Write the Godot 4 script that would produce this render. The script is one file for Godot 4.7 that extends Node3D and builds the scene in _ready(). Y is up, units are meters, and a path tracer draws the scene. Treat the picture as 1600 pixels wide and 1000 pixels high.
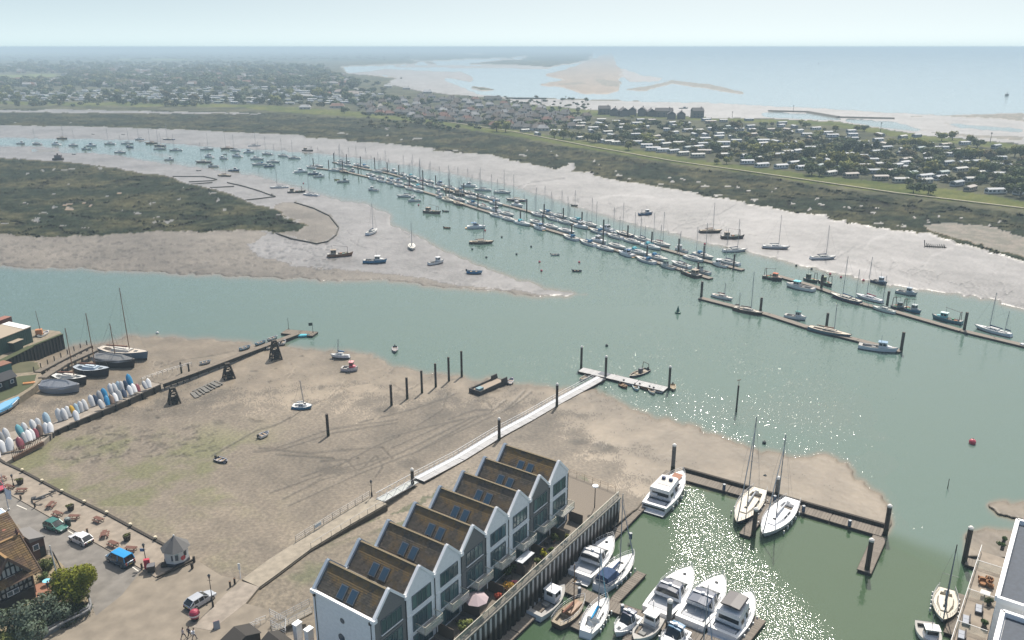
extends Node3D
# Harbour mouth at low tide, seen from the air. The layout was measured on the photograph (1600 x 1000): P() turns a measured point into a place on the ground.
const HC := 78.0
const FL := 1280.0
var sp := 0.0
var cp := 0.0
var names := {}
var mats := {}
var tex := {}
var rng := RandomNumberGenerator.new()
const ORD := ["first", "second", "third", "fourth", "fifth", "sixth", "seventh", "eighth", "ninth", "tenth", "eleventh", "twelfth", "thirteenth", "fourteenth", "fifteenth", "sixteenth", "seventeenth", "eighteenth", "nineteenth", "twentieth"]
const TENS := ["", "", "twenty", "thirty", "forty", "fifty", "sixty", "seventy", "eighty", "ninety"]
func ordw(n: int) -> String:
	if n < 20: return ORD[n]
	var k := n + 1
	if k >= 100: return "hundred and " + ordw(n - 100)
	if k % 10 == 0: return TENS[k / 10].trim_suffix("y") + "ieth"
	return TENS[k / 10] + "-" + ORD[k % 10 - 1]

class MB:
	var v := PackedVector3Array()
	var n := PackedVector3Array()
	var c := PackedColorArray()
	var ix := PackedInt32Array()
	var col := Color(1, 1, 1)
	func tri(a: Vector3, b: Vector3, d: Vector3) -> void:   # counter-clockwise seen from outside
		var nn := (b - a).cross(d - a).normalized()
		var k := v.size()
		v.append_array([a, b, d]); n.append_array([nn, nn, nn]); c.append_array([col, col, col]); ix.append_array([k, k + 2, k + 1])
	func quad(a: Vector3, b: Vector3, d: Vector3, e: Vector3) -> void:
		var nn := (d - a).cross(e - b).normalized()
		var k := v.size()
		v.append_array([a, b, d, e]); n.append_array([nn, nn, nn, nn]); c.append_array([col, col, col, col]); ix.append_array([k, k + 2, k + 1, k, k + 3, k + 2])
	func hexa(p: Array) -> MB:   # p: 4 bottom points counter-clockwise from above, then 4 top points
		quad(p[3], p[2], p[1], p[0]); quad(p[4], p[5], p[6], p[7])
		for i in 4:
			var j := (i + 1) % 4
			quad(p[i], p[j], p[j + 4], p[i + 4])
		return self
	func box(ce: Vector3, s: Vector3, b := Basis()) -> MB:
		var h := s / 2.0
		var p := []
		for y in [-h.y, h.y]:
			for q in [Vector2(-h.x, h.z), Vector2(h.x, h.z), Vector2(h.x, -h.z), Vector2(-h.x, -h.z)]:
				p.append(ce + b * Vector3(q.x, y, q.y))
		return hexa(p)
	func bar(a: Vector3, b: Vector3, w: float, h: float, up := Vector3.UP) -> MB:   # a box from a to b
		var d := (b - a).normalized()
		if absf(d.dot(up)) > 0.99: up = Vector3.RIGHT
		var s := d.cross(up).normalized()
		return box((a + b) / 2.0, Vector3(a.distance_to(b), h, w), Basis(d, s.cross(d), s))
	func tube(a: Vector3, b: Vector3, r: float, r2 := -1.0, k := 6, caps := true) -> MB:
		if r2 < 0.0: r2 = r
		var d := (b - a).normalized()
		var s := d.cross(Vector3.UP if absf(d.y) < 0.95 else Vector3.RIGHT).normalized()
		var t := d.cross(s)
		var o := v.size()
		for i in k:
			var an := TAU * i / k
			var u := s * cos(an) + t * sin(an)
			v.append(a + u * r); v.append(b + u * r2); n.append(u); n.append(u); c.append(col); c.append(col)
		for i in k:
			var p := o + i * 2
			var q := o + ((i + 1) % k) * 2
			ix.append_array([p, q + 1, q, p, p + 1, q + 1])
		if caps:
			for i in k:
				var a0 := TAU * i / k
				var a1 := TAU * (i + 1) / k
				var u0 := s * cos(a0) + t * sin(a0)
				var u1 := s * cos(a1) + t * sin(a1)
				tri(b, b + u0 * r2, b + u1 * r2)
				tri(a, a + u1 * r, a + u0 * r)
		return self
	func path(pts: Array, r: float, k := 5) -> MB:
		for i in pts.size() - 1: tube(pts[i], pts[i + 1], r, r, k, true)
		return self
	func lathe(prof: Array, k := 12, ce := Vector3.ZERO) -> MB:   # prof: Vector2(radius, height) from bottom to top
		for j in prof.size() - 1:
			for i in k:
				var a0 := TAU * i / k
				var a1 := TAU * (i + 1) / k
				var f := func(p: Vector2, a: float) -> Vector3: return ce + Vector3(p.x * cos(a), p.y, -p.x * sin(a))
				if prof[j + 1].x < 0.001: tri(f.call(prof[j], a0), f.call(prof[j], a1), f.call(prof[j + 1], a0))
				elif prof[j].x < 0.001: tri(f.call(prof[j], a0), f.call(prof[j + 1], a1), f.call(prof[j + 1], a0))
				else: quad(f.call(prof[j], a0), f.call(prof[j], a1), f.call(prof[j + 1], a1), f.call(prof[j + 1], a0))
		return self
	func grid(rows: Array, flip := false, smooth := true) -> MB:   # rows of equally many points; outside is rows x columns
		var nc: int = rows[0].size()
		if not smooth:
			for i in rows.size() - 1:
				for j in nc - 1:
					if flip: quad(rows[i][j], rows[i][j + 1], rows[i + 1][j + 1], rows[i + 1][j])
					else: quad(rows[i][j], rows[i + 1][j], rows[i + 1][j + 1], rows[i][j + 1])
			return self
		var o := v.size()
		var acc := PackedVector3Array()
		acc.resize(rows.size() * nc)
		for i in rows.size() - 1:
			for j in nc - 1:
				var a: Vector3 = rows[i][j]
				var q: Vector3 = (rows[i + 1][j + 1] - a).cross(rows[i][j + 1] - rows[i + 1][j])
				if flip: q = -q
				for k in [i * nc + j, i * nc + j + 1, (i + 1) * nc + j, (i + 1) * nc + j + 1]: acc[k] += q
				var k0 := o + i * nc + j
				if flip: ix.append_array([k0, k0 + nc + 1, k0 + 1, k0, k0 + nc, k0 + nc + 1])
				else: ix.append_array([k0, k0 + 1, k0 + nc + 1, k0, k0 + nc + 1, k0 + nc])
		for i in rows.size():
			for j in nc:
				v.append(rows[i][j]); n.append(acc[i * nc + j].normalized()); c.append(col)
		return self
	func prism(poly: Array, y0: float, y1: float, top := true) -> MB:   # poly: Vector2(x, z); straight walls between two heights
		var pp := PackedVector2Array(poly)
		if Geometry2D.is_polygon_clockwise(pp): pp.reverse()
		var m := pp.size()
		for i in m:
			var a := pp[i]
			var b := pp[(i + 1) % m]
			quad(Vector3(b.x, y0, b.y), Vector3(a.x, y0, a.y), Vector3(a.x, y1, a.y), Vector3(b.x, y1, b.y))
		if top:
			var t := Geometry2D.triangulate_polygon(pp)
			for i in range(0, t.size(), 3):
				var p0 := pp[t[i]]; var p1 := pp[t[i + 1]]; var p2 := pp[t[i + 2]]
				if (p1 - p0).cross(p2 - p0) > 0: var sw := p1; p1 = p2; p2 = sw
				tri(Vector3(p0.x, y1, p0.y), Vector3(p1.x, y1, p1.y), Vector3(p2.x, y1, p2.y))
		return self
	func join(o: MB, t := Transform3D()) -> MB:
		var k := v.size()
		for p in o.v: v.append(t * p)
		for p in o.n: n.append((t.basis * p).normalized())
		c.append_array(o.c)
		for i in o.ix: ix.append(i + k)
		return self
	func mesh() -> ArrayMesh:
		var a := []
		a.resize(Mesh.ARRAY_MAX)
		a[Mesh.ARRAY_VERTEX] = v; a[Mesh.ARRAY_NORMAL] = n; a[Mesh.ARRAY_COLOR] = c; a[Mesh.ARRAY_INDEX] = ix
		var m := ArrayMesh.new()
		m.add_surface_from_arrays(Mesh.PRIMITIVE_TRIANGLES, a)
		return m
	# a hull-like or cabin-like body: sections [x, y0, halfwidth0, y1, halfwidth1] along x
	func trunk(s: Array, round_top := 0.0, bottom := false) -> MB:
		for i in s.size() - 1:
			var a: Array = s[i]
			var b: Array = s[i + 1]
			for g in [1.0, -1.0]:
				var p0 := Vector3(a[0], a[1], a[2] * g); var p1 := Vector3(b[0], b[1], b[2] * g); var p2 := Vector3(b[0], b[3], b[4] * g); var p3 := Vector3(a[0], a[3], a[4] * g)
				var q3 := Vector3(a[0], a[3] + round_top * a[4], 0); var q2 := Vector3(b[0], b[3] + round_top * b[4], 0)
				if g > 0: quad(p0, p1, p2, p3); quad(p3, p2, q2, q3)
				else: quad(p1, p0, p3, p2); quad(p2, p3, q3, q2)
			if bottom: quad(Vector3(a[0], a[1], -a[2]), Vector3(b[0], b[1], -b[2]), Vector3(b[0], b[1], b[2]), Vector3(a[0], a[1], a[2]))
		for e in [0, s.size() - 1]:
			var a: Array = s[e]
			var p := [Vector3(a[0], a[1], a[2]), Vector3(a[0], a[3], a[4]), Vector3(a[0], a[3] + round_top * a[4], 0), Vector3(a[0], a[3], -a[4]), Vector3(a[0], a[1], -a[2])]
			if e > 0: p.reverse()
			for i in 3: tri(p[0], p[i + 1], p[i + 2])
		return self
	func tside(s: Array, i: int, g: float, xa: float, xb: float, ka: float, kb: float, out := 0.02) -> MB:   # a pane on the side of section i..i+1
		var a: Array = s[i]; var b: Array = s[i + 1]
		var f := func(t: float, k: float) -> Vector3:
			var lo := Vector3(lerpf(a[0], b[0], t), lerpf(a[1], b[1], t), lerpf(a[2], b[2], t) * g)
			var hi := Vector3(lerpf(a[0], b[0], t), lerpf(a[3], b[3], t), lerpf(a[4], b[4], t) * g)
			return lo.lerp(hi, k) + Vector3(0, 0, out * g)
		if g > 0: quad(f.call(xa, ka), f.call(xb, ka), f.call(xb, kb), f.call(xa, kb))
		else: quad(f.call(xb, ka), f.call(xa, ka), f.call(xa, kb), f.call(xb, kb))
		return self
	func ttop(s: Array, i: int, xa: float, xb: float, wa: float, wb: float, out := 0.02) -> MB:   # a pane on the top of section i..i+1
		var a: Array = s[i]; var b: Array = s[i + 1]
		var f := func(t: float, k: float) -> Vector3:
			var w := lerpf(a[4], b[4], t)
			return Vector3(lerpf(a[0], b[0], t), lerpf(a[3], b[3], t) + out, w * k)
		quad(f.call(xa, wb), f.call(xb, wb), f.call(xb, wa), f.call(xa, wa))
		return self

func P(px: float, py: float, h := 0.0) -> Vector3:
	var v := py - 500.0
	var k := (HC - h) / (FL * sp + v * cp)
	return Vector3((px - 800.0) * k, h, -(FL * cp - v * sp) * k)
func P2(px: float, py: float, h := 0.0) -> Vector2:
	var p := P(px, py, h)
	return Vector2(p.x, p.z)
func polyP(a: Array, h: float) -> Array:
	var r := []
	for i in range(0, a.size(), 2): r.append(P2(a[i], a[i + 1], h))
	return r
func yaw_of(d: Vector3) -> float: return atan2(-d.z, d.x)   # turns +x towards d
func L(r: float, g: float, b: float) -> Color: return Color(r, g, b).linear_to_srgb()

func grain(seed_: int, freq: float, lo: float, hi: float, size := 256, oct := 4) -> ImageTexture:
	var f := FastNoiseLite.new()
	f.seed = seed_; f.frequency = freq; f.fractal_octaves = oct
	var im := f.get_seamless_image(size, size)
	im.convert(Image.FORMAT_RGB8)
	for y in size:
		for x in size:
			var g := lerpf(lo, hi, im.get_pixel(x, y).r)
			im.set_pixel(x, y, Color(g, g, g))
	return ImageTexture.create_from_image(im)
func bumps(seed_: int, freq: float, size: int, strength: float, oct := 4, ridged := false) -> ImageTexture:
	var f := FastNoiseLite.new()
	f.seed = seed_; f.frequency = freq; f.fractal_octaves = oct
	if ridged: f.fractal_type = FastNoiseLite.FRACTAL_RIDGED
	var im := f.get_seamless_image(size, size)
	im.bump_map_to_normal_map(strength)
	return ImageTexture.create_from_image(im)
func mat(key: String, col: Color, rough := 0.8, metal := 0.0, grainy := "", scale := 1.0) -> StandardMaterial3D:
	if mats.has(key): return mats[key]
	var m := StandardMaterial3D.new()
	m.resource_name = key
	m.albedo_color = col; m.roughness = rough; m.metallic = metal
	if grainy != "":
		m.albedo_texture = tex[grainy]
		m.uv1_triplanar = true; m.uv1_world_triplanar = true; m.uv1_scale = Vector3.ONE * scale
	mats[key] = m
	return m
func vmat(key: String, rough := 0.8, grainy := "", scale := 1.0) -> StandardMaterial3D:
	var m := mat(key, Color.WHITE, rough, 0.0, grainy, scale)
	m.vertex_color_use_as_albedo = true
	return m

func numbered(s: String) -> String:
	if not names.has(s):
		names[s] = 0
		return s
	names[s] += 1
	return "%s_%03d" % [s, names[s]]
func tag(o: Node3D, label: String, cat: String, group := "") -> Node3D:
	if label != "": o.set_meta("label", label)
	if cat != "": o.set_meta("category", cat)
	if group != "": o.set_meta("group", group)
	return o
func thing(called: String, label: String, cat: String, at := Vector3.ZERO, turn := 0.0, group := "") -> Node3D:
	var o := Node3D.new()
	o.name = numbered(called)
	o.position = at; o.rotation.y = turn
	add_child(o)
	return tag(o, label, cat, group)
func part(o: Node3D, called: String, mb: Variant, m: Material) -> MeshInstance3D:
	var i := MeshInstance3D.new()
	i.name = called
	i.mesh = mb.mesh() if mb is MB else mb
	i.material_override = m
	o.add_child(i, true)
	return i
func single(called: String, mb: Variant, m: Material, label: String, cat: String, at := Vector3.ZERO, turn := 0.0, group := "") -> MeshInstance3D:
	var i := MeshInstance3D.new()
	i.name = numbered(called)
	i.mesh = mb.mesh() if mb is MB else mb
	i.material_override = m
	i.position = at; i.rotation.y = turn
	add_child(i)
	tag(i, label, cat, group)
	return i
func struct(called: String, mb: Variant, m: Material, kind := "structure") -> MeshInstance3D:
	var i := MeshInstance3D.new()
	i.name = numbered(called)
	i.mesh = mb.mesh() if mb is MB else mb
	i.material_override = m
	i.set_meta("kind", kind)
	add_child(i)
	return i
func dup(o: Node3D, called: String, at: Vector3, turn: float, label: String, group := "") -> Node3D:
	var r: Node3D = o.duplicate()
	r.name = numbered(called)
	add_child(r)
	r.position = at; r.rotation.y = turn
	tag(r, label, "", group)
	return r

func _ready() -> void:
	sp = sin(atan2(427.0, FL)); cp = cos(atan2(427.0, FL))
	rng.seed = 7
	setup_view()
	setup_textures()
	build_ground()
	build_near_structures()
	build_town()
	build_boats()
	build_details()

func setup_view() -> void:
	var cam := Camera3D.new()
	cam.name = "camera"
	cam.position = Vector3(0, HC, 0)
	cam.rotation = Vector3(-atan2(427.0, FL), 0, 0)
	cam.fov = rad_to_deg(2.0 * atan(500.0 / FL))
	cam.near = 1.0; cam.far = 120000.0
	add_child(cam); cam.current = true
	var e := Environment.new()
	e.background_mode = Environment.BG_SKY
	e.tonemap_mode = Environment.TONE_MAPPER_LINEAR
	e.tonemap_exposure = EXPOSURE
	e.sdfgi_enabled = true; e.ssao_enabled = true; e.ssil_enabled = true
	var s := ProceduralSkyMaterial.new()
	s.sky_top_color = L(0.09, 0.17, 0.32)
	s.sky_horizon_color = L(0.64, 0.765, 0.785)
	s.sky_curve = 0.10
	s.ground_horizon_color = L(0.56, 0.72, 0.76); s.ground_bottom_color = L(0.2, 0.25, 0.25)
	s.sun_angle_max = 70.0; s.sun_curve = 0.78
	e.sky = Sky.new(); e.sky.sky_material = s
	e.background_energy_multiplier = 1.0
	e.fog_enabled = true; e.fog_density = FOG; e.fog_light_color = L(0.66, 0.85, 0.98)
	var w := WorldEnvironment.new()
	w.name = "world"; w.environment = e
	add_child(w)
	var sun := DirectionalLight3D.new()
	sun.name = "sun"
	sun.light_energy = 1.6; sun.light_color = L(1.0, 0.93, 0.84); sun.light_angular_distance = 0.5
	sun.shadow_enabled = true
	var az := deg_to_rad(18.5); var el := deg_to_rad(54.0)
	var to := Vector3(sin(az) * cos(el), sin(el), -cos(az) * cos(el))   # towards the sun
	sun.basis = Basis.looking_at(-to, Vector3.UP)
	add_child(sun)
const EXPOSURE := 1.24
const FOG := 0.00026

func setup_textures() -> void:
	tex.fine = grain(3, 0.05, 0.72, 1.0)
	tex.blotch = grain(5, 0.015, 0.82, 1.0)
	tex.streak = grain(9, 0.03, 0.92, 1.0)
	tex.mud_n = bumps(11, 0.02, 512, 5.0, 5)
	tex.wave_n = bumps(21, 0.22, 1024, 1.3, 2)
# ---------------------------------------------------------------- ground and water
const CX0 := -300
const CY0 := 72
const CW := 2200
const CH := 1078
var cmap := PackedByteArray()
var pmap := PackedFloat32Array()   # stains and tracks on the mud, as a factor of the base colour
enum {WATER, MUD, BEACH, MARSH, LAND, SAND, GRASS, FIELD, SHINGLE, TARMAC, BROWN, DARKWATER}

func fill(cls: int, a: Array) -> void:
	var n := a.size() / 2
	var y0 := 1e9; var y1 := -1e9
	for i in n:
		y0 = minf(y0, a[i * 2 + 1]); y1 = maxf(y1, a[i * 2 + 1])
	for y in range(maxi(CY0, floori(y0)), mini(CY0 + CH - 1, ceili(y1)) + 1):
		var xs := PackedFloat32Array()
		var fy := y + 0.5
		for i in n:
			var j := (i + 1) % n
			var ay: float = a[i * 2 + 1]; var by: float = a[j * 2 + 1]
			if (ay <= fy) != (by <= fy):
				xs.append(lerpf(a[i * 2], a[j * 2], (fy - ay) / (by - ay)))
		xs.sort()
		var row := (y - CY0) * CW
		for k in range(0, xs.size() - 1, 2):
			for x in range(maxi(0, roundi(xs[k]) - CX0), mini(CW, roundi(xs[k + 1]) - CX0)): cmap[row + x] = cls
func stroke(a: Array, w: float, f: float) -> void:
	for i in range(0, a.size() - 2, 2):
		var p := Vector2(a[i], a[i + 1]); var q := Vector2(a[i + 2], a[i + 3])
		var steps := maxi(1, int(p.distance_to(q)))
		for s in steps:
			var o := p.lerp(q, float(s) / steps)
			for y in range(floori(o.y - w), ceili(o.y + w) + 1):
				for x in range(floori(o.x - w), ceili(o.x + w) + 1):
					if y < CY0 or y >= CY0 + CH or x < CX0 or x >= CX0 + CW: continue
					var d := Vector2(x, y).distance_to(o)
					if d < w:
						var k := (y - CY0) * CW + x - CX0
						pmap[k] = minf(pmap[k], lerpf(f, 1.0, d / w)) if f < 1.0 else maxf(pmap[k], lerpf(f, 1.0, d / w))
func blob(x: float, y: float, rx: float, ry: float, f: float) -> void:
	for yy in range(int(y - ry), int(y + ry) + 1):
		for xx in range(int(x - rx), int(x + rx) + 1):
			var d := Vector2((xx - x) / rx, (yy - y) / ry).length()
			if d < 1.0 and yy >= CY0 and yy < CY0 + CH and xx >= CX0 and xx < CX0 + CW:
				var k := (yy - CY0) * CW + xx - CX0
				pmap[k] = minf(pmap[k], lerpf(f, 1.0, smoothstep(0.4, 1.0, d))) if f < 1.0 else maxf(pmap[k], lerpf(f, 1.0, smoothstep(0.3, 1.0, d)))

func draw_map() -> void:
	cmap.resize(CW * CH); cmap.fill(LAND)
	pmap.resize(CW * CH); pmap.fill(1.0)
	# far sea, estuary, spits
	fill(WATER, [930, 79, 1000, 75, 2100, 72, 2100, 232, 1600, 178, 1475, 180, 1387, 176, 1300, 170, 1200, 165, 1100, 162, 900, 155, 700, 132, 542, 115, 532, 104, 640, 100, 655, 98, 640, 94, 662, 96, 675, 100, 800, 102, 857, 105, 920, 95])
	fill(MUD, [542, 115, 600, 108, 720, 112, 742, 122, 735, 135, 760, 146, 800, 156, 725, 150, 662, 144, 605, 132, 620, 121])
	fill(MUD, [560, 104, 660, 102, 800, 103, 857, 105, 862, 109, 760, 108, 640, 107])
	fill(SAND, [955, 82, 925, 94, 890, 108, 850, 118, 885, 126, 840, 133, 882, 137, 910, 147, 950, 147, 970, 141, 962, 130, 975, 116, 962, 100, 960, 90]); fill(BROWN, [970, 141, 1012, 136, 1050, 126, 1112, 133, 1165, 146, 1160, 148, 1100, 138, 1050, 131, 1010, 142])
	fill(BROWN, [868, 131, 910, 128, 912, 132, 880, 133.5]); fill(BROWN, [930, 124, 975, 128, 965, 137, 940, 133])
	fill(MUD, [975, 106, 1005, 118, 1040, 122, 1030, 128, 985, 130, 970, 118])
	fill(WATER, [690, 122, 740, 130, 735, 140, 800, 142, 837, 136, 860, 137, 905, 148, 950, 149, 1160, 149, 1240, 150, 1300, 168, 1200, 163, 1090, 158, 940, 157, 800, 154, 745, 146, 720, 135])
	fill(WATER, [662, 96, 740, 92, 790, 91, 800, 94, 745, 99, 690, 101]); fill(WATER, [730, 84, 760, 84, 750, 86, 732, 86]); fill(WATER, [798, 90, 824, 88, 815, 94, 800, 94])
	fill(MUD, [800, 155, 950, 158, 1100, 160, 1200, 165, 1300, 170, 1387, 176, 1475, 180, 1600, 177, 2100, 232, 2100, 300, 1600, 226, 1450, 213, 1375, 203, 1312, 191, 1200, 186, 1112, 185, 932, 173, 800, 161])
	fill(WATER, [1190, 177, 1262, 178, 1318, 187, 1310, 189, 1200, 185]); fill(WATER, [1325, 187, 1400, 192, 1445, 205, 1430, 205, 1370, 200, 1322, 191])
	fill(BROWN, [1400, 183, 1480, 182, 1560, 186, 1600, 190, 1600, 178, 1540, 180]); fill(BROWN, [1450, 207, 1530, 212, 1600, 214, 1600, 220, 1480, 213])
	fill(WATER, [1475, 193, 1600, 203, 1600, 207, 1500, 200])
	fill(GRASS, [785, 161, 932, 173, 1112, 185, 1200, 187, 1312, 191, 1450, 213, 1600, 227, 2100, 300, 2100, 325, 1600, 234, 1440, 221, 1300, 197, 1200, 193, 1000, 184, 930, 182, 790, 167])
	fill(FIELD, [-300, 117, 0, 117, 85, 116, 95, 119, 60, 124, 0, 125, -300, 126]); fill(FIELD, [-300, 84, 60, 82, 130, 85, 80, 87, -300, 90]); fill(FIELD, [180, 92, 300, 92, 290, 95, 190, 95]); fill(FIELD, [-300, 78, 300, 77, 420, 80, 0, 81])
	fill(GRASS, [-300, 165, 0, 163, 130, 166, 380, 168, 410, 173, 550, 183, 650, 190, 800, 213, 925, 235, 1050, 255, 1200, 275, 1275, 288, 1400, 303, 1475, 313, 1600, 328, 2100, 410, 2100, 380, 1600, 315, 1500, 297, 1400, 288, 1250, 270, 1100, 252, 950, 226, 800, 203, 690, 190, 560, 175, 420, 165, 200, 160, -300, 158])
	# marsh and mud of the far bank
	fill(MARSH, [-300, 171, 0, 171, 130, 173, 400, 176, 550, 186, 650, 193, 800, 216, 925, 238, 1050, 258, 1200, 278, 1275, 293, 1400, 309, 1475, 319, 1600, 336, 2100, 420, 2100, 560, 1600, 420, 1600, 500, 1000, 400, 800, 260, 600, 230, 400, 212, 0, 200, -300, 196])
	fill(MUD, [-300, 174, 0, 173, 120, 172, 210, 174, 380, 177, 420, 179, 300, 178, 160, 177, 0, 176])
	fill(MUD, [-300, 192, 0, 197, 112, 198, 225, 201, 300, 204, 400, 209, 475, 212, 480, 216, 537, 219, 550, 222, 585, 224, 625, 227, 675, 232, 682, 237, 762, 242, 800, 252, 830, 257, 872, 266, 892, 255, 900, 256, 895, 269, 925, 270, 930, 276, 987, 286, 1030, 292, 1087, 302, 1100, 309, 1137, 311, 1155, 316, 1200, 324, 1242, 334, 1292, 335, 1295, 342, 1340, 352, 1417, 362, 1452, 365, 1500, 381, 1562, 398, 1600, 409, 2100, 525, 2100, 700, 1000, 470, 600, 300, 400, 260, -300, 240])
	fill(BROWN, [1445, 352, 1470, 350, 1512, 351, 1560, 358, 1600, 372, 2100, 470, 2100, 525, 1600, 402, 1562, 392, 1500, 374, 1452, 362])
	# river
	fill(WATER, [-300, 214, 0, 217, 200, 219, 250, 224, 325, 231, 400, 235, 482, 240, 550, 247, 605, 255, 650, 262, 725, 277, 800, 292, 875, 315, 925, 332, 975, 347, 1050, 365, 1100, 381, 1162, 392, 1200, 403, 1300, 426, 1340, 435, 1387, 447, 1440, 454, 1500, 462, 1550, 470, 1600, 485, 2100, 640, 2100, 1150, -300, 1150])
	fill(MUD, [-300, 228, 0, 228, 90, 230, 130, 233, 100, 235, 0, 236, -300, 238]); fill(MUD, [150, 232, 200, 233, 240, 235, 200, 236]); fill(MUD, [215, 240, 260, 242, 285, 245, 250, 245])
	# island
	fill(MUD, [-300, 232, 0, 235, 100, 238, 160, 240, 205, 246, 262, 256, 325, 263, 400, 275, 475, 295, 525, 312, 575, 320, 608, 335, 614, 352, 650, 367, 675, 382, 700, 395, 750, 416, 800, 434, 857, 452, 925, 462, 875, 464, 837, 466, 800, 455, 700, 450, 625, 440, 600, 437, 525, 439, 475, 435, 400, 433, 250, 426, 125, 420, 75, 419, 0, 417, -300, 408])
	fill(BEACH, [-300, 360, 0, 366, 75, 372, 175, 367, 250, 362, 400, 360, 420, 366, 385, 385, 400, 400, 470, 418, 560, 424, 650, 434, 720, 448, 800, 454, 860, 464, 837, 466, 800, 457, 700, 451, 625, 441, 600, 438, 525, 440, 475, 436, 400, 434, 250, 427, 125, 421, 75, 420, 0, 418, -300, 410])
	fill(BEACH, [430, 320, 460, 316, 515, 337, 529, 355, 525, 367, 512, 377, 495, 380, 457, 372, 430, 362])
	fill(MARSH, [-300, 246, 0, 247, 120, 255, 150, 260, 187, 264, 212, 270, 262, 276, 292, 287, 337, 297, 372, 309, 400, 321, 430, 327, 455, 345, 482, 352, 467, 362, 430, 364, 400, 361, 250, 362, 175, 367, 75, 372, 37, 369, 0, 367, -300, 361])
	for q in [[110, 264, 14, 2.5], [101, 267, 6, 2], [82, 265, 6, 1.4], [66, 268, 8, 1.2], [44, 273, 3, 2], [8, 350, 16, 2], [68, 333, 10, 4], [85, 324, 8, 3], [57, 345, 7, 5], [95, 354, 10, 2.5], [165, 307, 7, 2], [238, 319, 8, 3.5], [262, 347, 16, 4], [242, 348, 9, 2.5], [245, 340, 7, 1.5], [214, 333, 8, 2], [193, 329, 6, 1.5], [82, 304, 5, 1.3], [137, 357, 11, 1.4], [282, 312, 6, 3], [340, 313, 6, 3], [330, 303, 6, 1.5], [350, 328, 12, 1.5], [274, 334, 5, 1.3], [40, 318, 5, 1.5], [103, 289, 4, 1.2], [283, 295, 3, 1.4], [447, 341, 8, 3], [462, 347, 9, 4], [437, 336, 6, 2], [158, 264, 10, 1.6], [390, 303, 8, 2]]:
		fill(DARKWATER, ell(q))
	for q in [[188, 304, 11, 2.5], [112, 327, 17, 4], [106, 321, 10, 2], [143, 322, 7, 1.5], [128, 317, 9, 1.2]]: fill(SAND, ell(q))
	for q in [[535, 209, 8, 1.6], [605, 202, 4, 2], [628, 219, 8, 1.5], [650, 218, 12, 2.5], [605, 212, 5, 1.2], [708, 236, 10, 1.6], [860, 238, 3, 2.5], [869, 244, 3, 1.8], [826, 236, 4, 1], [815, 243, 14, 1.6], [926, 252, 2, 3], [934, 258, 2, 3], [962, 269, 4, 2], [967, 274, 8, 2], [982, 280, 6, 1.5], [1048, 279, 4, 1.5], [1050, 285, 5, 1.5], [1068, 281, 6, 1.3], [1090, 286, 6, 1.5], [1105, 291, 10, 2], [1135, 292, 10, 1.6], [1032, 289, 8, 2], [1152, 294, 6, 1.5], [1170, 299, 11, 2], [1120, 306, 14, 3.5], [1180, 313, 12, 3.5], [1214, 296, 6, 2], [1204, 301, 5, 1.3], [1237, 319, 5, 2.5], [1283, 320, 7, 2], [1276, 311, 4, 1.5], [1325, 325, 8, 2], [1346, 323, 5, 2], [1313, 318, 3, 1.3], [1365, 334, 14, 2.5], [1368, 327, 6, 1.3], [1430, 340, 4, 2.5], [1467, 340, 4, 3], [1504, 341, 4, 2], [1450, 346, 4, 1.5], [1561, 347, 5, 1.8], [1545, 352, 5, 1.5], [1320, 344, 14, 2.5], [1370, 350, 16, 1.5], [1410, 354, 14, 1.3], [1265, 328, 5, 2.5], [150, 188, 12, 1], [265, 191, 8, 0.8], [20, 193, 10, 1], [110, 192, 10, 0.8]]: fill(DARKWATER, ell(q))
	# near shore
	fill(BEACH, [-300, 560, 0, 570, 95, 548, 120, 540, 172, 535, 190, 527, 212, 525, 320, 530, 370, 534, 460, 543, 500, 548, 560, 550, 585, 555, 612, 573, 670, 583, 720, 587, 740, 596, 765, 592, 800, 600, 870, 607, 930, 609, 985, 638, 1030, 654, 1072, 662, 1120, 682, 1154, 693, 1190, 706, 1240, 714, 1290, 711, 1324, 724, 1336, 744, 1360, 762, 1388, 785, 1395, 820, 1385, 838, 1200, 790, 1070, 752, 1000, 795, 962, 826, 900, 866, 700, 1020, 620, 1150, -300, 1150])
	fill(BEACH, [1540, 788, 1565, 783, 1610, 786, 1700, 800, 1700, 815, 1600, 815, 1560, 806]); fill(BEACH, [1508, 835, 1540, 826, 1600, 832, 1700, 850, 1700, 880, 1510, 872])
	# land behind the quays
	fill(LAND, [-300, 590, -20, 575, 0, 560, 20, 560, 60, 570, 70, 585, 45, 605, 0, 640, -300, 760])
	fill(SHINGLE, [380, 940, 470, 865, 560, 820, 620, 800, 700, 760, 800, 690, 900, 720, 950, 800, 880, 870, 620, 1080, 600, 1150, 300, 1150])
	fill(BEACH, [520, 850, 560, 825, 605, 805, 640, 800, 700, 762, 800, 690, 860, 680, 930, 740, 800, 760])
	fill(TARMAC, [-300, 560, 0, 725, 60, 757, 130, 795, 205, 835, 258, 860, 310, 895, 345, 903, 380, 940, 330, 1000, 300, 1150, -300, 1150])
	draw_marks()
func ell(q: Array) -> Array:
	var r := []
	var ph := rng.randf() * TAU
	for i in 14:
		var a := TAU * i / 14.0
		var k := 0.75 + 0.25 * sin(a * 3.0 + ph) + 0.15 * sin(a * 5.0 + ph * 2.0)
		r.append(q[0] + q[2] * cos(a) * k * 0.8); r.append(q[1] + q[3] * sin(a) * k * 0.7)
	return r
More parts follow.
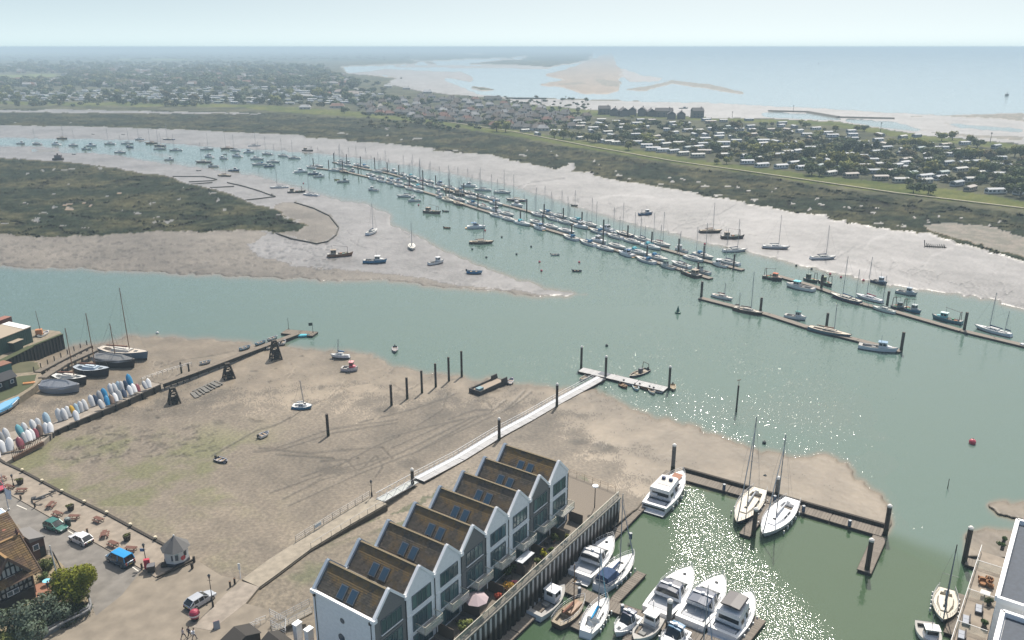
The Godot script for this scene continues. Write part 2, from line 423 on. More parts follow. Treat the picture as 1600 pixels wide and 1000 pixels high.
func draw_marks() -> void:
	# tracks of tractors, ropes and wash on the mud
	for t in [[404, 701, 430, 700, 512, 671, 620, 655], [395, 706, 440, 702, 520, 676, 620, 660], [404, 700, 480, 708, 560, 701, 596, 699, 612, 716], [430, 710, 500, 715, 520, 716], [480, 760, 540, 720, 600, 690, 625, 680], [470, 745, 520, 728, 560, 715], [500, 720, 540, 718, 555, 735, 555, 745], [560, 735, 585, 712, 592, 718, 596, 730, 585, 745], [440, 780, 500, 750, 570, 730, 640, 700, 720, 660, 740, 650], [450, 790, 560, 740, 650, 705, 750, 650], [560, 660, 640, 640, 700, 620, 735, 600, 730, 597], [600, 685, 660, 668, 720, 655], [610, 700, 700, 660, 790, 640, 820, 610], [640, 710, 720, 672, 800, 635, 830, 612], [430, 850, 460, 832, 500, 835, 515, 850], [385, 835, 420, 832, 445, 850], [700, 655, 740, 640, 770, 640, 790, 625], [740, 625, 760, 628, 770, 640, 755, 650], [650, 665, 690, 640, 700, 610, 725, 600], [420, 770, 520, 735, 600, 715]]: stroke(t, 2.5, 0.42)
	stroke([735, 600, 690, 635, 600, 690, 500, 780, 430, 850], 34, 0.83); stroke([800, 640, 700, 690, 600, 740, 500, 790], 20, 0.86); stroke([430, 700, 520, 690, 600, 680], 16, 0.88)
	stroke([330, 712, 400, 672, 430, 664, 452, 652], 2.4, 0.35)
	stroke([486, 632, 495, 627, 507, 624], 2.6, 0.5)
	stroke([240, 570, 262, 566, 330, 555, 365, 548], 1.6, 0.55); stroke([235, 565, 300, 572], 1.4, 0.6)
	for t in [[580, 600, 530, 608, 490, 650], [590, 605, 540, 635, 520, 652], [520, 615, 565, 600], [600, 575, 575, 580], [560, 600, 600, 590], [585, 655, 640, 610, 690, 590], [940, 632, 960, 638], [900, 600, 930, 640]]: stroke(t, 2.0, 1.22)
	for i in 260:   # weed and ruts under the promenade
		var x := rng.randf_range(60, 330); var y := rng.randf_range(668, 770)
		if y < 735 - (x - 60) * 0.1 and y > 800 - x: stroke([x, y, x + rng.randf_range(5, 16), y - rng.randf_range(0, 5)], rng.randf_range(1.7, 2.8), rng.randf_range(0.3, 0.65))
	for q in [[235, 682, 16, 4], [190, 682, 12, 4], [250, 695, 12, 6], [232, 640, 9, 3], [245, 652, 6, 2], [390, 655, 8, 3], [400, 658, 14, 3], [340, 660, 14, 6], [395, 580, 10, 2], [420, 596, 6, 1.5], [414, 613, 3, 1], [448, 610, 3, 1], [470, 556, 5, 1.5], [430, 575, 3, 1], [905, 690, 22, 6], [935, 695, 14, 5], [945, 699, 16, 8], [925, 706, 10, 3], [915, 712, 8, 2], [640, 725, 30, 12], [520, 735, 40, 10], [600, 640, 26, 8], [770, 610, 16, 5], [115, 640, 4, 2], [500, 605, 8, 5]]: blob(q[0], q[1], q[2], q[3], 0.55)
	for q in [[300, 830, 60, 24], [360, 800, 50, 18], [420, 830, 60, 20], [345, 770, 60, 14], [300, 870, 60, 14], [620, 565, 20, 6], [700, 600, 60, 14], [260, 780, 30, 8], [120, 740, 16, 18], [90, 730, 26, 12], [440, 840, 40, 16]]: blob(q[0], q[1], q[2], q[3], 1.18)
	# rough ground of the oyster beds and shingle of the island
	for i in 620:
		var x := rng.randf_range(-50, 520); var y := rng.randf_range(374, 430)
		stroke([x, y, x + rng.randf_range(2, 9), y + rng.randf_range(-1.5, 1.0)], rng.randf_range(1.4, 2.2), rng.randf_range(0.35, 0.75))
	for i in 60:
		var x := rng.randf_range(440, 850); var y := 425.0 + maxf(0.0, x - 500.0) * 0.085 + rng.randf_range(-2, 10)
		stroke([x, y, x + rng.randf_range(4, 14), y + rng.randf_range(0, 2.5)], rng.randf_range(1.0, 2.0), 0.68)
	for i in 120:   # scour along the far waterline
		var t := rng.randf()
		var x := lerpf(760, 1600, t); var y := 285.0 + (x - 760.0) * 0.225 + rng.randf_range(-12, 3)
		stroke([x, y, x + rng.randf_range(4, 18), y + rng.randf_range(1, 5)], rng.randf_range(0.8, 1.6), rng.randf_range(0.55, 0.8))
	for t in [[880, 278, 850, 282, 830, 284, 800, 294], [1150, 318, 1125, 333, 1090, 345, 1060, 352, 1050, 360], [1085, 342, 1060, 345], [905, 270, 940, 270], [1060, 355, 1085, 357]]: stroke(t, 1.8, 0.5)
	for t in [[1350, 390, 1360, 375, 1385, 366], [1020, 308, 970, 304, 905, 313], [1440, 420, 1455, 400, 1490, 385], [1100, 340, 1150, 335], [1210, 420, 1300, 400, 1350, 380], [1300, 410, 1400, 430, 1450, 445]]: stroke(t, 3.0, 1.3)

	# drainage creeks cut into the mud
	for i in 46:
		var x := rng.randf_range(430, 1580)
		creek(x, 246.0 + (x - 430.0) * 0.1 + maxf(0.0, x - 700.0) * 0.115, Vector2(rng.randf_range(-0.6, 0.9), -0.5), rng.randf_range(10, 40), 2.0)
	for i in 16: creek(rng.randf_range(480, 800), rng.randf_range(320, 430), Vector2(rng.randf_range(-1, 0.4), rng.randf_range(-0.3, 0.4)), rng.randf_range(15, 40), 1.9)
	for i in 14: creek(rng.randf_range(200, 860), rng.randf_range(560, 600), Vector2(rng.randf_range(-0.8, 0.4), 0.6), rng.randf_range(20, 60), 2.0)
func creek(x: float, y: float, d: Vector2, l: float, w: float) -> void:
	var p := Vector2(x, y)
	while l > 0.0:
		var q := p + d.normalized() * Vector2(6, 3.2)
		stroke([p.x, p.y, q.x, q.y], w, 0.6); stroke([p.x, p.y - w, q.x, q.y - w], w * 0.7, 1.15)
		d = d.rotated(rng.randf_range(-0.6, 0.6))
		if rng.randf() < 0.22 and w > 1.6: creek(q.x, q.y, d.rotated(rng.randf_range(-1.1, 1.1)), l * 0.5, w * 0.85)
		p = q; l -= 6.0
func build_ground() -> void:
	draw_map()
	var n_u := FastNoiseLite.new(); n_u.seed = 31; n_u.frequency = 0.03; n_u.fractal_octaves = 4
	var n_v := FastNoiseLite.new(); n_v.seed = 32; n_v.frequency = 0.03; n_v.fractal_octaves = 4
	var n_w := FastNoiseLite.new(); n_w.seed = 33; n_w.frequency = 0.02; n_w.fractal_octaves = 3       # world, 50 m
	var n_m := FastNoiseLite.new(); n_m.seed = 34; n_m.frequency = 0.11; n_m.fractal_octaves = 3       # world, 9 m
	var n_f := FastNoiseLite.new(); n_f.seed = 35; n_f.frequency = 0.6; n_f.fractal_octaves = 3        # world, 1.5 m
	var n_c := FastNoiseLite.new(); n_c.seed = 36; n_c.frequency = 0.018; n_c.fractal_octaves = 3; n_c.domain_warp_enabled = true; n_c.domain_warp_amplitude = 30.0; n_c.domain_warp_frequency = 0.01   # creeks
	var ys := PackedFloat32Array()
	var y := 1140.0
	while y > 75.4:
		ys.append(y)
		y -= 1.7 if y > 215.0 else 1.2 if y > 86.0 else 0.55
	var nr := ys.size()
	var nc := 1235
	var N := nr * nc
	var xs := PackedFloat32Array()
	for c in nc: xs.append(-248.0 + c * 1.7)
	var cl := PackedByteArray(); cl.resize(N)
	var hh := PackedFloat32Array(); hh.resize(N)
	var base := [-0.55, 0.24, 0.32, 1.0, 1.9, 0.9, 2.1, 1.9, 3.2, 3.75, 0.8, 0.72]
	for r in nr:
		y = ys[r]
		var den := FL * sp + (y - 500.0) * cp
		var w := 1250.0 * log((FL * cp - (y - 500.0) * sp) / den)
		var sq := den / 1280.0 * 2.0   # foreshortening of the warp
		for c in nc:
			var x := xs[c]
			var wx := x + n_u.get_noise_2d(x, w) * 7.0
			var wy := y + n_v.get_noise_2d(x, w) * 7.0 * minf(sq, 0.9)
			if y > 800.0: wx = x; wy = y
			var k := r * nc + c
			var q := cmap[clampi(roundi(wy) - CY0, 0, CH - 1) * CW + clampi(roundi(wx) - CX0, 0, CW - 1)]
			cl[k] = q
			var h: float = base[q]
			if y > 520.0 and (q == BEACH or q == MUD or q == SHINGLE):
				var s := clampf((y - 565.0) / 300.0, 0.0, 1.0) * clampf((1090.0 - x) / 330.0, 0.07, 1.0)
				h = 0.3 + 3.3 * pow(s, 1.15)
			hh[k] = h
	for pass_ in 5:   # slopes instead of steps
		var t := hh.duplicate()
		for r in range(1, nr - 1):
			for c in range(1, nc - 1):
				var k := r * nc + c
				hh[k] = (t[k] * 2.0 + t[k - 1] + t[k + 1] + t[k - nc] + t[k + nc]) / 6.0
	var vs := PackedVector3Array(); vs.resize(N)
	var cs := PackedColorArray(); cs.resize(N)
	var wc := PackedColorArray(); wc.resize(N)
	var wn := PackedVector3Array(); wn.resize(N)
	var shoal := PackedFloat32Array(); shoal.resize(N)
	var br := PackedByteArray(); br.resize(N)
	for r in nr:
		y = ys[r]
		var den := FL * sp + (y - 500.0) * cp
		var Z := (FL * cp - (y - 500.0) * sp) / den
		for c in nc:
			var k := r * nc + c
			var x := xs[c]
			var q := cl[k]
			var X := (x - 800.0) / den * HC
			var zz := -Z * HC
			var nw := n_w.get_noise_2d(X, zz)
			var nm := n_m.get_noise_2d(X, zz)
			var nf := n_f.get_noise_2d(X, zz)
			var h := hh[k]
			var pm := pmap[clampi(int(y) - CY0, 0, CH - 1) * CW + clampi(int(x) - CX0, 0, CW - 1)]
			var col := Color(0.2, 0.2, 0.2)
			match q:
				WATER: col = Color(0.14, 0.115, 0.09)
				MUD:
					col = (Color(0.15, 0.143, 0.141) if y < 500.0 else Color(0.16, 0.14, 0.12)) * (1.0 + 0.4 * nw + 0.3 * nm + 0.2 * nf) * pm
					h += nm * 0.10 + nf * 0.03 - maxf(0.0, 1.0 - pm) * 0.4
				BEACH:
					var g := clampf(nw * 2.2 + nm * 1.4 + 0.05, 0.0, 1.0) * smoothstep(640.0, 700.0, y) * smoothstep(520.0, 330.0, x)
					if y > 790.0 or (x > 400.0 and x < 900.0 and y > 720.0): g *= 0.45
					col = Color(0.212, 0.174, 0.128).lerp(Color(0.115, 0.118, 0.045), g * 0.8)
					if y < 480.0: col = Color(0.18, 0.158, 0.132)
					col = col * (0.95 + 0.4 * nw + 0.24 * nm + 0.12 * nf) * pm
					if y > 480.0: col = col * lerpf(0.74, 1.0, smoothstep(0.3, 1.3, h + 0.3 * nm))
					if h + rng.randfn(0.0, 0.1) < 0.8 + 0.4 * nm and y > 480.0: cl[k] = 12
					h += nm * 0.08 + nf * 0.035 - maxf(0.0, 1.0 - pm) * 0.3
				MARSH:
					col = Color(0.021, 0.027, 0.018).lerp(Color(0.056, 0.054, 0.031), clampf(0.35 + nw * 1.4 + nm * 0.5, 0.0, 1.0)) * (1.0 + 0.7 * nm + 0.5 * nf)
					h += nm * 0.35 + nf * 0.2
					var cr := absf(n_c.get_noise_2d(X, zz * 0.8))
					if cr < 0.05:
						col = col.lerp(Color(0.016, 0.016, 0.013), 1.0 - cr / 0.06); h -= 0.75 * (1.0 - cr / 0.05)
					if h < 0.75 and hh[k] < 0.8: col = col.lerp(Color(0.12, 0.11, 0.065), 0.5)
				DARKWATER:
					col = Color(0.11, 0.105, 0.095) * (1.0 + 0.2 * nm)
					h = minf(h, 0.78)
				LAND: 
					col = Color(0.05, 0.054, 0.036).lerp(Color(0.098, 0.096, 0.062), clampf(0.5 + nw * 1.5, 0.0, 1.0)) * (1.0 + 0.3 * nm); h += nw * 0.4
					if y < 95.0: col = Color(0.05, 0.062, 0.045) * (1.0 + 0.6 * n_u.get_noise_2d(x * 0.5, y * 6.0))
				SAND: col = Color(0.24, 0.18, 0.13) * (1.0 + 0.25 * nm + 0.3 * n_u.get_noise_2d(x, y * 4.0)); h += nm * 0.15
				GRASS: col = Color(0.065, 0.082, 0.028).lerp(Color(0.12, 0.125, 0.045), clampf(0.4 + nw + nm * 0.6, 0.0, 1.0)) * (1.0 + 0.2 * nf); h += nm * 0.2
				FIELD: col = Color(0.13, 0.15, 0.065) * (1.0 + 0.2 * nw)
				SHINGLE:
					col = Color(0.2, 0.165, 0.118).lerp(Color(0.085, 0.095, 0.04), clampf(nw * 1.6 + nm * 1.0 - 0.05, 0.0, 0.8)) * (1.0 + 0.3 * nf + 0.2 * nm)
				TARMAC: col = Color(0.2, 0.18, 0.15) * (1.0 + 0.15 * nm)
				BROWN: col = Color(0.17, 0.14, 0.105).lerp(Color(0.085, 0.08, 0.05), clampf(0.5 + nm * 1.6, 0.0, 1.0)) * (1.0 + 0.3 * nf); h += nm * 0.25
			if h < 0.16 and q != WATER: col = col * lerpf(0.72, 1.0, clampf(h / 0.16, 0.0, 1.0))   # wet edge
			cs[k] = Color(maxf(col.r, 0.01), maxf(col.g, 0.01), maxf(col.b, 0.01), 1.0)
			hh[k] = h
			shoal[k] = minf(h, 0.2)
			var kk := (HC - h) / den
			vs[k] = Vector3((x - 800.0) * kk, h, -(FL * cp - (y - 500.0) * sp) * kk)
			# water: silt in the shallows, clear green in the basin
			var basin := smoothstep(0.0, 26.0, y - 715.0 - (x - 1070.0) * 0.33) * smoothstep(930.0, 1000.0, x + maxf(0.0, y - 800.0)) * smoothstep(1560.0, 1380.0, x - maxf(0.0, y - 850.0) * 2.0)
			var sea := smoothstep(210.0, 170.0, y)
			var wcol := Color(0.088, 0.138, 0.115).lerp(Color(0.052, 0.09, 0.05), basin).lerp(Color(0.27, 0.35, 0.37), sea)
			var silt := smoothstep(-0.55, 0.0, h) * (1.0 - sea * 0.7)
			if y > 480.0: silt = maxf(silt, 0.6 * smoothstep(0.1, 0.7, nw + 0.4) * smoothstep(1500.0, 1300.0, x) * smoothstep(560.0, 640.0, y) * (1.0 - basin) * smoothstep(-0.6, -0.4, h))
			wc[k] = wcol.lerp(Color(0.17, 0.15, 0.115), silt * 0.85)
			# ripples: a light breeze on the river, in the basin only in its middle
			var amp := 0.02; var jit := 0.015
			var b := 0.0
			if basin > 0.05:
				b = smoothstep(1.05, 0.45, absf((x - 1060.0 - (y - 745.0) * 0.36) / (16.0 + (y - 745.0) * 0.55) - 0.15))
			elif y > 480.0:
				b = smoothstep(560.0, 220.0, absf(x - 960.0)) * smoothstep(480.0, 580.0, y) * clampf(0.8 + nw * 1.5, 0.0, 1.0)
			else: b = 0.5 * smoothstep(600.0, 150.0, absf(x - 1000.0 - (y - 400.0) * 1.5)) * smoothstep(320.0, 430.0, y)
			if y < 215.0: amp = 0.006; jit = 0.006
			jit += b * 0.05
			br[k] = int(b * 100.0)
			wn[k] = Vector3(-amp * (n_f.get_noise_2d(X * 1.4 + 71.0, zz * 2.2) + nm) + rng.randfn(0.0, jit), 1.0, -amp * 1.5 * (n_f.get_noise_2d(X * 1.4, zz * 2.2 + 37.0) + n_m.get_noise_2d(X, zz * 2.0)) + rng.randfn(0.0, jit)).normalized()
	# silt drifts off the banks
	for pass_ in 5:
		var t := shoal.duplicate()
		for r in range(3, nr - 3):
			for c in range(3, nc - 3):
				var k := r * nc + c
				if hh[k] < 0.1: shoal[k] = (t[k] * 2.0 + t[k - 3] + t[k + 3] + t[k - nc * 3] + t[k + nc * 3]) / 6.0
	for k in N:
		if hh[k] < 0.1 and ys[k / nc] > 250.0: wc[k] = wc[k].lerp(Color(0.165, 0.145, 0.11), 0.55 * smoothstep(-0.52, -0.05, shoal[k]))
	# normals of the ground
	var ns := PackedVector3Array(); ns.resize(N)
	for r in nr:
		for c in nc:
			var k := r * nc + c
			var a := vs[k + 1 if c < nc - 1 else k] - vs[k - 1 if c > 0 else k]
			var b := vs[k + nc if r < nr - 1 else k] - vs[k - nc if r > 0 else k]
			var q := a.cross(b)
			ns[k] = q.normalized() if q.y > 0 else (-q).normalized()
	var mud := vmat("wet_mud", 0.46, "", 1.0)
	mud.metallic_specular = 0.54; mud.normal_enabled = true; mud.normal_texture = tex.mud_n; mud.normal_scale = 0.3; mud.uv1_triplanar = true; mud.uv1_world_triplanar = true; mud.uv1_scale = Vector3.ONE / 22.0
	var damp := vmat("damp_mud", 0.55); damp.metallic_specular = 0.42
	damp.normal_enabled = true; damp.normal_texture = tex.mud_n; damp.normal_scale = 0.22; damp.uv1_triplanar = true; damp.uv1_world_triplanar = true; damp.uv1_scale = Vector3.ONE / 16.0
	var dry := vmat("firm_mud", 0.7, "fine", 0.09)
	dry.normal_enabled = true; dry.normal_texture = tex.mud_n; dry.normal_scale = 0.45
	var green := vmat("marsh_plants", 0.95); green.metallic_specular = 0.15
	var groups := {"mudflat": [[WATER, MUD, DARKWATER], mud], "wet_foreshore": [[12], damp], "beach": [[BEACH, SAND, SHINGLE, BROWN, TARMAC], dry], "saltmarsh": [[MARSH], green], "ground": [[LAND, GRASS, FIELD], green]}
	for g in groups:
		var take := PackedByteArray(); take.resize(16)
		for q in groups[g][0]: take[q] = 1
		var ix := PackedInt32Array()
		for r in nr - 1:
			for c in nc - 1:
				var k := r * nc + c
				if take[cl[k]] == 0: continue
				if maxf(maxf(hh[k], hh[k + 1]), maxf(hh[k + nc], hh[k + nc + 1])) < -0.4: continue
				ix.append_array([k, k + nc, k + nc + 1, k, k + nc + 1, k + 1])
		struct(g, compact(ix, vs, ns, cs), groups[g][1])
	# the sheet of water, ruffled where the breeze reaches it
	var wix := [PackedInt32Array(), PackedInt32Array(), PackedInt32Array()]
	for r in nr - 1:
		for c in nc - 1:
			var k := r * nc + c
			if minf(minf(hh[k], hh[k + 1]), minf(hh[k + nc], hh[k + nc + 1])) > 0.12: continue
			wix[0 if br[k] <= rng.randi_range(8, 90) else 2 if ys[r] > 735.0 + maxf(0.0, (xs[c] - 1070.0) * 0.3) else 1].append_array([k, k + nc, k + nc + 1, k, k + nc + 1, k + 1])
	for r in nr:
		var den := FL * sp + (ys[r] - 500.0) * cp
		for c in nc: vs[r * nc + c] = Vector3((xs[c] - 800.0) / den * HC, 0.0, -(FL * cp - (ys[r] - 500.0) * sp) / den * HC)
	for i in 3:
		var wm := vmat(["calm_water", "ruffled_water", "basin_ripples"][i], 0.085 if i == 0 else 0.12)
		wm.normal_enabled = true; wm.normal_texture = tex.wave_n; wm.normal_scale = [0.12, 0.62, 1.0][i]; wm.uv1_triplanar = true; wm.uv1_world_triplanar = true; wm.uv1_scale = Vector3.ONE / 95.0
		struct(["water", "ruffled_water", "ruffled_basin_water"][i], compact(wix[i], vs, wn, wc), wm)
func compact(ix: PackedInt32Array, vs: PackedVector3Array, ns: PackedVector3Array, cs: PackedColorArray) -> ArrayMesh:
	var at := PackedInt32Array(); at.resize(vs.size()); at.fill(-1)
	var v := PackedVector3Array(); var n := PackedVector3Array(); var c := PackedColorArray()
	for i in ix.size():
		var k := ix[i]
		if at[k] < 0:
			at[k] = v.size()
			v.append(vs[k]); n.append(ns[k]); c.append(cs[k])
		ix[i] = at[k]
	var a := []
	a.resize(Mesh.ARRAY_MAX)
	a[Mesh.ARRAY_VERTEX] = v; a[Mesh.ARRAY_NORMAL] = n; a[Mesh.ARRAY_COLOR] = c; a[Mesh.ARRAY_INDEX] = ix
	var m := ArrayMesh.new()
	m.add_surface_from_arrays(Mesh.PRIMITIVE_TRIANGLES, a)
	return m
# ---------------------------------------------------------------- quays, houses, jetties
func htop(b: Vector3, pytop: float) -> float:   # the height above sea of a vertical thing on b that reaches up to that measured row
	var v := pytop - 500.0
	return HC + b.z * (FL * sp + v * cp) / (FL * cp - v * sp)
func slab(called: String, a: Array, h: float, thick: float, m: Material) -> MeshInstance3D:
	return struct(called, MB.new().prism(polyP(a, h), h - thick, h), m)
func inset(q: Array, k: float) -> Array:
	var ce := Vector2.ZERO
	for p in q: ce += p
	ce /= q.size()
	return q.map(func(p): return p + (p - ce).normalized() * -k)

func build_near_structures() -> void:
	var paving := mat("beige_paving", L(0.285, 0.24, 0.19), 0.85, 0, "blotch", 0.12)
	var tarmac := mat("worn_tarmac", L(0.19, 0.175, 0.155), 0.85, 0, "blotch", 0.10)
	var yard := mat("sandy_yard", L(0.235, 0.2, 0.155), 0.88, 0, "blotch", 0.07)
	var concrete := mat("pale_concrete", L(0.31, 0.27, 0.21), 0.85, 0, "blotch", 0.15)
	var concrete2 := mat("grey_concrete", L(0.29, 0.25, 0.205), 0.85, 0, "blotch", 0.15)
	var darkc := mat("stained_concrete", L(0.10, 0.085, 0.065), 0.9, 0, "fine", 0.5)
	slab("yard", [-80, 713, 304, 873, 345, 899, 372, 905, 378, 908, 405, 917, 384, 943, 410, 950, 470, 975, 520, 1010, 470, 1080, -80, 1150], 4.0, 1.2, yard)
	slab("car_park", [-80, 717, 5, 768, 75, 808, 144, 847, 208, 883, 222, 890, 190, 930, 150, 962, 142, 945, 95, 900, 66, 880, 30, 820, -80, 790], 4.005, 0.3, tarmac)
	slab("promenade", [-80, 665, 7, 723, 35, 736, 97, 769, 167, 803, 258, 852, 304, 872, 244, 902, 208, 881, 144, 845, 75, 806, 5, 766, -80, 714], 4.12, 1.6, paving)
	slab("lower_slipway", [378, 908, 405, 917, 383, 943, 330, 985, 300, 980, 350, 930], 4.02, 0.2, concrete2)
	# kerb walls along the promenade
	var edge := [[-80, 665], [7, 723], [35, 736], [97, 769], [167, 803], [258, 852]]
	var kb := MB.new()
	for i in edge.size() - 1: kb.bar(P(edge[i][0], edge[i][1], 4.2), P(edge[i + 1][0], edge[i + 1][1], 4.2), 0.45, 0.22)
	single("quay_kerb", kb, mat("dark_timber", L(0.055, 0.045, 0.035), 0.9, 0, "fine", 0.8), "dark timber edge beam along the seaward side of the promenade", "kerb")
	# parking marks
	for q in [[26, 789, 42, 796], [106, 829, 116, 835], [207, 886, 217, 893]]:
		struct("parking_mark", MB.new().bar(P(q[0], q[1], 4.01), P(q[2], q[3], 4.01), 0.16, 0.02), mat("road_paint", L(0.6, 0.57, 0.5), 0.7))
	# causeway to the long pontoon
	var cw := MB.new()
	var lft := [[378, 905], [420, 874], [462, 847], [520, 811], [578, 776]]
	var rgt := [[405, 917], [430, 899], [486, 857], [548, 819], [604, 787]]
	var poly := []
	for q in lft: poly.append(P2(q[0], q[1], 4.03))
	for i in range(4, -1, -1): poly.append(P2(rgt[i][0], rgt[i][1], 4.03))
	cw.prism(poly, 0.6, 4.03)
	struct("causeway", cw, concrete)
	var ws := MB.new()
	for i in range(0, 4):
		var a := P(rgt[i][0], rgt[i][1], 2.3); var b := P(rgt[i + 1][0], rgt[i + 1][1], 2.3)
		var a2 := P2(rgt[i][0], rgt[i][1], 4.03); var b2 := P2(rgt[i + 1][0], rgt[i + 1][1], 4.03)
		ws.bar(Vector3(a2.x + 0.12, 2.2, a2.y + 0.08), Vector3(b2.x + 0.12, 2.2, b2.y + 0.08), 0.12, 3.3)
	single("causeway_wall", ws, darkc, "dark weed-stained retaining wall on the houses' side of the causeway", "wall")
	rail_line("causeway_railing", [[462, 847], [520, 811], [578, 776]], 4.03, 1.1, 1.9, mat("grey_steel", L(0.3, 0.3, 0.3), 0.5, 0.5), "grey tubular railing on the beach side of the causeway", 3)
	rail_line("causeway_railing", [[486, 857], [548, 819], [600, 789]], 4.03, 1.0, 2.0, mats.grey_steel, "row of thin railing posts on the house side of the causeway", 1)
	long_pontoon()
	houses()
	left_quay()
	pub()
	right_block()
	marina_pontoons()
	river_pontoons()

func rail_line(called: String, pts: Array, h: float, tall: float, gap: float, m: Material, label: String, rails := 2, cat := "railing", at_h := []) -> Node3D:
	var o := thing(called, label, cat)
	var r := MB.new(); var po := MB.new().tube(Vector3.ZERO, Vector3(0, tall, 0), 0.04, 0.04, 5).mesh()
	for i in pts.size() - 1:
		var a: Vector3 = P(pts[i][0], pts[i][1], at_h[i] if at_h else h) if pts[i] is Array else pts[i]
		var b: Vector3 = P(pts[i + 1][0], pts[i + 1][1], at_h[i + 1] if at_h else h) if pts[i + 1] is Array else pts[i + 1]
		var up := Vector3(0, tall, 0)
		for k in rails: r.tube(a + up * (1.0 - 0.33 * k), b + up * (1.0 - 0.33 * k), 0.035, 0.035, 5)
		var n := maxi(1, roundi(a.distance_to(b) / gap))
		for k in n + (1 if i == pts.size() - 2 else 0):
			var p := a.lerp(b, float(k) / n)
			part(o, "post", po, m).position = p
	part(o, "rail", r, m)
	return o

func pile(px: float, py: float, hb: float, pytop: float, label: String, group: String, r := 0.3, cap := true, tint := 0) -> Node3D:
	var b := P(px, py, hb)
	var t := htop(b, pytop)
	var o := thing("mooring_pile", label, "pile", Vector3(b.x, 0, b.z), rng.randf() * TAU, group)
	var y0 := minf(hb, 0.0) - 0.5
	part(o, "shaft", MB.new().tube(Vector3(0, y0, 0), Vector3(0, t - (0.35 if cap else 0.0), 0), r, r, 10), mat("pile_steel", L(0.075, 0.058, 0.048), 0.75, 0, "fine", 0.6) if tint == 0 else mat("pile_concrete", L(0.2, 0.19, 0.17), 0.8, 0, "fine", 0.6))
	if cap: part(o, "cap", MB.new().lathe([Vector2(r + 0.03, t - 0.4), Vector2(r + 0.03, t - 0.1), Vector2(r * 0.5, t + 0.1), Vector2(0, t + 0.14)], 10), mat("pile_cap", L(0.62, 0.6, 0.56), 0.5))
	part(o, "weed_band", MB.new().tube(Vector3(0, y0 + 0.1, 0), Vector3(0, hb + 1.3, 0), r + 0.02, r + 0.02, 10, false), mat("weed", L(0.035, 0.04, 0.022), 0.95))
	return o

func deck_run(o: Node3D, a: Vector3, b: Vector3, w: float, m: Material, fm: Material, every := 10.0) -> void:   # a floating walkway of sections, planked across
	var d := (b - a); var len_ := d.length(); d = d.normalized()
	var s := d.cross(Vector3.UP).normalized()
	var n := maxi(1, roundi(len_ / every))
	for i in n:
		var p := a + d * (len_ * i / n + 0.06); var q := a + d * (len_ * (i + 1) / n - 0.06)
		var mb := MB.new()
		var k := roundi(p.distance_to(q) / 0.5)
		for j in k:
			var g := rng.randf_range(0.8, 1.12)
			mb.col = Color(g, g, g)
			var c0 := p.lerp(q, float(j) / k); var c1 := p.lerp(q, (j + 0.93) / k)
			mb.bar(c0 - Vector3(0, 0.05, 0), c1 - Vector3(0, 0.05 + rng.randf() * 0.012, 0), w, 0.1)
		part(o, "deck_section", mb, m)
		part(o, "float_section", MB.new().bar(p + Vector3(0, -0.34, 0), q + Vector3(0, -0.34, 0), w - 0.1, 0.46), fm)
	var fe := MB.new()
	for g in [1.0, -1.0]: fe.bar(a + s * g * (w / 2 + 0.04) + Vector3(0, -0.1, 0), b + s * g * (w / 2 + 0.04) + Vector3(0, -0.1, 0), 0.08, 0.22)
	part(o, "fender_beam", fe, mat("fender_timber", L(0.09, 0.07, 0.055), 0.9))

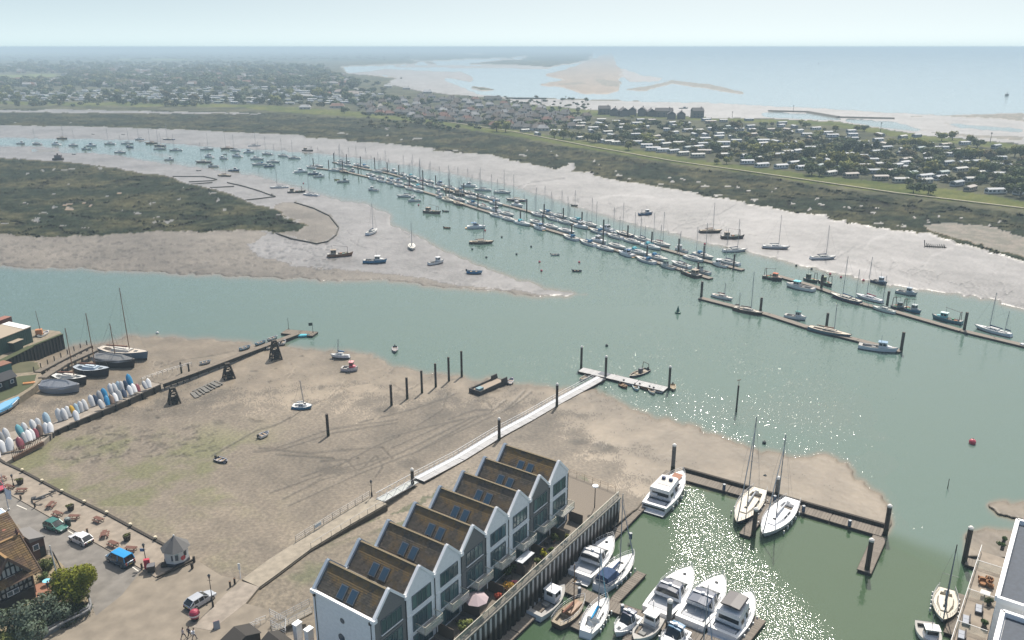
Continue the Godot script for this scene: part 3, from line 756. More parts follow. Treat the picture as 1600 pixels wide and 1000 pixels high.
func long_pontoon() -> void:
	var alu := mat("pontoon_grating", L(0.5, 0.5, 0.5), 0.6, 0, "fine", 0.7); alu.vertex_color_use_as_albedo = true
	var fm := mat("black_float", L(0.035, 0.033, 0.03), 0.8)
	var white := mat("white_tread", L(0.72, 0.74, 0.76), 0.5, 0, "fine", 0.8)
	var o := thing("floating_walkway", "long pale floating walkway running from causeway head out to the T-shaped landing stage", "pontoon")
	var st := [[654, 749, 2.75], [717, 716, 2.1], [780, 677.5, 1.6], [826, 653, 1.1], [870, 627.5, 0.75], [939, 590, 0.62]]
	for i in st.size() - 1:
		deck_run(o, P(st[i][0], st[i][1], st[i][2]), P(st[i + 1][0], st[i + 1][1], st[i + 1][2]), 2.7, alu, fm, 12.0)
	var ro := MB.new().box(Vector3(0, 0.52, 0), Vector3(0.07, 1.05, 0.07)).mesh(); var ra := MB.new(); var stp := MB.new()
	for i in st.size() - 1:
		var a := P(st[i][0], st[i][1], st[i][2]); var b := P(st[i + 1][0], st[i + 1][1], st[i + 1][2])
		var s := (b - a).normalized().cross(Vector3.UP).normalized()
		var aa := a - s * 1.25; var bb := b - s * 1.25
		stp.bar(aa + s * 0.55 + Vector3(0, 0.02, 0), bb + s * 0.55 + Vector3(0, 0.02, 0), 1.0, 0.03)
		ra.bar(aa + Vector3(0, 1.05, 0), bb + Vector3(0, 1.05, 0), 0.07, 0.07); ra.bar(aa + Vector3(0, 0.55, 0), bb + Vector3(0, 0.55, 0), 0.05, 0.05)
		var n := roundi(a.distance_to(b) / 1.5)
		for k in n:
			var p := aa.lerp(bb, float(k) / n)
			part(o, "rail_post", ro, mat("galvanised", L(0.5, 0.51, 0.52), 0.45, 0.4)).position = p
	part(o, "tread_strip", stp, white); part(o, "handrail", ra, mat("galvanised", L(0.5, 0.51, 0.52), 0.45, 0.4))
	# gangway
	var g := thing("gangway", "grey lattice-sided gangway bridging from the causeway head to the floating walkway", "gangway")
	var a := P(594, 782, 4.0); var b := P(648, 752, 2.85)
	var s := (b - a).normalized().cross(Vector3.UP).normalized()
	part(g, "walking_surface", MB.new().bar(a, b, 1.7, 0.12), mat("gangway_deck", L(0.33, 0.35, 0.34), 0.7))
	for e in [1.0, -1.0]:
		var t := MB.new()
		var u := Vector3(0, 1.2, 0)
		t.bar(a + s * 0.85 * e + u, b + s * 0.85 * e + u, 0.08, 0.08); t.bar(a + s * 0.85 * e, b + s * 0.85 * e, 0.1, 0.2)
		var n := 8
		for k in n:
			var p: Vector3 = a.lerp(b, float(k) / n) + s * 0.85 * e; var q: Vector3 = a.lerp(b, (k + 1.0) / n) + s * 0.85 * e
			if k % 2 == 0: t.bar(p, q + u, 0.05, 0.05)
			else: t.bar(p + u, q, 0.05, 0.05)
		part(g, "lattice_side", t, mats.galvanised)
	var th := thing("landing_stage", "pale T-shaped landing stage at the outer end of the long floating walkway", "pontoon")
	deck_run(th, P(907, 577, 0.62), P(1041, 608, 0.62), 3.0, alu, fm, 8.0)
	part(th, "dark_mat", MB.new().bar(P(937, 582, 0.66), P(952, 586, 0.66), 2.0, 0.03), mat("dark_mat", L(0.12, 0.13, 0.15), 0.8))
	var names_ := ["beside the gangway foot", "standing second along the walkway from the gangway", "standing third along the walkway, nearest the T-head", "at the inner corner of the T-shaped stage", "at the upstream end of the T-shaped stage", "at the downstream end of the T-shaped stage"]
	var pp := [[645, 763, 2.2, 732], [780, 688, 1.3, 653], [870, 637, 0.4, 599], [946, 593, -0.3, 556], [908, 577, -0.3, 541], [1045, 611, -0.3, 572]]
	for i in 6:
		pile(pp[i][0], pp[i][1], pp[i][2], pp[i][3], "tall dark steel pile with pale cap " + names_[i], "piles of the long walkway")
	var six := [[612, 636, 601], [636.5, 625, 590], [659.5, 615.5, 579], [681, 606, 568], [701.5, 596, 558], [721.5, 587.5, 548.5]]
	for i in 6:
		pile(six[i][0], six[i][1], 0.45, six[i][2], "dark timber pile, %s from the houses' end of the row of six on the mud" % ORD[i], "row of six piles on the mud", 0.28, false)
	pile(513, 681, 1.4, 647, "lone dark timber pile standing on the open mud beside the tractor tracks", "", 0.3, false)
	pile(1150, 646, -0.4, 602, "slim dark pile with a topmark standing alone in the river", "", 0.2, false)
	pile(1480, 766, -0.4, 748, "thin withy pole in the shallow water near the right edge", "", 0.06, false)

func houses() -> void:
	var GH := 5.6
	var a := P(608, 921, 17.3); var b := P(874, 721, 17.3)
	var u := (b - a).normalized(); var nrm := u.cross(Vector3.UP).normalized()
	var pitch := a.distance_to(b) / 7.0
	var w := pitch / 2.0
	var dp := 10.4
	var turn := yaw_of(u)
	var EA := 8.7; var RI := 11.45
	# ground under and in front of the houses
	var A := a - u * (w + 0.6); var B := b + u * w
	var poly := [A - nrm * (dp + 0.1), B - nrm * (dp + 0.1), P(889, 741, GH), P(962, 769, GH), P(963, 776, GH)]
	var wall_a := P(963, 776, GH)
	var off := (wall_a - a).dot(nrm)
	off = 3.5
	var W0 := Vector3(a.x, GH, a.z) + nrm * off - u * (w + 12.0); var W1 := Vector3(b.x, GH, b.z) + nrm * off + u * ((wall_a - b).dot(u))
	poly[4] = W1
	var pl := []
	for p in poly: pl.append(Vector2(p.x, p.z))
	pl.append(Vector2(W0.x, W0.z)); var bk := A - nrm * (dp + 0.1) - u * 12.0; pl.append(Vector2(bk.x, bk.z))
	struct("house_terrace", MB.new().prism(pl, -1.0, GH), mat("terrace_gravel", L(0.23, 0.195, 0.155), 0.9, 0, "fine", 0.5))
	# sheet piling: every pan a piece
	var sw := thing("sheet_pile_wall", "tall rust-streaked corrugated steel sheet pile wall between townhouses and marina", "wall")
	var len_ := W0.distance_to(W1)
	var n := roundi(len_ / 1.15)
	var pan := MB.new()
	var pw := len_ / n
	var prof := [Vector2(0, 0.16), Vector2(pw * 0.28, 0.16), Vector2(pw * 0.4, 0.52), Vector2(pw * 0.8, 0.52), Vector2(pw * 0.92, 0.16), Vector2(pw, 0.16)]
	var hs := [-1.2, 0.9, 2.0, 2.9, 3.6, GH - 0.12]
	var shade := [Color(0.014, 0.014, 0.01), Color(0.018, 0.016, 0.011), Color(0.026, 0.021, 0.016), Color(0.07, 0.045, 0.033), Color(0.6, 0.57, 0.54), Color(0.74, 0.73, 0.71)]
	var pans := []
	for vr in 4:
		pan = MB.new()
		for j in 5:
			var s0: float = -0.35 if j == 1 or j == 3 else 0.0
			for i in 5:
				pan.quad(Vector3(prof[i].x, hs[j], prof[i].y), Vector3(prof[i + 1].x, hs[j], prof[i + 1].y), Vector3(prof[i + 1].x, hs[j + 1], prof[i + 1].y), Vector3(prof[i].x, hs[j + 1], prof[i].y))
				var k := pan.c.size()
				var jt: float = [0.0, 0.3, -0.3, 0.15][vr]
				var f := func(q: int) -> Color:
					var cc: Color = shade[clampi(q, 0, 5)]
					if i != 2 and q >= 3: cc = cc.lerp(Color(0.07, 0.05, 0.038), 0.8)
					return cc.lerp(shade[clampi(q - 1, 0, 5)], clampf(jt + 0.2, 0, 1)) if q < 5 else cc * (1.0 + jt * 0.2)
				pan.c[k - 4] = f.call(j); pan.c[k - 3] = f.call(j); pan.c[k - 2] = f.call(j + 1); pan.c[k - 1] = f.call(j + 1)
		pans.append(pan.mesh())
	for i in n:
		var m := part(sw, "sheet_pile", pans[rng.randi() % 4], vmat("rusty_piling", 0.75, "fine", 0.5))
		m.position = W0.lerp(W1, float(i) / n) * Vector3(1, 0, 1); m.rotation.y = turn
	part(sw, "capping_beam", MB.new().bar(W0 + nrm * 0.35 + Vector3(0, 0.02, 0), W1 + nrm * 0.35 + Vector3(0, 0.02, 0), 0.5, 0.28), mat("capping", L(0.22, 0.21, 0.18), 0.8, 0, "blotch", 0.3))
	var end_ := W1 - nrm * 0.1
	var far := P(962, 769, GH)
	part(sw, "end_return", MB.new().bar(Vector3(W1.x, 2.2, W1.z) + nrm * 0.3, Vector3(far.x, 2.2, far.z), 0.3, 6.6), mats.stained_concrete)
	# glass rail along the patios
	var gr := thing("glass_balustrade", "glass balustrade with pale handrail along the patio edge above the sheet piling", "railing")
	var gl := glassy()
	var hr := MB.new(); var gp := MB.new()
	var p0 := W0 + nrm * 0.15 + Vector3(0, 0.16, 0); var p1 := W1 + nrm * 0.15 + Vector3(0, 0.16, 0)
	hr.bar(p0 + Vector3(0, 1.05, 0), p1 + Vector3(0, 1.05, 0), 0.1, 0.07)
	var gn := 34
	for i in gn + 1:
		var p := p0.lerp(p1, float(i) / gn)
		gp.bar(p, p + Vector3(0, 1.03, 0), 0.06, 0.06)
		if i < gn:
			var q := p0.lerp(p1, (i + 1.0) / gn)
			part(gr, "pane", MB.new().bar(p + Vector3(0, 0.52, 0) + u * 0.08, q + Vector3(0, 0.52, 0) - u * 0.08, 0.02, 0.86), gl)
	part(gr, "handrail", hr, mat("pale_rail", L(0.4, 0.37, 0.3), 0.5)); part(gr, "post", gp, mats.pale_rail)
	rail_line("terrace_railing", [P(889, 741, GH), P(926, 755, GH), P(962, 769, GH)], GH, 1.1, 1.9, mat("wooden_rail", L(0.4, 0.31, 0.22), 0.8), "timber post and rail fence on the seaward side of the gravel terrace", 2)
	# the eight houses
	var white := mat("white_render", L(0.84, 0.84, 0.83), 0.85, 0, "streak", 0.25)
	var brick := mat("grey_cladding", L(0.23, 0.225, 0.215), 0.85, 0, "fine", 0.6)
	var coping := mat("white_coping", L(0.80, 0.80, 0.79), 0.6)
	var lead := mat("blue_grey_coping", L(0.42, 0.47, 0.52), 0.6)
	var slates := [slate_mesh(w, dp, RI - EA, 1, 0.75), slate_mesh(w, dp, RI - EA, 2, 0.55), slate_mesh(w, dp, RI - EA, 3, 1.1)]
	var look := [1, 0, 0, 1, 0, 0, 1, 0]
	var lich := [0, 0, 1, 0, 0, 1, 1, 2]
	var which := ["nearest the yard, end house with portholes", "second from the yard end", "third from the yard end", "fourth from the yard end", "fifth from the yard end, right of the middle", "sixth from the yard end", "seventh, last but one on the seaward end", "eighth, on the seaward end with orange lichen on its roof"]
	for i in 8:
		var o := thing("townhouse", "%s gabled three-storey townhouse, %s" % ["white rendered" if look[i] == 0 else "grey clad", which[i]], "townhouse", Vector3(a.x, GH, a.z) + u * pitch * i, turn, "terrace of eight gabled townhouses")
		var wm: Material = white if look[i] == 0 else brick
		var body := MB.new()
		var x0 := -w + 0.02; var x1 := w - 0.02
		var F := func(z: float) -> Array: return [Vector3(x0, -0.5, z), Vector3(x1, -0.5, z), Vector3(x1, EA, z), Vector3(0, RI, z), Vector3(x0, EA, z)]
		var fr: Array = F.call(0.0); var re: Array = F.call(-dp)
		body.quad(fr[0], fr[1], fr[2], fr[4]); body.tri(fr[4], fr[2], fr[3])
		body.quad(re[1], re[0], re[4], re[2]); body.tri(re[2], re[4], re[3])
		body.quad(re[0], fr[0], fr[4], re[4]); body.quad(fr[1], re[1], re[2], fr[2])
		part(o, "wall", body, wm)
		if i == 0: part(o, "end_wall", MB.new().box(Vector3(x0 - 0.03, EA / 2 - 0.25, -dp / 2), Vector3(0.06, EA + 0.5, dp)), white)
		# roof
		var rf := MB.new()
		rf.quad(fr[4] + Vector3(0, 0.01, -0.3), fr[3] + Vector3(0, 0.01, -0.3), re[3] + Vector3(0, 0.01, 0.3), re[4] + Vector3(0, 0.01, 0.3))
		rf.quad(fr[3] + Vector3(0, 0.01, -0.3), fr[2] + Vector3(0, 0.01, -0.3), re[2] + Vector3(0, 0.01, 0.3), re[3] + Vector3(0, 0.01, 0.3))
		var roof := part(o, "roof", rf, mat("roof_felt", L(0.10, 0.09, 0.08), 0.9))
		var sl := part(roof, "roof_slates", slates[lich[i]], vmat("slate", 0.75, "fine", 1.3)); sl.set_meta("kind", "stuff")
		part(roof, "ridge_tile", MB.new().bar(Vector3(0, RI + 0.1, -0.4), Vector3(0, RI + 0.1, -dp + 0.4), 0.3, 0.12), mat("ridge_lichen", L(0.21, 0.165, 0.10), 0.9, 0, "fine", 1.0))
		part(roof, "valley_gutter", MB.new().bar(Vector3(x1 - 0.15, EA + 0.12, -0.4), Vector3(x1 - 0.15, EA + 0.12, -dp + 0.4), 0.55, 0.16), mat("valley_lead", L(0.2, 0.19, 0.17), 0.7))
		# gable copings
		for e in 2:
			var z := -0.12 if e == 0 else -dp + 0.12
			var c := MB.new()
			for s in [-1.0, 1.0]:
				c.bar(Vector3(s * (w - 0.05), EA + 0.26, z), Vector3(s * 0.0, RI + 0.28, z), 0.42, 0.34)
			part(o, "gable_coping", c, coping if e == 0 else lead)
			var kn := MB.new().box(Vector3(-w + 0.05, EA + 0.15, z), Vector3(0.62, 0.5, 0.62))
			part(o, "kneeler_block", kn, coping)
		# roof windows
		var sld := Vector3(w, RI - EA, 0).normalized()
		var nn := Vector3(-sld.y, sld.x, 0)
		for k in 2:
			var ce := Vector3(-w * 0.62, EA + (RI - EA) * 0.38, -dp * 0.5 + (1.75 * k - 0.9)) + nn * 0.12
			var rb := Basis(sld, nn, Vector3(0, 0, 1))
			var fw := part(roof, "roof_window", MB.new().box(ce, Vector3(1.75, 0.14, 1.15), rb), mat("window_flashing", L(0.13, 0.14, 0.15), 0.5))
			part(fw, "pane", MB.new().box(ce + nn * 0.08, Vector3(1.5, 0.03, 0.92), rb), mat("roof_glass", L(0.05, 0.09, 0.13), 0.06, 0.2))
		part(roof, "vent_pipe", MB.new().tube(Vector3(w * 0.55, EA + 1.0, -dp * 0.45), Vector3(w * 0.55, EA + 2.1, -dp * 0.45), 0.07, 0.07, 6), mat("black_pipe", L(0.02, 0.02, 0.022), 0.5))
		# windows of the front
		facade_window(o, 0.1, 6.35, 3.5, 2.0, 4, look[i])
		facade_window(o, 0.1, 3.1, 3.5, 2.35, 4, look[i])
		facade_window(o, 0.1, 0.15, 3.6, 2.3, 4, look[i])
		part(o, "band", MB.new().box(Vector3(0, 5.75, 0.03), Vector3(2 * w - 0.3, 0.25, 0.1)), wm)
		# balcony
		if i != 0:
			var bx := 0.55
			var bal := part(o, "balcony", MB.new().box(Vector3(bx, 2.95, 0.8), Vector3(3.5, 0.2, 1.6)), mat("balcony_slab", L(0.28, 0.27, 0.25), 0.8))
			for q in [[bx, 1.56, 3.4, 0.04], [bx - 1.72, 0.8, 0.04, 1.5], [bx + 1.72, 0.8, 0.04, 1.5]]:
				part(bal, "glass_panel", MB.new().box(Vector3(q[0], 3.55, q[1]), Vector3(q[2], 0.95, q[3])), gl)
			var br := MB.new()
			br.bar(Vector3(bx - 1.72, 4.08, 1.56), Vector3(bx + 1.72, 4.08, 1.56), 0.06, 0.06)
			for s in [-1.72, 1.72]: br.bar(Vector3(bx + s, 4.08, 0.05), Vector3(bx + s, 4.08, 1.56), 0.06, 0.06); br.bar(Vector3(bx + s, 3.0, 1.56), Vector3(bx + s, 4.08, 1.56), 0.05, 0.05)
			part(bal, "balcony_rail", br, mats.pale_rail)
		part(o, "downpipe", MB.new().tube(Vector3(w - 0.1, 0, 0.08), Vector3(w - 0.1, EA - 0.2, 0.08), 0.06, 0.06, 6), mats.black_pipe)
		part(o, "patio_divider", MB.new().box(Vector3(w, 0.9, 1.6), Vector3(0.08, 1.8, 2.6)), mat("cedar_fence", L(0.10, 0.075, 0.055), 0.9))
		if i == 0:
			for q in [[-3.2, 6.6, 0.32, "upper"], [-3.55, 4.0, 0.5, "lower"]]:
				var ph := part(o, "porthole_window", MB.new().tube(Vector3(x0 - 0.06, q[1], q[0] - 2.2), Vector3(x0 + 0.02, q[1], q[0] - 2.2), q[2] + 0.08, q[2] + 0.08, 16), mat("porthole_frame", L(0.1, 0.1, 0.11), 0.4))
				part(ph, "pane", MB.new().tube(Vector3(x0 - 0.09, q[1], q[0] - 2.2), Vector3(x0 - 0.05, q[1], q[0] - 2.2), q[2], q[2], 16), mats.roof_glass)
			var dpp := MB.new()
			for z in [-0.55, -dp + 0.4]:
				dpp.tube(Vector3(x0 - 0.08, 0, z), Vector3(x0 - 0.08, EA - 0.3, z), 0.06, 0.06, 6); dpp.box(Vector3(x0 - 0.14, EA - 0.25, z), Vector3(0.3, 0.35, 0.3))
			part(o, "wall_downpipe", dpp, mats.black_pipe)
			part(o, "parapet", MB.new().bar(Vector3(x0 - 0.05, EA + 0.2, -0.35), Vector3(x0 - 0.05, EA + 0.2, -dp + 0.35), 0.38, 0.3), coping)
		else:
			part(o, "parapet", MB.new().bar(Vector3(x0 + 0.05, EA + 0.02, -0.35), Vector3(x0 + 0.05, EA + 0.02, -dp + 0.35), 0.2, 0.14), lead)
	patio_things(Vector3(a.x, GH, a.z), u, nrm, pitch, turn)
	# steps, pillars and rails at the near end
	for q in [[464, 974, 8.6, "left"], [482, 983, 8.2, "right"]]:
		var c := P(q[0], q[1], 6.9)
		var o := thing("gate_pillar", "%s white capped square pillar at the foot of the end townhouse" % ("outer" if q[3] == "left" else "inner"), "pillar", Vector3(c.x, 4.0, c.z), turn)
		part(o, "shaft", MB.new().box(Vector3(0, 1.4, 0), Vector3(0.95, 2.9, 0.7)), white); part(o, "cap", MB.new().box(Vector3(0, 2.93, 0), Vector3(1.1, 0.14, 0.85)), coping)
	var rp := thing("entrance_ramp", "pale concrete ramp climbing beside the end townhouse", "ramp")
	var ra := P(425, 984, 4.05); var rb2 := P(486, 952, 5.6)
	part(rp, "ramp_surface", MB.new().bar(ra, rb2, 1.8, 0.3), concrete_())
	for s in [-0.9, 0.9]:
		var sd: Vector3 = (rb2 - ra).normalized().cross(Vector3.UP).normalized() * s
		var m := MB.new()
		for k in 3: m.tube(ra + sd + Vector3(0, 0.35 + 0.35 * k, 0), rb2 + sd + Vector3(0, 0.35 + 0.35 * k, 0), 0.035, 0.035, 5)
		for k in 6: m.tube(ra.lerp(rb2, k / 5.0) + sd, ra.lerp(rb2, k / 5.0) + sd + Vector3(0, 1.05, 0), 0.035, 0.035, 5)
		part(rp, "handrail", m, mats.galvanised)
	rail_line("ramp_landing_railing", [[422, 962], [448, 976], [446, 992], [424, 980]], 4.0, 1.1, 1.2, mats.galvanised, "grey three-bar railing around the ramp landing beside the shingle", 3)
	for k in 3:
		var r := thing("cycle_stand", "grey steel cycle stand, %s in line beside the ramp landing" % ORD[k], "cycle stand", P(390 + 9 * k, 986 - 6 * k, 4.0), 0.6, "cycle stands by the ramp")
		part(r, "frame", MB.new().path([Vector3(-0.7, 0, 0), Vector3(-0.7, 0.95, 0), Vector3(0.7, 0.95, 0), Vector3(0.7, 0, 0)], 0.035), mats.galvanised)
		part(r, "rail", MB.new().path([Vector3(-0.7, 0.5, 0), Vector3(0.7, 0.5, 0)], 0.03), mats.galvanised)
	for q in [[375, 986], [429, 994]]:
		var c := P(q[0], q[1], 6.6)
		var o := thing("gabled_store", "%s dark timber bin store with a pointed roof at the bottom edge" % ("larger" if q[0] < 400 else "smaller"), "shed", Vector3(c.x, 4.0, c.z), turn - 0.1, "dark bin stores at the bottom edge")
		var s := 2.2 if q[0] < 400 else 1.6
		part(o, "wall", MB.new().box(Vector3(0, 0.9, 0), Vector3(s * 2 - 0.3, 1.8, 2.4)), mat("dark_boards", L(0.06, 0.048, 0.038), 0.9, 0, "fine", 0.8))
		var r := MB.new()
		r.hexa([Vector3(-s, 1.75, 1.4), Vector3(s, 1.75, 1.4), Vector3(s, 1.75, -1.4), Vector3(-s, 1.75, -1.4), Vector3(-0.02, 2.6, 1.4), Vector3(0.02, 2.6, 1.4), Vector3(0.02, 2.6, -1.4), Vector3(-0.02, 2.6, -1.4)])
		part(o, "roof", r, mat("dark_shingles", L(0.05, 0.044, 0.038), 0.9, 0, "fine", 0.8))
func concrete_() -> Material: return mats.pale_concrete
func glassy() -> StandardMaterial3D:
	if mats.has("glass"): return mats.glass
	var g := mat("glass", Color(0.75, 0.85, 0.82, 0.1), 0.04)
	g.transparency = BaseMaterial3D.TRANSPARENCY_ALPHA
	return g
func facade_window(o: Node3D, x: float, y: float, ww: float, hh: float, n: int, look: int) -> void:
	var fm := mat("window_frame", L(0.10, 0.13, 0.14), 0.4)
	var f := MB.new()
	f.box(Vector3(x, y + 0.04, 0.05), Vector3(ww, 0.08, 0.12)); f.box(Vector3(x, y + hh - 0.04, 0.05), Vector3(ww, 0.08, 0.12))
	for i in n + 1: f.box(Vector3(x - ww / 2 + ww * i / n, y + hh / 2, 0.05), Vector3(0.08, hh, 0.12))
	var win := part(o, "window", f, fm)
	part(win, "sill", MB.new().box(Vector3(x, y - 0.06, 0.08), Vector3(ww + 0.2, 0.08, 0.2)), mats.white_coping)
	for i in n:
		var g := mat("window_glass_%d" % (rng.randi() % 3), [L(0.05, 0.09, 0.10), L(0.09, 0.16, 0.16), L(0.025, 0.04, 0.05)][rng.randi() % 3], 0.05, 0.1)
		part(win, "pane", MB.new().box(Vector3(x - ww / 2 + ww * (i + 0.5) / n, y + hh / 2, 0.03), Vector3(ww / n - 0.07, hh - 0.1, 0.04)), g)
func slate_mesh(w: float, dp: float, rise: float, sd: int, lichen: float) -> ArrayMesh:
	var r := RandomNumberGenerator.new(); r.seed = sd
	var nz := FastNoiseLite.new(); nz.seed = sd * 7; nz.frequency = 0.35
	var mb := MB.new()
	var EA := 8.7
	for s in [-1.0, 1.0]:
		var sl := Vector3(-s * w, rise, 0)
		var len_ := sl.length(); sl = sl.normalized()
		var nn := Vector3(s * sl.y, absf(sl.x), 0)
		var rows := roundi(len_ / 0.27); var cols := roundi((dp - 0.7) / 0.36)
		for i in rows:
			for j in cols:
				var z0 := -0.35 - (j + (0.5 if i % 2 else 0.0)) * 0.36
				if z0 - 0.35 < -dp + 0.35: continue
				var p := Vector3(s * w, EA, 0) + sl * (i * 0.27)
				var k := clampf(0.35 + 0.65 * float(i) / rows + nz.get_noise_2d(z0, i * 0.27) * 1.5, 0, 1) * lichen
				var c := Color(0.118, 0.098, 0.074) * r.randf_range(0.65, 1.35)
				if s < 0: c = c.lerp(Color(0.27, 0.165, 0.05), clampf(k * 1.7 - 0.5, 0, 0.9) * r.randf_range(0.4, 1.1))
				mb.col = Color(c.r, c.g, c.b)
				var lo := nn * (0.055 + r.randf() * 0.012); var hi := nn * 0.02
				var q0 := p + Vector3(0, 0, z0); var q1 := p + Vector3(0, 0, z0 - 0.345); var up := sl * 0.3
				if s < 0: mb.quad(q1 + lo, q0 + lo, q0 + up + hi, q1 + up + hi); mb.quad(q1 - nn * 0.0, q0 - nn * 0.0, q0 + lo, q1 + lo)
				else: mb.quad(q0 + lo, q1 + lo, q1 + up + hi, q0 + up + hi); mb.quad(q0, q1, q1 + lo, q0 + lo)
	return mb.mesh()
func patio_things(a: Vector3, u: Vector3, nrm: Vector3, pitch: float, turn: float) -> void:
	var at := func(i: float, d: float) -> Vector3: return a + u * pitch * i + nrm * d
	var um := thing("parasol", "large pale pink square parasol open on a townhouse patio", "parasol", at.call(2.62, 1.9), turn)
	part(um, "canopy", MB.new().lathe([Vector2(1.65, 2.2), Vector2(1.68, 2.28), Vector2(0.9, 2.6), Vector2(0, 2.95)], 8), mat("pink_canvas", L(0.36, 0.29, 0.3), 0.9)); part(um, "pole", MB.new().tube(Vector3(0, 0, 0), Vector3(0, 2.9, 0), 0.04), mats.galvanised); part(um, "base", MB.new().tube(Vector3(0, 0, 0), Vector3(0, 0.1, 0), 0.4, 0.4, 10), mats.black_pipe)
	var aw := thing("patio_canopy", "flat pale grey patio canopy on posts before the sixth townhouse", "canopy", at.call(4.75, 1.9), turn)
	part(aw, "sheet", MB.new().box(Vector3(0, 2.25, 0), Vector3(3.2, 0.06, 1.3)), mat("pale_canvas", L(0.5, 0.52, 0.54), 0.8))
	var pp := MB.new()
	for x in [-1.5, 1.5]:
		for z in [-0.6, 0.6]: pp.bar(Vector3(x, 0, z), Vector3(x, 2.25, z), 0.07, 0.07)
	part(aw, "post", pp, mats.black_pipe)
	var k := 0
	for q in [[3.25, 2.9, 0.55, L(0.34, 0.07, 0.04), "red-leaved"], [3.75, 2.5, 0.7, L(0.42, 0.26, 0.05), "golden"], [4.0, 3.0, 0.45, L(0.22, 0.07, 0.1), "purple-flowered"], [5.45, 2.6, 0.75, L(0.40, 0.36, 0.03), "yellow"], [1.9, 2.6, 0.8, L(0.14, 0.17, 0.05), "olive green"], [2.1, 3.0, 0.6, L(0.3, 0.32, 0.15), "pale green"], [4.2, 0.9, 0.9, L(0.06, 0.09, 0.03), "dark green"], [6.3, 1.6, 0.8, L(0.07, 0.09, 0.03), "dark bushy"], [0.9, 2.8, 0.5, L(0.1, 0.13, 0.04), "small green"], [5.1, 2.9, 0.5, L(0.13, 0.15, 0.05), "low green"], [5.75, 2.9, 0.45, L(0.09, 0.13, 0.04), "rounded green"], [6.6, 2.9, 0.4, L(0.16, 0.17, 0.06), "light green"]]:
		var o := thing("patio_shrub", "%s potted shrub on the patio of the %s townhouse from the yard" % [q[4], ORD[clampi(int(q[0] + 0.5), 0, 7)]], "shrub", at.call(q[0], q[1]), k * 1.3, "potted shrubs on the townhouse patios")
		part(o, "foliage", leaf_ball(q[2], q[2] * 0.9, 220, 40 + k, 0.16), leafmat("leaf_%d" % k, q[3])).position.y = 0.45 + q[2] * 0.8
		part(o, "pot", MB.new().lathe([Vector2(0, 0), Vector2(0.22, 0), Vector2(0.3, 0.5), Vector2(0.24, 0.5), Vector2(0, 0.42)], 10), mat("terracotta", L(0.25, 0.12, 0.07), 0.9))
		k += 1
	for i in 6:
		var o := thing("patio_table", "dark patio table outside the %s townhouse from the yard" % ORD[i + 1], "table", at.call(i + 1.1, 1.3), turn, "patio tables of the townhouses")
		part(o, "tabletop", MB.new().box(Vector3(0, 0.72, 0), Vector3(1.4, 0.05, 0.8)), mat("dark_rattan", L(0.05, 0.045, 0.045), 0.8))
		for x in [-0.6, 0.6]:
			for z in [-0.32, 0.32]: part(o, "leg", MB.new().box(Vector3(x, 0.35, z), Vector3(0.07, 0.7, 0.07)), mats.dark_rattan)
func leafmat(key: String, c: Color) -> StandardMaterial3D:
	var m := mat(key, c, 0.75)
	m.backlight_enabled = true; m.backlight = Color(0.6, 0.6, 0.4); m.metallic_specular = 0.2
	m.vertex_color_use_as_albedo = true
	return m
func leaf_ball(r: float, ry: float, n: int, sd: int, s: float, lobes := 5) -> ArrayMesh:   # leaf sprays through the volume of an uneven crown
	var g := RandomNumberGenerator.new(); g.seed = sd
	var mb := MB.new()
	var cs := []
	for i in lobes: cs.append([Vector3(g.randfn() * 0.42, g.randf_range(-0.45, 0.5), g.randfn() * 0.42) * Vector3(r, ry, r), g.randf_range(0.4, 0.68)])
	cs.append([Vector3.ZERO, 0.72])
	for i in n:
		var lb: Array = cs[g.randi() % cs.size()]
		var d := Vector3(g.randfn(), g.randfn(), g.randfn()).normalized()
		var p: Vector3 = lb[0] + d * Vector3(r, ry, r) * lb[1] * pow(g.randf(), 0.3)
		var sz := s * g.randf_range(0.6, 1.4)
		var ax := (d + Vector3(g.randfn(), g.randfn(), g.randfn()) * 0.5).normalized()
		var t := ax.cross(Vector3(g.randfn(), g.randfn(), g.randfn())).normalized()
		var b := ax.cross(t)
		var v := g.randf_range(0.65, 1.3)
		mb.col = Color(v * g.randf_range(0.9, 1.15), v, v * 0.9)
		mb.quad(p - t * sz, p - b * sz * 0.6 + ax * sz * 0.2, p + t * sz, p + b * sz * 0.6 + ax * sz * 0.2)
		var nn := (d + ax * 0.5 + Vector3(0, 0.45, 0)).normalized()
		for k in 4: mb.n[mb.n.size() - 1 - k] = nn
	return mb.mesh()
func sheet_wall(o: Node3D, a: Vector3, b: Vector3, y0: float, y1: float, m: Material, pitch := 1.1) -> void:
	var n := maxi(2, roundi(a.distance_to(b) / pitch))
	var d := (b - a).normalized(); var len_ := a.distance_to(b); var pw := len_ / n
	var mb := MB.new()
	var pr := [Vector2(0, 0.12), Vector2(pw * 0.3, 0.12), Vector2(pw * 0.42, 0.42), Vector2(pw * 0.8, 0.42), Vector2(pw * 0.92, 0.12), Vector2(pw, 0.12)]
	for i in 5: mb.quad(Vector3(pr[i].x, y0, pr[i].y), Vector3(pr[i + 1].x, y0, pr[i + 1].y), Vector3(pr[i + 1].x, y1, pr[i + 1].y), Vector3(pr[i].x, y1, pr[i].y))
	var me := mb.mesh()
	for i in n:
		var p := part(o, "sheet_pile", me, m)
		p.position = a.lerp(b, float(i) / n) * Vector3(1, 0, 1); p.rotation.y = yaw_of(d)

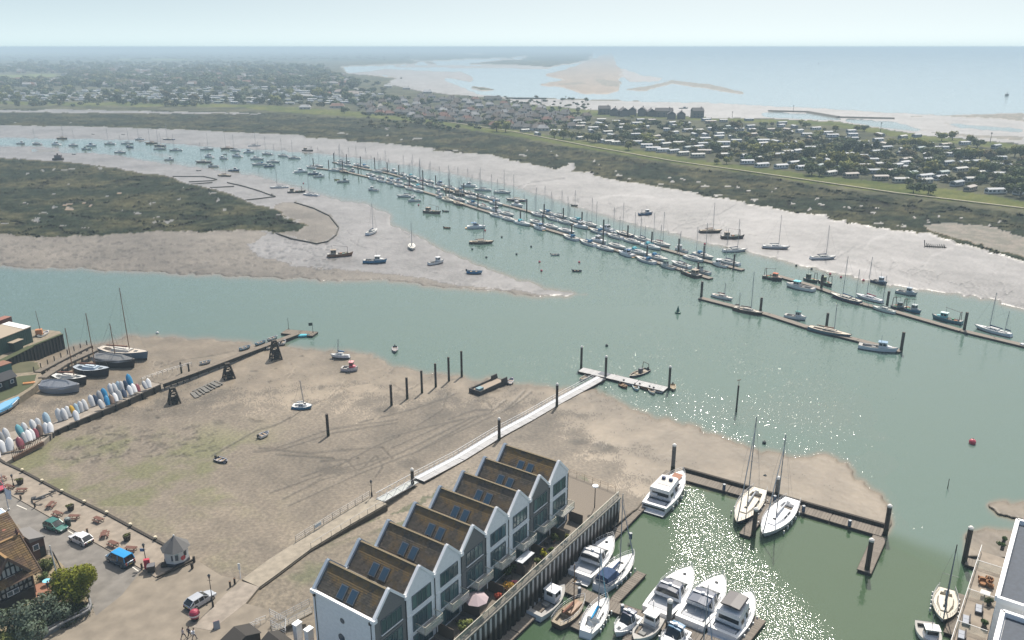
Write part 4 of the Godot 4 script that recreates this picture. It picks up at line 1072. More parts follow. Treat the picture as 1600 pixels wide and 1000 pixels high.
func left_quay() -> void:
	var dk := mat("dark_piling", L(0.035, 0.033, 0.03), 0.85, 0, "fine", 0.5)
	var top := [-60, 596, 0, 565, 48, 541, 97, 521.5, 93, 517.5, 60, 514, -60, 530]
	slab("shipyard_quay", top, 4.2, 4.6, mat("quay_earth", L(0.24, 0.2, 0.14), 0.9, 0, "blotch", 0.2))
	var sw := thing("shipyard_wall", "dark corrugated piling wall around the shipyard quay with the green shed", "wall")
	sheet_wall(sw, P(-60, 596, 4.2), P(0, 565, 4.2), -0.5, 4.1, dk); sheet_wall(sw, P(0, 565, 4.2), P(97, 521.5, 4.2), -0.5, 4.1, dk)
	var gs := MB.new()
	var e := [P(-60, 596, 4.25), P(0, 565, 4.25), P(48, 541, 4.25), P(97, 521.5, 4.25)]
	for i in 3: gs.bar(e[i], e[i + 1], 0.9 if i == 2 else 1.8, 0.12)
	struct("grass_verge", gs, mat("grass", L(0.075, 0.09, 0.035), 0.95, 0, "fine", 0.7), "stuff")
	# green shed
	var a := P(-40, 572, 4.2); var b := P(52, 534.5, 4.2)
	var d := (b - a).normalized(); var nb := d.cross(Vector3.UP).normalized()   # towards the viewer
	var len_ := a.distance_to(b)
	var sh := thing("green_shed", "long dark green corrugated shed with pale tan roof on the shipyard quay", "shed", a.lerp(b, 0.5), yaw_of(d))
	var dep := 7.0
	var green := mat("green_sheet", L(0.035, 0.085, 0.065), 0.6, 0, "streak", 0.3)
	var wl := MB.new()
	wl.box(Vector3(0, 2.1, -dep / 2), Vector3(len_, 4.2, dep))
	part(sh, "wall", wl, green)
	var rib := MB.new()
	for i in roundi(len_ / 0.6): rib.box(Vector3(-len_ / 2 + 0.3 + i * 0.6, 2.1, 0.03), Vector3(0.1, 4.1, 0.06))
	part(sh, "wall_ribs", rib, green)
	part(sh, "roof", MB.new().hexa([Vector3(-len_ / 2 - 0.2, 4.15, 0.2), Vector3(len_ / 2 + 0.2, 4.15, 0.2), Vector3(len_ / 2 + 0.2, 4.15, -dep), Vector3(-len_ / 2 - 0.2, 4.15, -dep), Vector3(-len_ / 2 - 0.2, 4.3, 0.2), Vector3(len_ / 2 + 0.2, 4.3, 0.2), Vector3(len_ / 2 + 0.2, 5.0, -dep), Vector3(-len_ / 2 - 0.2, 5.0, -dep)]), mat("tan_sheet", L(0.33, 0.27, 0.2), 0.7, 0, "streak", 0.4))
	part(sh, "roof_end", MB.new().hexa([Vector3(len_ / 2 - 2.2, 4.36, 0.1), Vector3(len_ / 2 + 0.1, 4.36, 0.1), Vector3(len_ / 2 + 0.1, 5.02, -dep + 0.1), Vector3(len_ / 2 - 2.2, 5.02, -dep + 0.1), Vector3(len_ / 2 - 2.2, 4.4, 0.1), Vector3(len_ / 2 + 0.1, 4.4, 0.1), Vector3(len_ / 2 + 0.1, 5.06, -dep + 0.1), Vector3(len_ / 2 - 2.2, 5.06, -dep + 0.1)]), mat("white_sheet", L(0.62, 0.62, 0.6), 0.6))
	part(sh, "lean_to", MB.new().box(Vector3(len_ / 2 - 6.0, 1.2, 0.8), Vector3(2.6, 2.4, 1.5)), mat("dark_green", L(0.02, 0.04, 0.033), 0.7))
	part(sh, "lean_to_roof", MB.new().box(Vector3(len_ / 2 - 6.0, 2.5, 0.9), Vector3(3.4, 0.12, 1.9)), mats.tan_sheet)
	var rd := thing("red_container", "rusty red shipping container behind the green shed at the left edge", "container", P(-6, 516, 4.2), yaw_of(d))
	part(rd, "body", MB.new().box(Vector3(0, 1.3, 0), Vector3(9, 2.6, 2.4)), mat("rust_red", L(0.16, 0.045, 0.03), 0.7, 0, "fine", 0.6)); part(rd, "roof", MB.new().box(Vector3(0, 2.64, 0), Vector3(9.05, 0.08, 2.45)), mat("rust_roof", L(0.24, 0.1, 0.07), 0.7))
	var cr := thing("small_derrick", "rusty orange derrick with a tall thin jib on the quay end", "crane", P(62, 524, 4.2), 0.4)
	part(cr, "cab", MB.new().box(Vector3(0, 0.9, 0), Vector3(1.6, 1.6, 1.5)), mat("orange_paint", L(0.4, 0.16, 0.06), 0.7)); part(cr, "track_base", MB.new().box(Vector3(0, 0.1, 0), Vector3(2.0, 0.3, 1.8)), dk)
	part(cr, "jib", MB.new().tube(Vector3(0.4, 0.5, 0), Vector3(0.1, 7.0, 0), 0.1, 0.05, 6), mat("jib_red", L(0.12, 0.06, 0.05), 0.7))
	# timber walkways
	var tim := mat("old_timber", L(0.24, 0.2, 0.155), 0.9, 0, "fine", 0.8); tim.vertex_color_use_as_albedo = true
	for q in [["lower_jetty", [[66, 590, 2.6], [100, 568, 2.4], [153, 544.5, 2.2]], 1.9, "long timber jetty beside the moored smacks, lower of two parallel walkways"], ["upper_jetty", [[58, 581, 2.6], [100, 559, 2.5], [140, 539.5, 2.3]], 1.6, "long timber jetty on thick posts, upper of two parallel walkways"]]:
		var o := thing("timber_jetty", q[3], "jetty")
		for i in 2:
			var s0: Array = q[1][i]; var s1: Array = q[1][i + 1]
			var p0 := P(s0[0], s0[1], s0[2]); var p1 := P(s1[0], s1[1], s1[2])
			var mb := MB.new()
			var n := roundi(p0.distance_to(p1) / 0.4)
			for k in n:
				var g := rng.randf_range(0.8, 1.15); mb.col = Color(g, g, g)
				mb.bar(p0.lerp(p1, float(k) / n), p0.lerp(p1, (k + 0.92) / n), q[2], 0.1)
			part(o, "deck_planks", mb, tim)
			var sd := (p1 - p0).normalized().cross(Vector3.UP).normalized()
			var bm := MB.new()
			for g in [-1.0, 1.0]: bm.bar(p0 + sd * g * q[2] / 2 + Vector3(0, -0.25, 0), p1 + sd * g * q[2] / 2 + Vector3(0, -0.25, 0), 0.2, 0.35)
			part(o, "side_beam", bm, mats.dark_timber)
			var m := roundi(p0.distance_to(p1) / 2.6)
			for k in m + 1:
				for g in [-1.0, 1.0]:
					var pp: Vector3 = p0.lerp(p1, float(k) / m) + sd * g * q[2] / 2
					part(o, "post", MB.new().tube(Vector3(pp.x, -0.3, pp.z), pp + Vector3(0, 1.3 if q[0] == "upper_jetty" and g < 0 else -0.05, 0), 0.13, 0.12, 6), mats.dark_timber)
	# foreshore bank with hut
	slab("hut_bank", [-60, 640, -20, 600, 20, 584, 62, 580, 68, 590, 52, 606, 28, 622, 0, 632, -60, 690], 2.4, 2.8, mats.quay_earth)
	slab("hut_lawn", [-50, 640, -15, 606, 30, 588, 57, 585, 52, 601, 28, 616, 0, 627, -50, 676], 2.46, 0.3, mats.grass)
	var ha := P(-14, 612, 2.5); var hb := P(20, 600, 2.5); var hd := (hb - ha).normalized()
	var hut := thing("black_hut", "black weatherboarded hut with dark roof on the grassy bank", "hut", ha.lerp(hb, 0.5), yaw_of(hd))
	var hl := ha.distance_to(hb)
	part(hut, "wall", MB.new().box(Vector3(0, 1.2, 0), Vector3(hl, 2.4, 3.6)), mat("black_boards", L(0.02, 0.021, 0.024), 0.8, 0, "fine", 0.8))
	part(hut, "roof", MB.new().hexa([Vector3(-hl / 2 - 0.3, 2.3, 2.1), Vector3(hl / 2 + 0.3, 2.3, 2.1), Vector3(hl / 2 + 0.3, 2.3, -2.1), Vector3(-hl / 2 - 0.3, 2.3, -2.1), Vector3(-hl / 2 - 0.3, 3.6, 0.05), Vector3(hl / 2 + 0.3, 3.6, 0.05), Vector3(hl / 2 + 0.3, 3.6, -0.05), Vector3(-hl / 2 - 0.3, 3.6, -0.05)]), mat("felt_roof", L(0.045, 0.048, 0.055), 0.85, 0, "fine", 0.5))
	for x in [-hl * 0.25, hl * 0.3]:
		var wd := part(hut, "window", MB.new().box(Vector3(x, 1.4, 1.81), Vector3(0.8, 0.9, 0.06)), mats.white_coping); part(wd, "pane", MB.new().box(Vector3(x, 1.4, 1.85), Vector3(0.6, 0.7, 0.03)), mats.roof_glass)
	part(hut, "door", MB.new().box(Vector3(0.2, 1.0, 1.82), Vector3(0.8, 1.9, 0.05)), mats.dark_green)
	var te := thing("teal_shed", "teal shed with brown roof at the left edge above the black hut", "shed", P(-2, 583, 2.5), yaw_of(hd))
	part(te, "wall", MB.new().box(Vector3(0, 1.0, 0), Vector3(5, 2.0, 3)), mat("teal_paint", L(0.05, 0.14, 0.13), 0.7)); part(te, "roof", MB.new().box(Vector3(0, 2.1, 0), Vector3(5.3, 0.2, 3.3)), mat("brown_roof", L(0.2, 0.1, 0.065), 0.85))
	var ot := thing("orange_dinghy", "upturned orange dinghy lying on the grass beside the black hut", "dinghy", P(46, 599, 2.5), 0.5)
	part(ot, "hull", upturned(2.6, 1.1, 0.4), mat("orange_hull", L(0.55, 0.24, 0.08), 0.5)); part(ot, "keel", MB.new().box(Vector3(0, 0.41, 0), Vector3(2.0, 0.06, 0.08)), mats.orange_paint)
	# dinghy park wall
	var pts := [[68, 687, 2.6], [84, 673.5, 2.6], [128, 654, 2.55], [192, 627.5, 2.5], [251, 600, 2.4]]
	var dw := thing("dinghy_hard", "long narrow stone hard with dark weedy side carrying racks of dinghies", "jetty")
	for i in 4:
		var p0 := P(pts[i][0], pts[i][1], pts[i][2]); var p1 := P(pts[i + 1][0], pts[i + 1][1], pts[i + 1][2])
		var sd := (p1 - p0).normalized().cross(Vector3.UP).normalized()
		part(dw, "paved_top", MB.new().bar(p0 - sd * 1.9 + Vector3(0, -0.1, 0), p1 - sd * 1.9 + Vector3(0, -0.1, 0), 3.8, 0.24), mats.grey_concrete)
		part(dw, "side_wall", MB.new().bar(p0 - sd * 1.9 + Vector3(0, -1.5, 0), p1 - sd * 1.9 + Vector3(0, -1.5, 0), 3.74, 2.6), mats.stained_concrete)
		for k in 3:
			var pp := p0.lerp(p1, k / 3.0 + 0.15)
			part(dw, "buttress", MB.new().box(pp + Vector3(0, -1.4, 0) + sd * 0.08, Vector3(0.3, 2.6, 0.5), Basis(Vector3.UP, yaw_of(p1 - p0))), dk)
	var fp := P(20, 716, 2.7); var fq := P(67, 691, 2.7)
	slab("dinghy_compound", [-60, 700, 0, 680, 40, 668, 74, 668, 84, 674, 68, 690, 10, 722, -60, 740], 2.62, 3.0, mats.grey_concrete)
	var fn := thing("palisade_fence", "brown timber palisade fence round the dinghy compound", "fence")
	var pal := MB.new().bar(Vector3(0, 0, 0), Vector3(0, 1.7, 0), 0.12, 0.05).mesh()
	var nf := roundi(fp.distance_to(fq) / 0.4)
	for k in nf:
		var i := part(fn, "pale", pal, mat("brown_timber", L(0.14, 0.085, 0.055), 0.9)); i.position = fp.lerp(fq, float(k) / nf)
	part(fn, "rail", MB.new().bar(fp + Vector3(0, 1.3, 0), fq + Vector3(0, 1.3, 0), 0.08, 0.12), mats.brown_timber); part(fn, "base_wall", MB.new().bar(fp + Vector3(0, -0.2, 0), fq + Vector3(0, -0.2, 0), 0.4, 0.8), mat("brick_base", L(0.2, 0.12, 0.08), 0.9, 0, "fine", 0.6))
	rack_dinghies()
	# walkway out to the hammerhead
	var wk := thing("narrow_walkway", "narrow raised walkway running from the dinghy hard to the floating hammerhead", "walkway")
	var wq := [[251, 599, 2.4], [300, 582, 2.1], [380, 552, 1.5], [466, 520.5, 0.8]]
	for i in 3:
		var p0 := P(wq[i][0], wq[i][1], wq[i][2]); var p1 := P(wq[i + 1][0], wq[i + 1][1], wq[i + 1][2])
		var mb := MB.new(); var n := roundi(p0.distance_to(p1) / 0.6)
		for k in n:
			var g := rng.randf_range(0.85, 1.12); mb.col = Color(g, g, g)
			mb.bar(p0.lerp(p1, float(k) / n), p0.lerp(p1, (k + 0.94) / n), 1.9, 0.1)
		part(wk, "deck_planks", mb, tim)
		var sd := (p1 - p0).normalized().cross(Vector3.UP).normalized()
		part(wk, "side_girder", MB.new().bar(p0 + sd * 0.9 + Vector3(0, -0.45, 0), p1 + sd * 0.9 + Vector3(0, -0.45, 0), 0.2, 0.8), dk)
		for k in 5:
			var pp := p0.lerp(p1, (k + 0.5) / 5.0)
			part(wk, "trestle_leg", MB.new().tube(Vector3(pp.x, -0.4, pp.z), pp, 0.14, 0.14, 6), mats.dark_timber)
	rail_line("walkway_railing", [[222, 597, 0], [262, 583, 0], [300, 572, 0]], 2.4, 1.1, 1.3, mats.galvanised, "thin grey railing beside the landward end of the narrow walkway", 2)
	var hh := thing("hammerhead_pontoon", "brown timber floating hammerhead at the end of the narrow walkway", "pontoon")
	deck_run(hh, P(443, 517.5, 0.6), P(493, 521.5, 0.6), 3.4, tim, mats.black_float, 6.0)
	for q in [[451, 514, 497, "pole without a flag"], [489, 519, 504, "pole with a small dark flag"]]:
		var b0 := P(q[0], q[1], 0.6); var o := thing("flag_pole", "thin %s on the floating hammerhead" % q[3], "pole", b0)
		var t := htop(b0, q[2]) - 0.6
		part(o, "pole", MB.new().tube(Vector3.ZERO, Vector3(0, t, 0), 0.07, 0.05), mats.black_pipe)
		part(o, "foot", MB.new().box(Vector3(0, 0.05, 0), Vector3(0.4, 0.1, 0.4)), mats.black_pipe)
		if q[0] > 470: part(o, "flag", MB.new().grid([[Vector3(0, t, 0), Vector3(0, t - 0.9, 0)], [Vector3(-0.5, t - 0.05, 0.12), Vector3(-0.5, t - 0.95, 0.1)], [Vector3(-1.1, t - 0.1, -0.02), Vector3(-1.1, t - 1.0, 0)]]), mat("dark_flag", L(0.05, 0.07, 0.06), 0.9))
	for q in [[283.5, 581, 566], [296, 585, 568]]:
		pile(q[0], q[1], 0.8, q[2], "short dark post on the %s side of the narrow walkway by the dinghy hard" % ("river" if q[0] < 290 else "beach"), "", 0.2, false)
	# skeleton towers
	var tp := [[273, 632, 608, "nearest the dinghy hard"], [358, 591, 570, "beside the slipway cradle, middle of three"], [431, 560, 534, "leaning against the walkway, farthest out"]]
	for q in tp:
		var b0 := P(q[0], q[1], 0.4)
		var t := htop(b0, q[2])
		var o := thing("timber_dolphin", "dark braced timber tower on the mud, %s" % q[3], "dolphin", Vector3(b0.x, 0.2, b0.z), 0.5)
		for x in [-1.0, 1.0]:
			for z in [-1.0, 1.0]: part(o, "leg", MB.new().bar(Vector3(x * 1.35, 0, z * 1.35), Vector3(x * 0.45, t, z * 0.45), 0.28, 0.28), mats.dark_timber)
		var br := MB.new()
		for lv in [0.08, 0.4, 0.72]:
			var w0: float = lerpf(1.35, 0.45, lv); var y: float = t * lv
			var w1: float = lerpf(1.35, 0.45, lv + 0.27); var y1: float = t * (lv + 0.27)
			for s in 4:
				var bs := Basis(Vector3.UP, s * PI / 2)
				br.bar(bs * Vector3(-w0, y, w0), bs * Vector3(w0, y, w0), 0.2, 0.2); br.bar(bs * Vector3(-w0, y, w0), bs * Vector3(w1, y1, w1), 0.16, 0.16)
		part(o, "brace", br, mats.dark_timber)
		part(o, "head_block", MB.new().box(Vector3(0, t, 0), Vector3(1.1, 0.4, 1.1)), mats.dark_timber)
		part(o, "fender_planks", MB.new().box(Vector3(0, t * 0.3, 0.9), Vector3(1.5, t * 0.55, 0.15), Basis(Vector3.RIGHT, -0.2)), mats.dark_timber)
	var crd := thing("slipway_cradle", "grey weathered timber slipway cradle lying on the mud between two towers", "cradle")
	for s in [[[301, 612], [336, 596]], [[307, 620], [347, 601]]]:
		part(crd, "runner", MB.new().bar(P(s[0][0], s[0][1], 0.7), P(s[1][0], s[1][1], 0.65), 0.4, 0.4), mat("grey_timber", L(0.2, 0.19, 0.17), 0.9, 0, "fine", 0.8))
	for k in 8:
		var t := k / 7.0
		part(crd, "sleeper", MB.new().bar(P(lerpf(300, 336, t), lerpf(613, 595, t), 0.95), P(lerpf(308, 348, t), lerpf(621, 600, t), 0.95), 0.45 if k % 3 else 1.0, 0.12), mats.grey_timber)

func upturned(l: float, b: float, h: float) -> MB:
	var rows := []
	for i in 9:
		var t := i / 8.0
		var hb := b / 2 * (0.75 + 0.25 * sin(t * PI)) if t < 0.5 else b / 2 * pow(1.0 - pow((t - 0.5) / 0.5, 2.2), 0.7)
		var r := []
		for j in 7:
			var an := PI * j / 6.0
			r.append(Vector3(-l / 2 + l * t, h * pow(sin(an), 0.7) * (1.0 - 0.35 * pow(t, 3)) if hb > 0.001 else h * 0.3, hb * cos(an)))
		rows.append(r)
	var mb := MB.new()
	mb.grid(rows, true)
	var e: Array = rows[0]
	for j in range(1, 6): mb.tri(e[0], e[j], e[j + 1])
	return mb
func rack_dinghies() -> void:
	var hull := upturned(2.9, 1.45, 0.5).mesh()
	var inner := MB.new().box(Vector3(-0.35, -0.03, 0), Vector3(1.9, 0.06, 0.85)).mesh()
	var cols := {"white": L(0.56, 0.57, 0.58), "pale blue": L(0.35, 0.47, 0.55), "blue": L(0.03, 0.22, 0.42), "navy": L(0.03, 0.05, 0.09), "yellow": L(0.5, 0.3, 0.03), "teal": L(0.12, 0.33, 0.38), "grey": L(0.3, 0.31, 0.32), "brown": L(0.16, 0.11, 0.08), "red": L(0.17, 0.03, 0.045)}
	# [px, py, colour, size]: the river-side rank from the sea end to the land end, then the beach-side rank
	var far := [[203, 601, "blue", 1.35], [197, 606, "navy", 1.0], [191, 608, "white", 1.05], [186, 609, "pale blue", 1.1], [180, 612, "white", 1.1], [174, 614, "white", 1.2], [164, 621, "blue", 1.15], [157, 624, "grey", 1.1], [150, 629, "navy", 1.0], [144, 631, "white", 1.1], [133, 637, "white", 1.05], [126.5, 640, "white", 1.05], [120, 643, "pale blue", 1.0], [114, 646, "yellow", 1.0], [107.5, 648, "white", 1.05], [101, 652, "white", 1.1], [93, 654, "white", 1.2], [74, 662, "pale blue", 1.3], [61, 667, "white", 1.05], [53, 671, "white", 1.15], [40, 675, "white", 1.1], [32, 680, "teal", 1.2], [11, 683, "white", 1.05], [3, 688, "grey", 1.0]]
	var near := [[233, 603, "white", 1.0], [227, 605, "grey", 0.9], [216, 609, "red", 0.85], [210, 611, "white", 1.0], [204, 614, "white", 1.0], [195, 618, "navy", 0.9], [187, 622, "grey", 1.05], [181, 625, "white", 0.95], [175, 628, "brown", 0.95], [168, 630, "blue", 0.95], [159, 636, "grey", 1.0], [120, 654, "white", 1.0], [80, 673, "white", 1.0], [73, 674, "white", 1.0], [63, 677, "brown", 1.0], [57, 681, "red", 0.9], [51, 684, "white", 1.0], [46, 687, "white", 1.1], [40, 689, "grey", 1.0], [33, 699, "red", 1.15], [17, 701, "white", 1.2], [5, 704, "white", 1.15], [-4, 712, "white", 1.0]]
	var d := (P(251, 600, 2.5) - P(68, 687, 2.6)).normalized()
	var base: Node3D = null
	for rank in 2:
		var rows: Array = far if rank == 0 else near
		var count := {}
		for i in rows.size():
			var q: Array = rows[i]
			count[q[2]] = count.get(q[2], -1) + 1
			var tilt := 1.3 + rng.randf_range(-0.1, 0.1) if rank == 0 else 0.95 + rng.randf_range(-0.15, 0.1)
			var at := P(q[0], q[1] + 3.0, 2.62)
			var o := thing("racked_dinghy", "%s racked dinghy, %s %s one from river end of the %s rank" % [q[2], ORD[count[q[2]]], q[2], "water-side" if rank == 0 else "beach-side"], "dinghy", at, yaw_of(d) + (PI * 0.5 if rank == 0 else PI * 0.35) + rng.randf_range(-0.15, 0.15), "dinghies racked on the hard")
			var h := part(o, "hull", hull, mat("dinghy_" + q[2], cols[q[2]], 0.4))
			var tr := Transform3D(Basis(Vector3.BACK, tilt if rank == 0 else tilt), Vector3(0, 1.2 * q[3], 0)).scaled_local(Vector3.ONE * q[3] * 0.84)
			h.transform = tr
			var n := part(o, "inside", inner, mat("dinghy_inside", L(0.2, 0.2, 0.2), 0.8)); n.transform = tr
func pub() -> void:
	var tile := vmat("clay_tile", 0.85, "fine", 1.2)
	var r0 := P(-60, 876, 12.2); var r1 := P(25, 838, 12.2)
	var u := (r1 - r0).normalized(); var n := u.cross(Vector3.UP).normalized()
	var len_ := r0.distance_to(r1)
	var o := thing("timbered_inn", "half-timbered inn with lichen-stained red tile roofs at the left edge", "building", Vector3(r1.x, 4.0, r1.z), yaw_of(u))
	# local: x along the ridge (0 at the right end), z towards the viewer
	var dz := 4.6; var EA := 4.0; var RI := 8.2
	var dark := mat("tarred_timber", L(0.022, 0.022, 0.024), 0.8); var plaster := mat("cream_plaster", L(0.5, 0.49, 0.45), 0.85, 0, "streak", 0.4)
	var brick := mat("dark_brick", L(0.13, 0.07, 0.055), 0.9, 0, "fine", 0.7)
	part(o, "wall", MB.new().box(Vector3(-len_ / 2, EA / 2, -0.6), Vector3(len_, EA, 6.8)), brick)
	var gb := MB.new()
	gb.tri(Vector3(0.01, EA, dz - 0.4), Vector3(0.01, EA, -dz + 0.4), Vector3(0, RI - 0.1, 0))
	part(o, "gable", gb, brick)
	var fr := part(o, "roof", tile_slope(Vector3(-len_ - 0.2, EA, dz), Vector3(0.5, EA, dz), Vector3(0.5, RI, 0), Vector3(-len_ - 0.2, RI, 0), 1, 0.55), tile)
	part(o, "rear_roof", tile_slope(Vector3(0.5, EA, -dz), Vector3(-len_ - 0.2, EA, -dz), Vector3(-len_ - 0.2, RI, 0), Vector3(0.5, RI, 0), 2, 0.15), tile)
	part(fr, "ridge_tile", MB.new().bar(Vector3(-len_, RI + 0.08, 0), Vector3(0.5, RI + 0.08, 0), 0.35, 0.2), mat("ochre_ridge", L(0.26, 0.16, 0.07), 0.9))
	part(fr, "barge_board", MB.new().bar(Vector3(0.52, RI, 0.05), Vector3(0.52, EA, dz), 0.1, 0.3), mat("brown_board", L(0.12, 0.08, 0.06), 0.8))
	part(fr, "finial", MB.new().lathe([Vector2(0.16, 0), Vector2(0.16, 0.5), Vector2(0.3, 0.6), Vector2(0.12, 1.0), Vector2(0, 1.3)], 8, Vector3(0.2, RI, 0)), mat("dark_clay", L(0.1, 0.045, 0.035), 0.85))
	# front gable of timber and plaster, facing the road
	var hw := 2.75
	var gz := 3.1
	var gx := -3.2
	var R := 7.9; var Ev := 3.6
	part(o, "gable_roof_right", tile_slope(Vector3(gx + hw + 0.4, Ev, gz + 1.0), Vector3(gx + hw + 0.4, Ev, -0.5), Vector3(gx, R, -0.5), Vector3(gx, R, gz + 1.0), 3, 0.8), tile)
	part(o, "gable_roof_left", tile_slope(Vector3(gx - hw - 0.4, Ev, -0.5), Vector3(gx - hw - 0.4, Ev, gz + 1.0), Vector3(gx, R, gz + 1.0), Vector3(gx, R, -0.5), 4, 0.2), tile)
	part(o, "gable_ridge", MB.new().bar(Vector3(gx, R + 0.08, 0), Vector3(gx, R + 0.08, gz + 1.0), 0.35, 0.2), mats.ochre_ridge)
	for s in [-1.0, 1.0]: part(o, "gable_board", MB.new().bar(Vector3(gx, R, gz + 1.02), Vector3(gx + s * (hw + 0.4), Ev, gz + 1.02), 0.12, 0.38), mats.brown_board)
	var gw := MB.new()
	gw.box(Vector3(gx, Ev / 2, gz - 1.0), Vector3(hw * 2, Ev, 3.0)); gw.tri(Vector3(gx - hw, Ev, gz + 0.5), Vector3(gx + hw, Ev, gz + 0.5), Vector3(gx, R - 0.1, gz + 0.5))
	part(o, "plaster_gable", gw, plaster)
	var tb := MB.new()
	var z := gz + 0.53
	for y in [1.9, 2.8, 3.65, 4.9, 6.3]:
		var half: float = hw if y < Ev else hw * (R - y) / (R - Ev)
		tb.box(Vector3(gx, y, z), Vector3(half * 2, 0.24 if y != 3.65 else 0.34, 0.12))
	for k in 10:
		var x := gx - hw + 0.1 + k * (hw * 2 - 0.2) / 9.0
		var yt: float = minf(R - 0.2, Ev + (R - Ev) * (1.0 - absf(x - gx) / hw))
		tb.box(Vector3(x, (1.9 + yt) / 2, z), Vector3(0.17, yt - 1.9, 0.11))
	for s in [-1.0, 1.0]: tb.bar(Vector3(gx + s * 1.3, 2.0, z), Vector3(gx + s * 2.2, 3.6, z), 0.1, 0.17); tb.bar(Vector3(gx + s * 1.6, 3.8, z), Vector3(gx + s * 0.9, 5.2, z), 0.1, 0.17)
	part(o, "timber_frame", tb, dark)
	for y in [[4.3, 1.3, 1.2], [2.35, 1.6, 0.8]]:
		var wf := part(o, "window", MB.new().box(Vector3(gx, y[0], z + 0.06), Vector3(y[1], y[2], 0.1)), mats.white_coping)
		for k in 2: part(wf, "pane", MB.new().box(Vector3(gx + (k - 0.5) * y[1] / 2, y[0], z + 0.12), Vector3(y[1] / 2 - 0.16, y[2] - 0.2, 0.03)), mats.roof_glass)
	part(o, "ground_floor", MB.new().box(Vector3(gx, 0.9, gz + 0.2), Vector3(hw * 2 - 0.3, 1.9, 1.2)), dark)
	var bal := MB.new(); var pts := []
	for k in 9: pts.append(Vector3(gx - 3.2 + k * 0.8, 0.75, gz + 1.6 + 1.3 * sin(PI * k / 8.0)))
	bal.path(pts, 0.07, 5)
	for p in pts: bal.tube(p - Vector3(0, 0.75, 0), p, 0.04)
	part(o, "balcony_rail", bal, mat("grey_rail", L(0.25, 0.27, 0.28), 0.6))
	part(o, "balcony_floor", MB.new().box(Vector3(gx, -0.05, gz + 1.8), Vector3(6.4, 0.12, 2.6)), mats.dark_boards)
	# upper block behind with a second ridge and glazed dormer
	part(o, "rear_block", MB.new().box(Vector3(-6.7, 2.4, -9.0), Vector3(18.4, 4.8, 7.6)), brick)
	part(o, "rear_block_roof", tile_slope(Vector3(-16.4, 4.5, -4.9), Vector3(2.9, 4.5, -4.9), Vector3(2.9, 7.6, -9), Vector3(-16.4, 7.6, -9), 5, 0.5), tile)
	var dm := part(o, "dormer", MB.new().box(Vector3(1.2, 6.6, -11.4), Vector3(3.4, 1.4, 4.0)), mat("dormer_blue", L(0.28, 0.34, 0.4), 0.5)); part(dm, "pane", MB.new().box(Vector3(1.2, 7.32, -11.4), Vector3(3.0, 0.05, 3.6)), mat("dormer_glass", L(0.4, 0.47, 0.55), 0.15))
	# brick annexe with slate lean-to roof
	var c := o.transform * Vector3(4.5, 0, -7.2)
	var ax := thing("brick_annexe", "dark brick annexe with sloping grey slate roof beside the inn", "building", Vector3(c.x, 4.0, c.z), yaw_of(u))
	part(ax, "wall", MB.new().box(Vector3(0, 1.6, 0), Vector3(2.0, 3.2, 4.2)), brick)
	part(ax, "roof", MB.new().hexa([Vector3(-1.1, 3.3, 2.3), Vector3(1.15, 3.2, 2.3), Vector3(1.15, 3.2, -2.3), Vector3(-1.1, 3.3, -2.3), Vector3(-1.1, 4.0, 2.3), Vector3(1.15, 3.35, 2.3), Vector3(1.15, 3.35, -2.3), Vector3(-1.1, 4.0, -2.3)]), mat("grey_slate_roof", L(0.22, 0.21, 0.2), 0.8, 0, "fine", 1.0))
	var wn := part(ax, "window", MB.new().box(Vector3(-0.3, 2.1, 2.12), Vector3(0.9, 1.0, 0.06)), mats.white_coping); part(wn, "pane", MB.new().box(Vector3(-0.3, 2.1, 2.16), Vector3(0.7, 0.8, 0.03)), mats.roof_glass)
	part(ax, "door", MB.new().box(Vector3(0.5, 0.9, 2.12), Vector3(0.7, 1.8, 0.06)), dark)
	garden()
func tile_slope(a: Vector3, b: Vector3, c: Vector3, d: Vector3, sd: int, lichen: float) -> MB:   # a, b along the eave; c, d along the ridge; rows of overlapping tiles
	var g := RandomNumberGenerator.new(); g.seed = sd
	var nz := FastNoiseLite.new(); nz.seed = sd * 3; nz.frequency = 0.25
	var mb := MB.new()
	var rows := roundi(a.distance_to(d) / 0.34); var cols := roundi(a.distance_to(b) / 0.5)
	var nn := (b - a).cross(d - a).normalized()
	for i in rows:
		for j in cols:
			var t0 := float(i) / rows; var t1 := (i + 1.15) / rows
			var s0 := float(j) / cols; var s1 := (j + 0.96) / cols
			var p0 := a.lerp(b, s0).lerp(d.lerp(c, s0), t0); var p1 := a.lerp(b, s1).lerp(d.lerp(c, s1), t0)
			var p2 := a.lerp(b, s1).lerp(d.lerp(c, s1), t1); var p3 := a.lerp(b, s0).lerp(d.lerp(c, s0), t1)
			var k := clampf(0.3 + 0.5 * t0 + nz.get_noise_2d(s0 * cols * 0.5, t0 * rows * 0.34) * 1.4, 0.0, 1.0) * lichen
			var cc := Color(0.105, 0.062, 0.045).lerp(Color(0.27, 0.175, 0.05), k) * g.randf_range(0.7, 1.25)
			if g.randf() < 0.006: cc = Color(0.4, 0.17, 0.11)
			mb.col = Color(cc.r, cc.g, cc.b)
			mb.quad(p0 + nn * 0.1, p1 + nn * 0.1, p2 + nn * 0.03, p3 + nn * 0.03); mb.quad(p0, p1, p1 + nn * 0.1, p0 + nn * 0.1)
	return mb
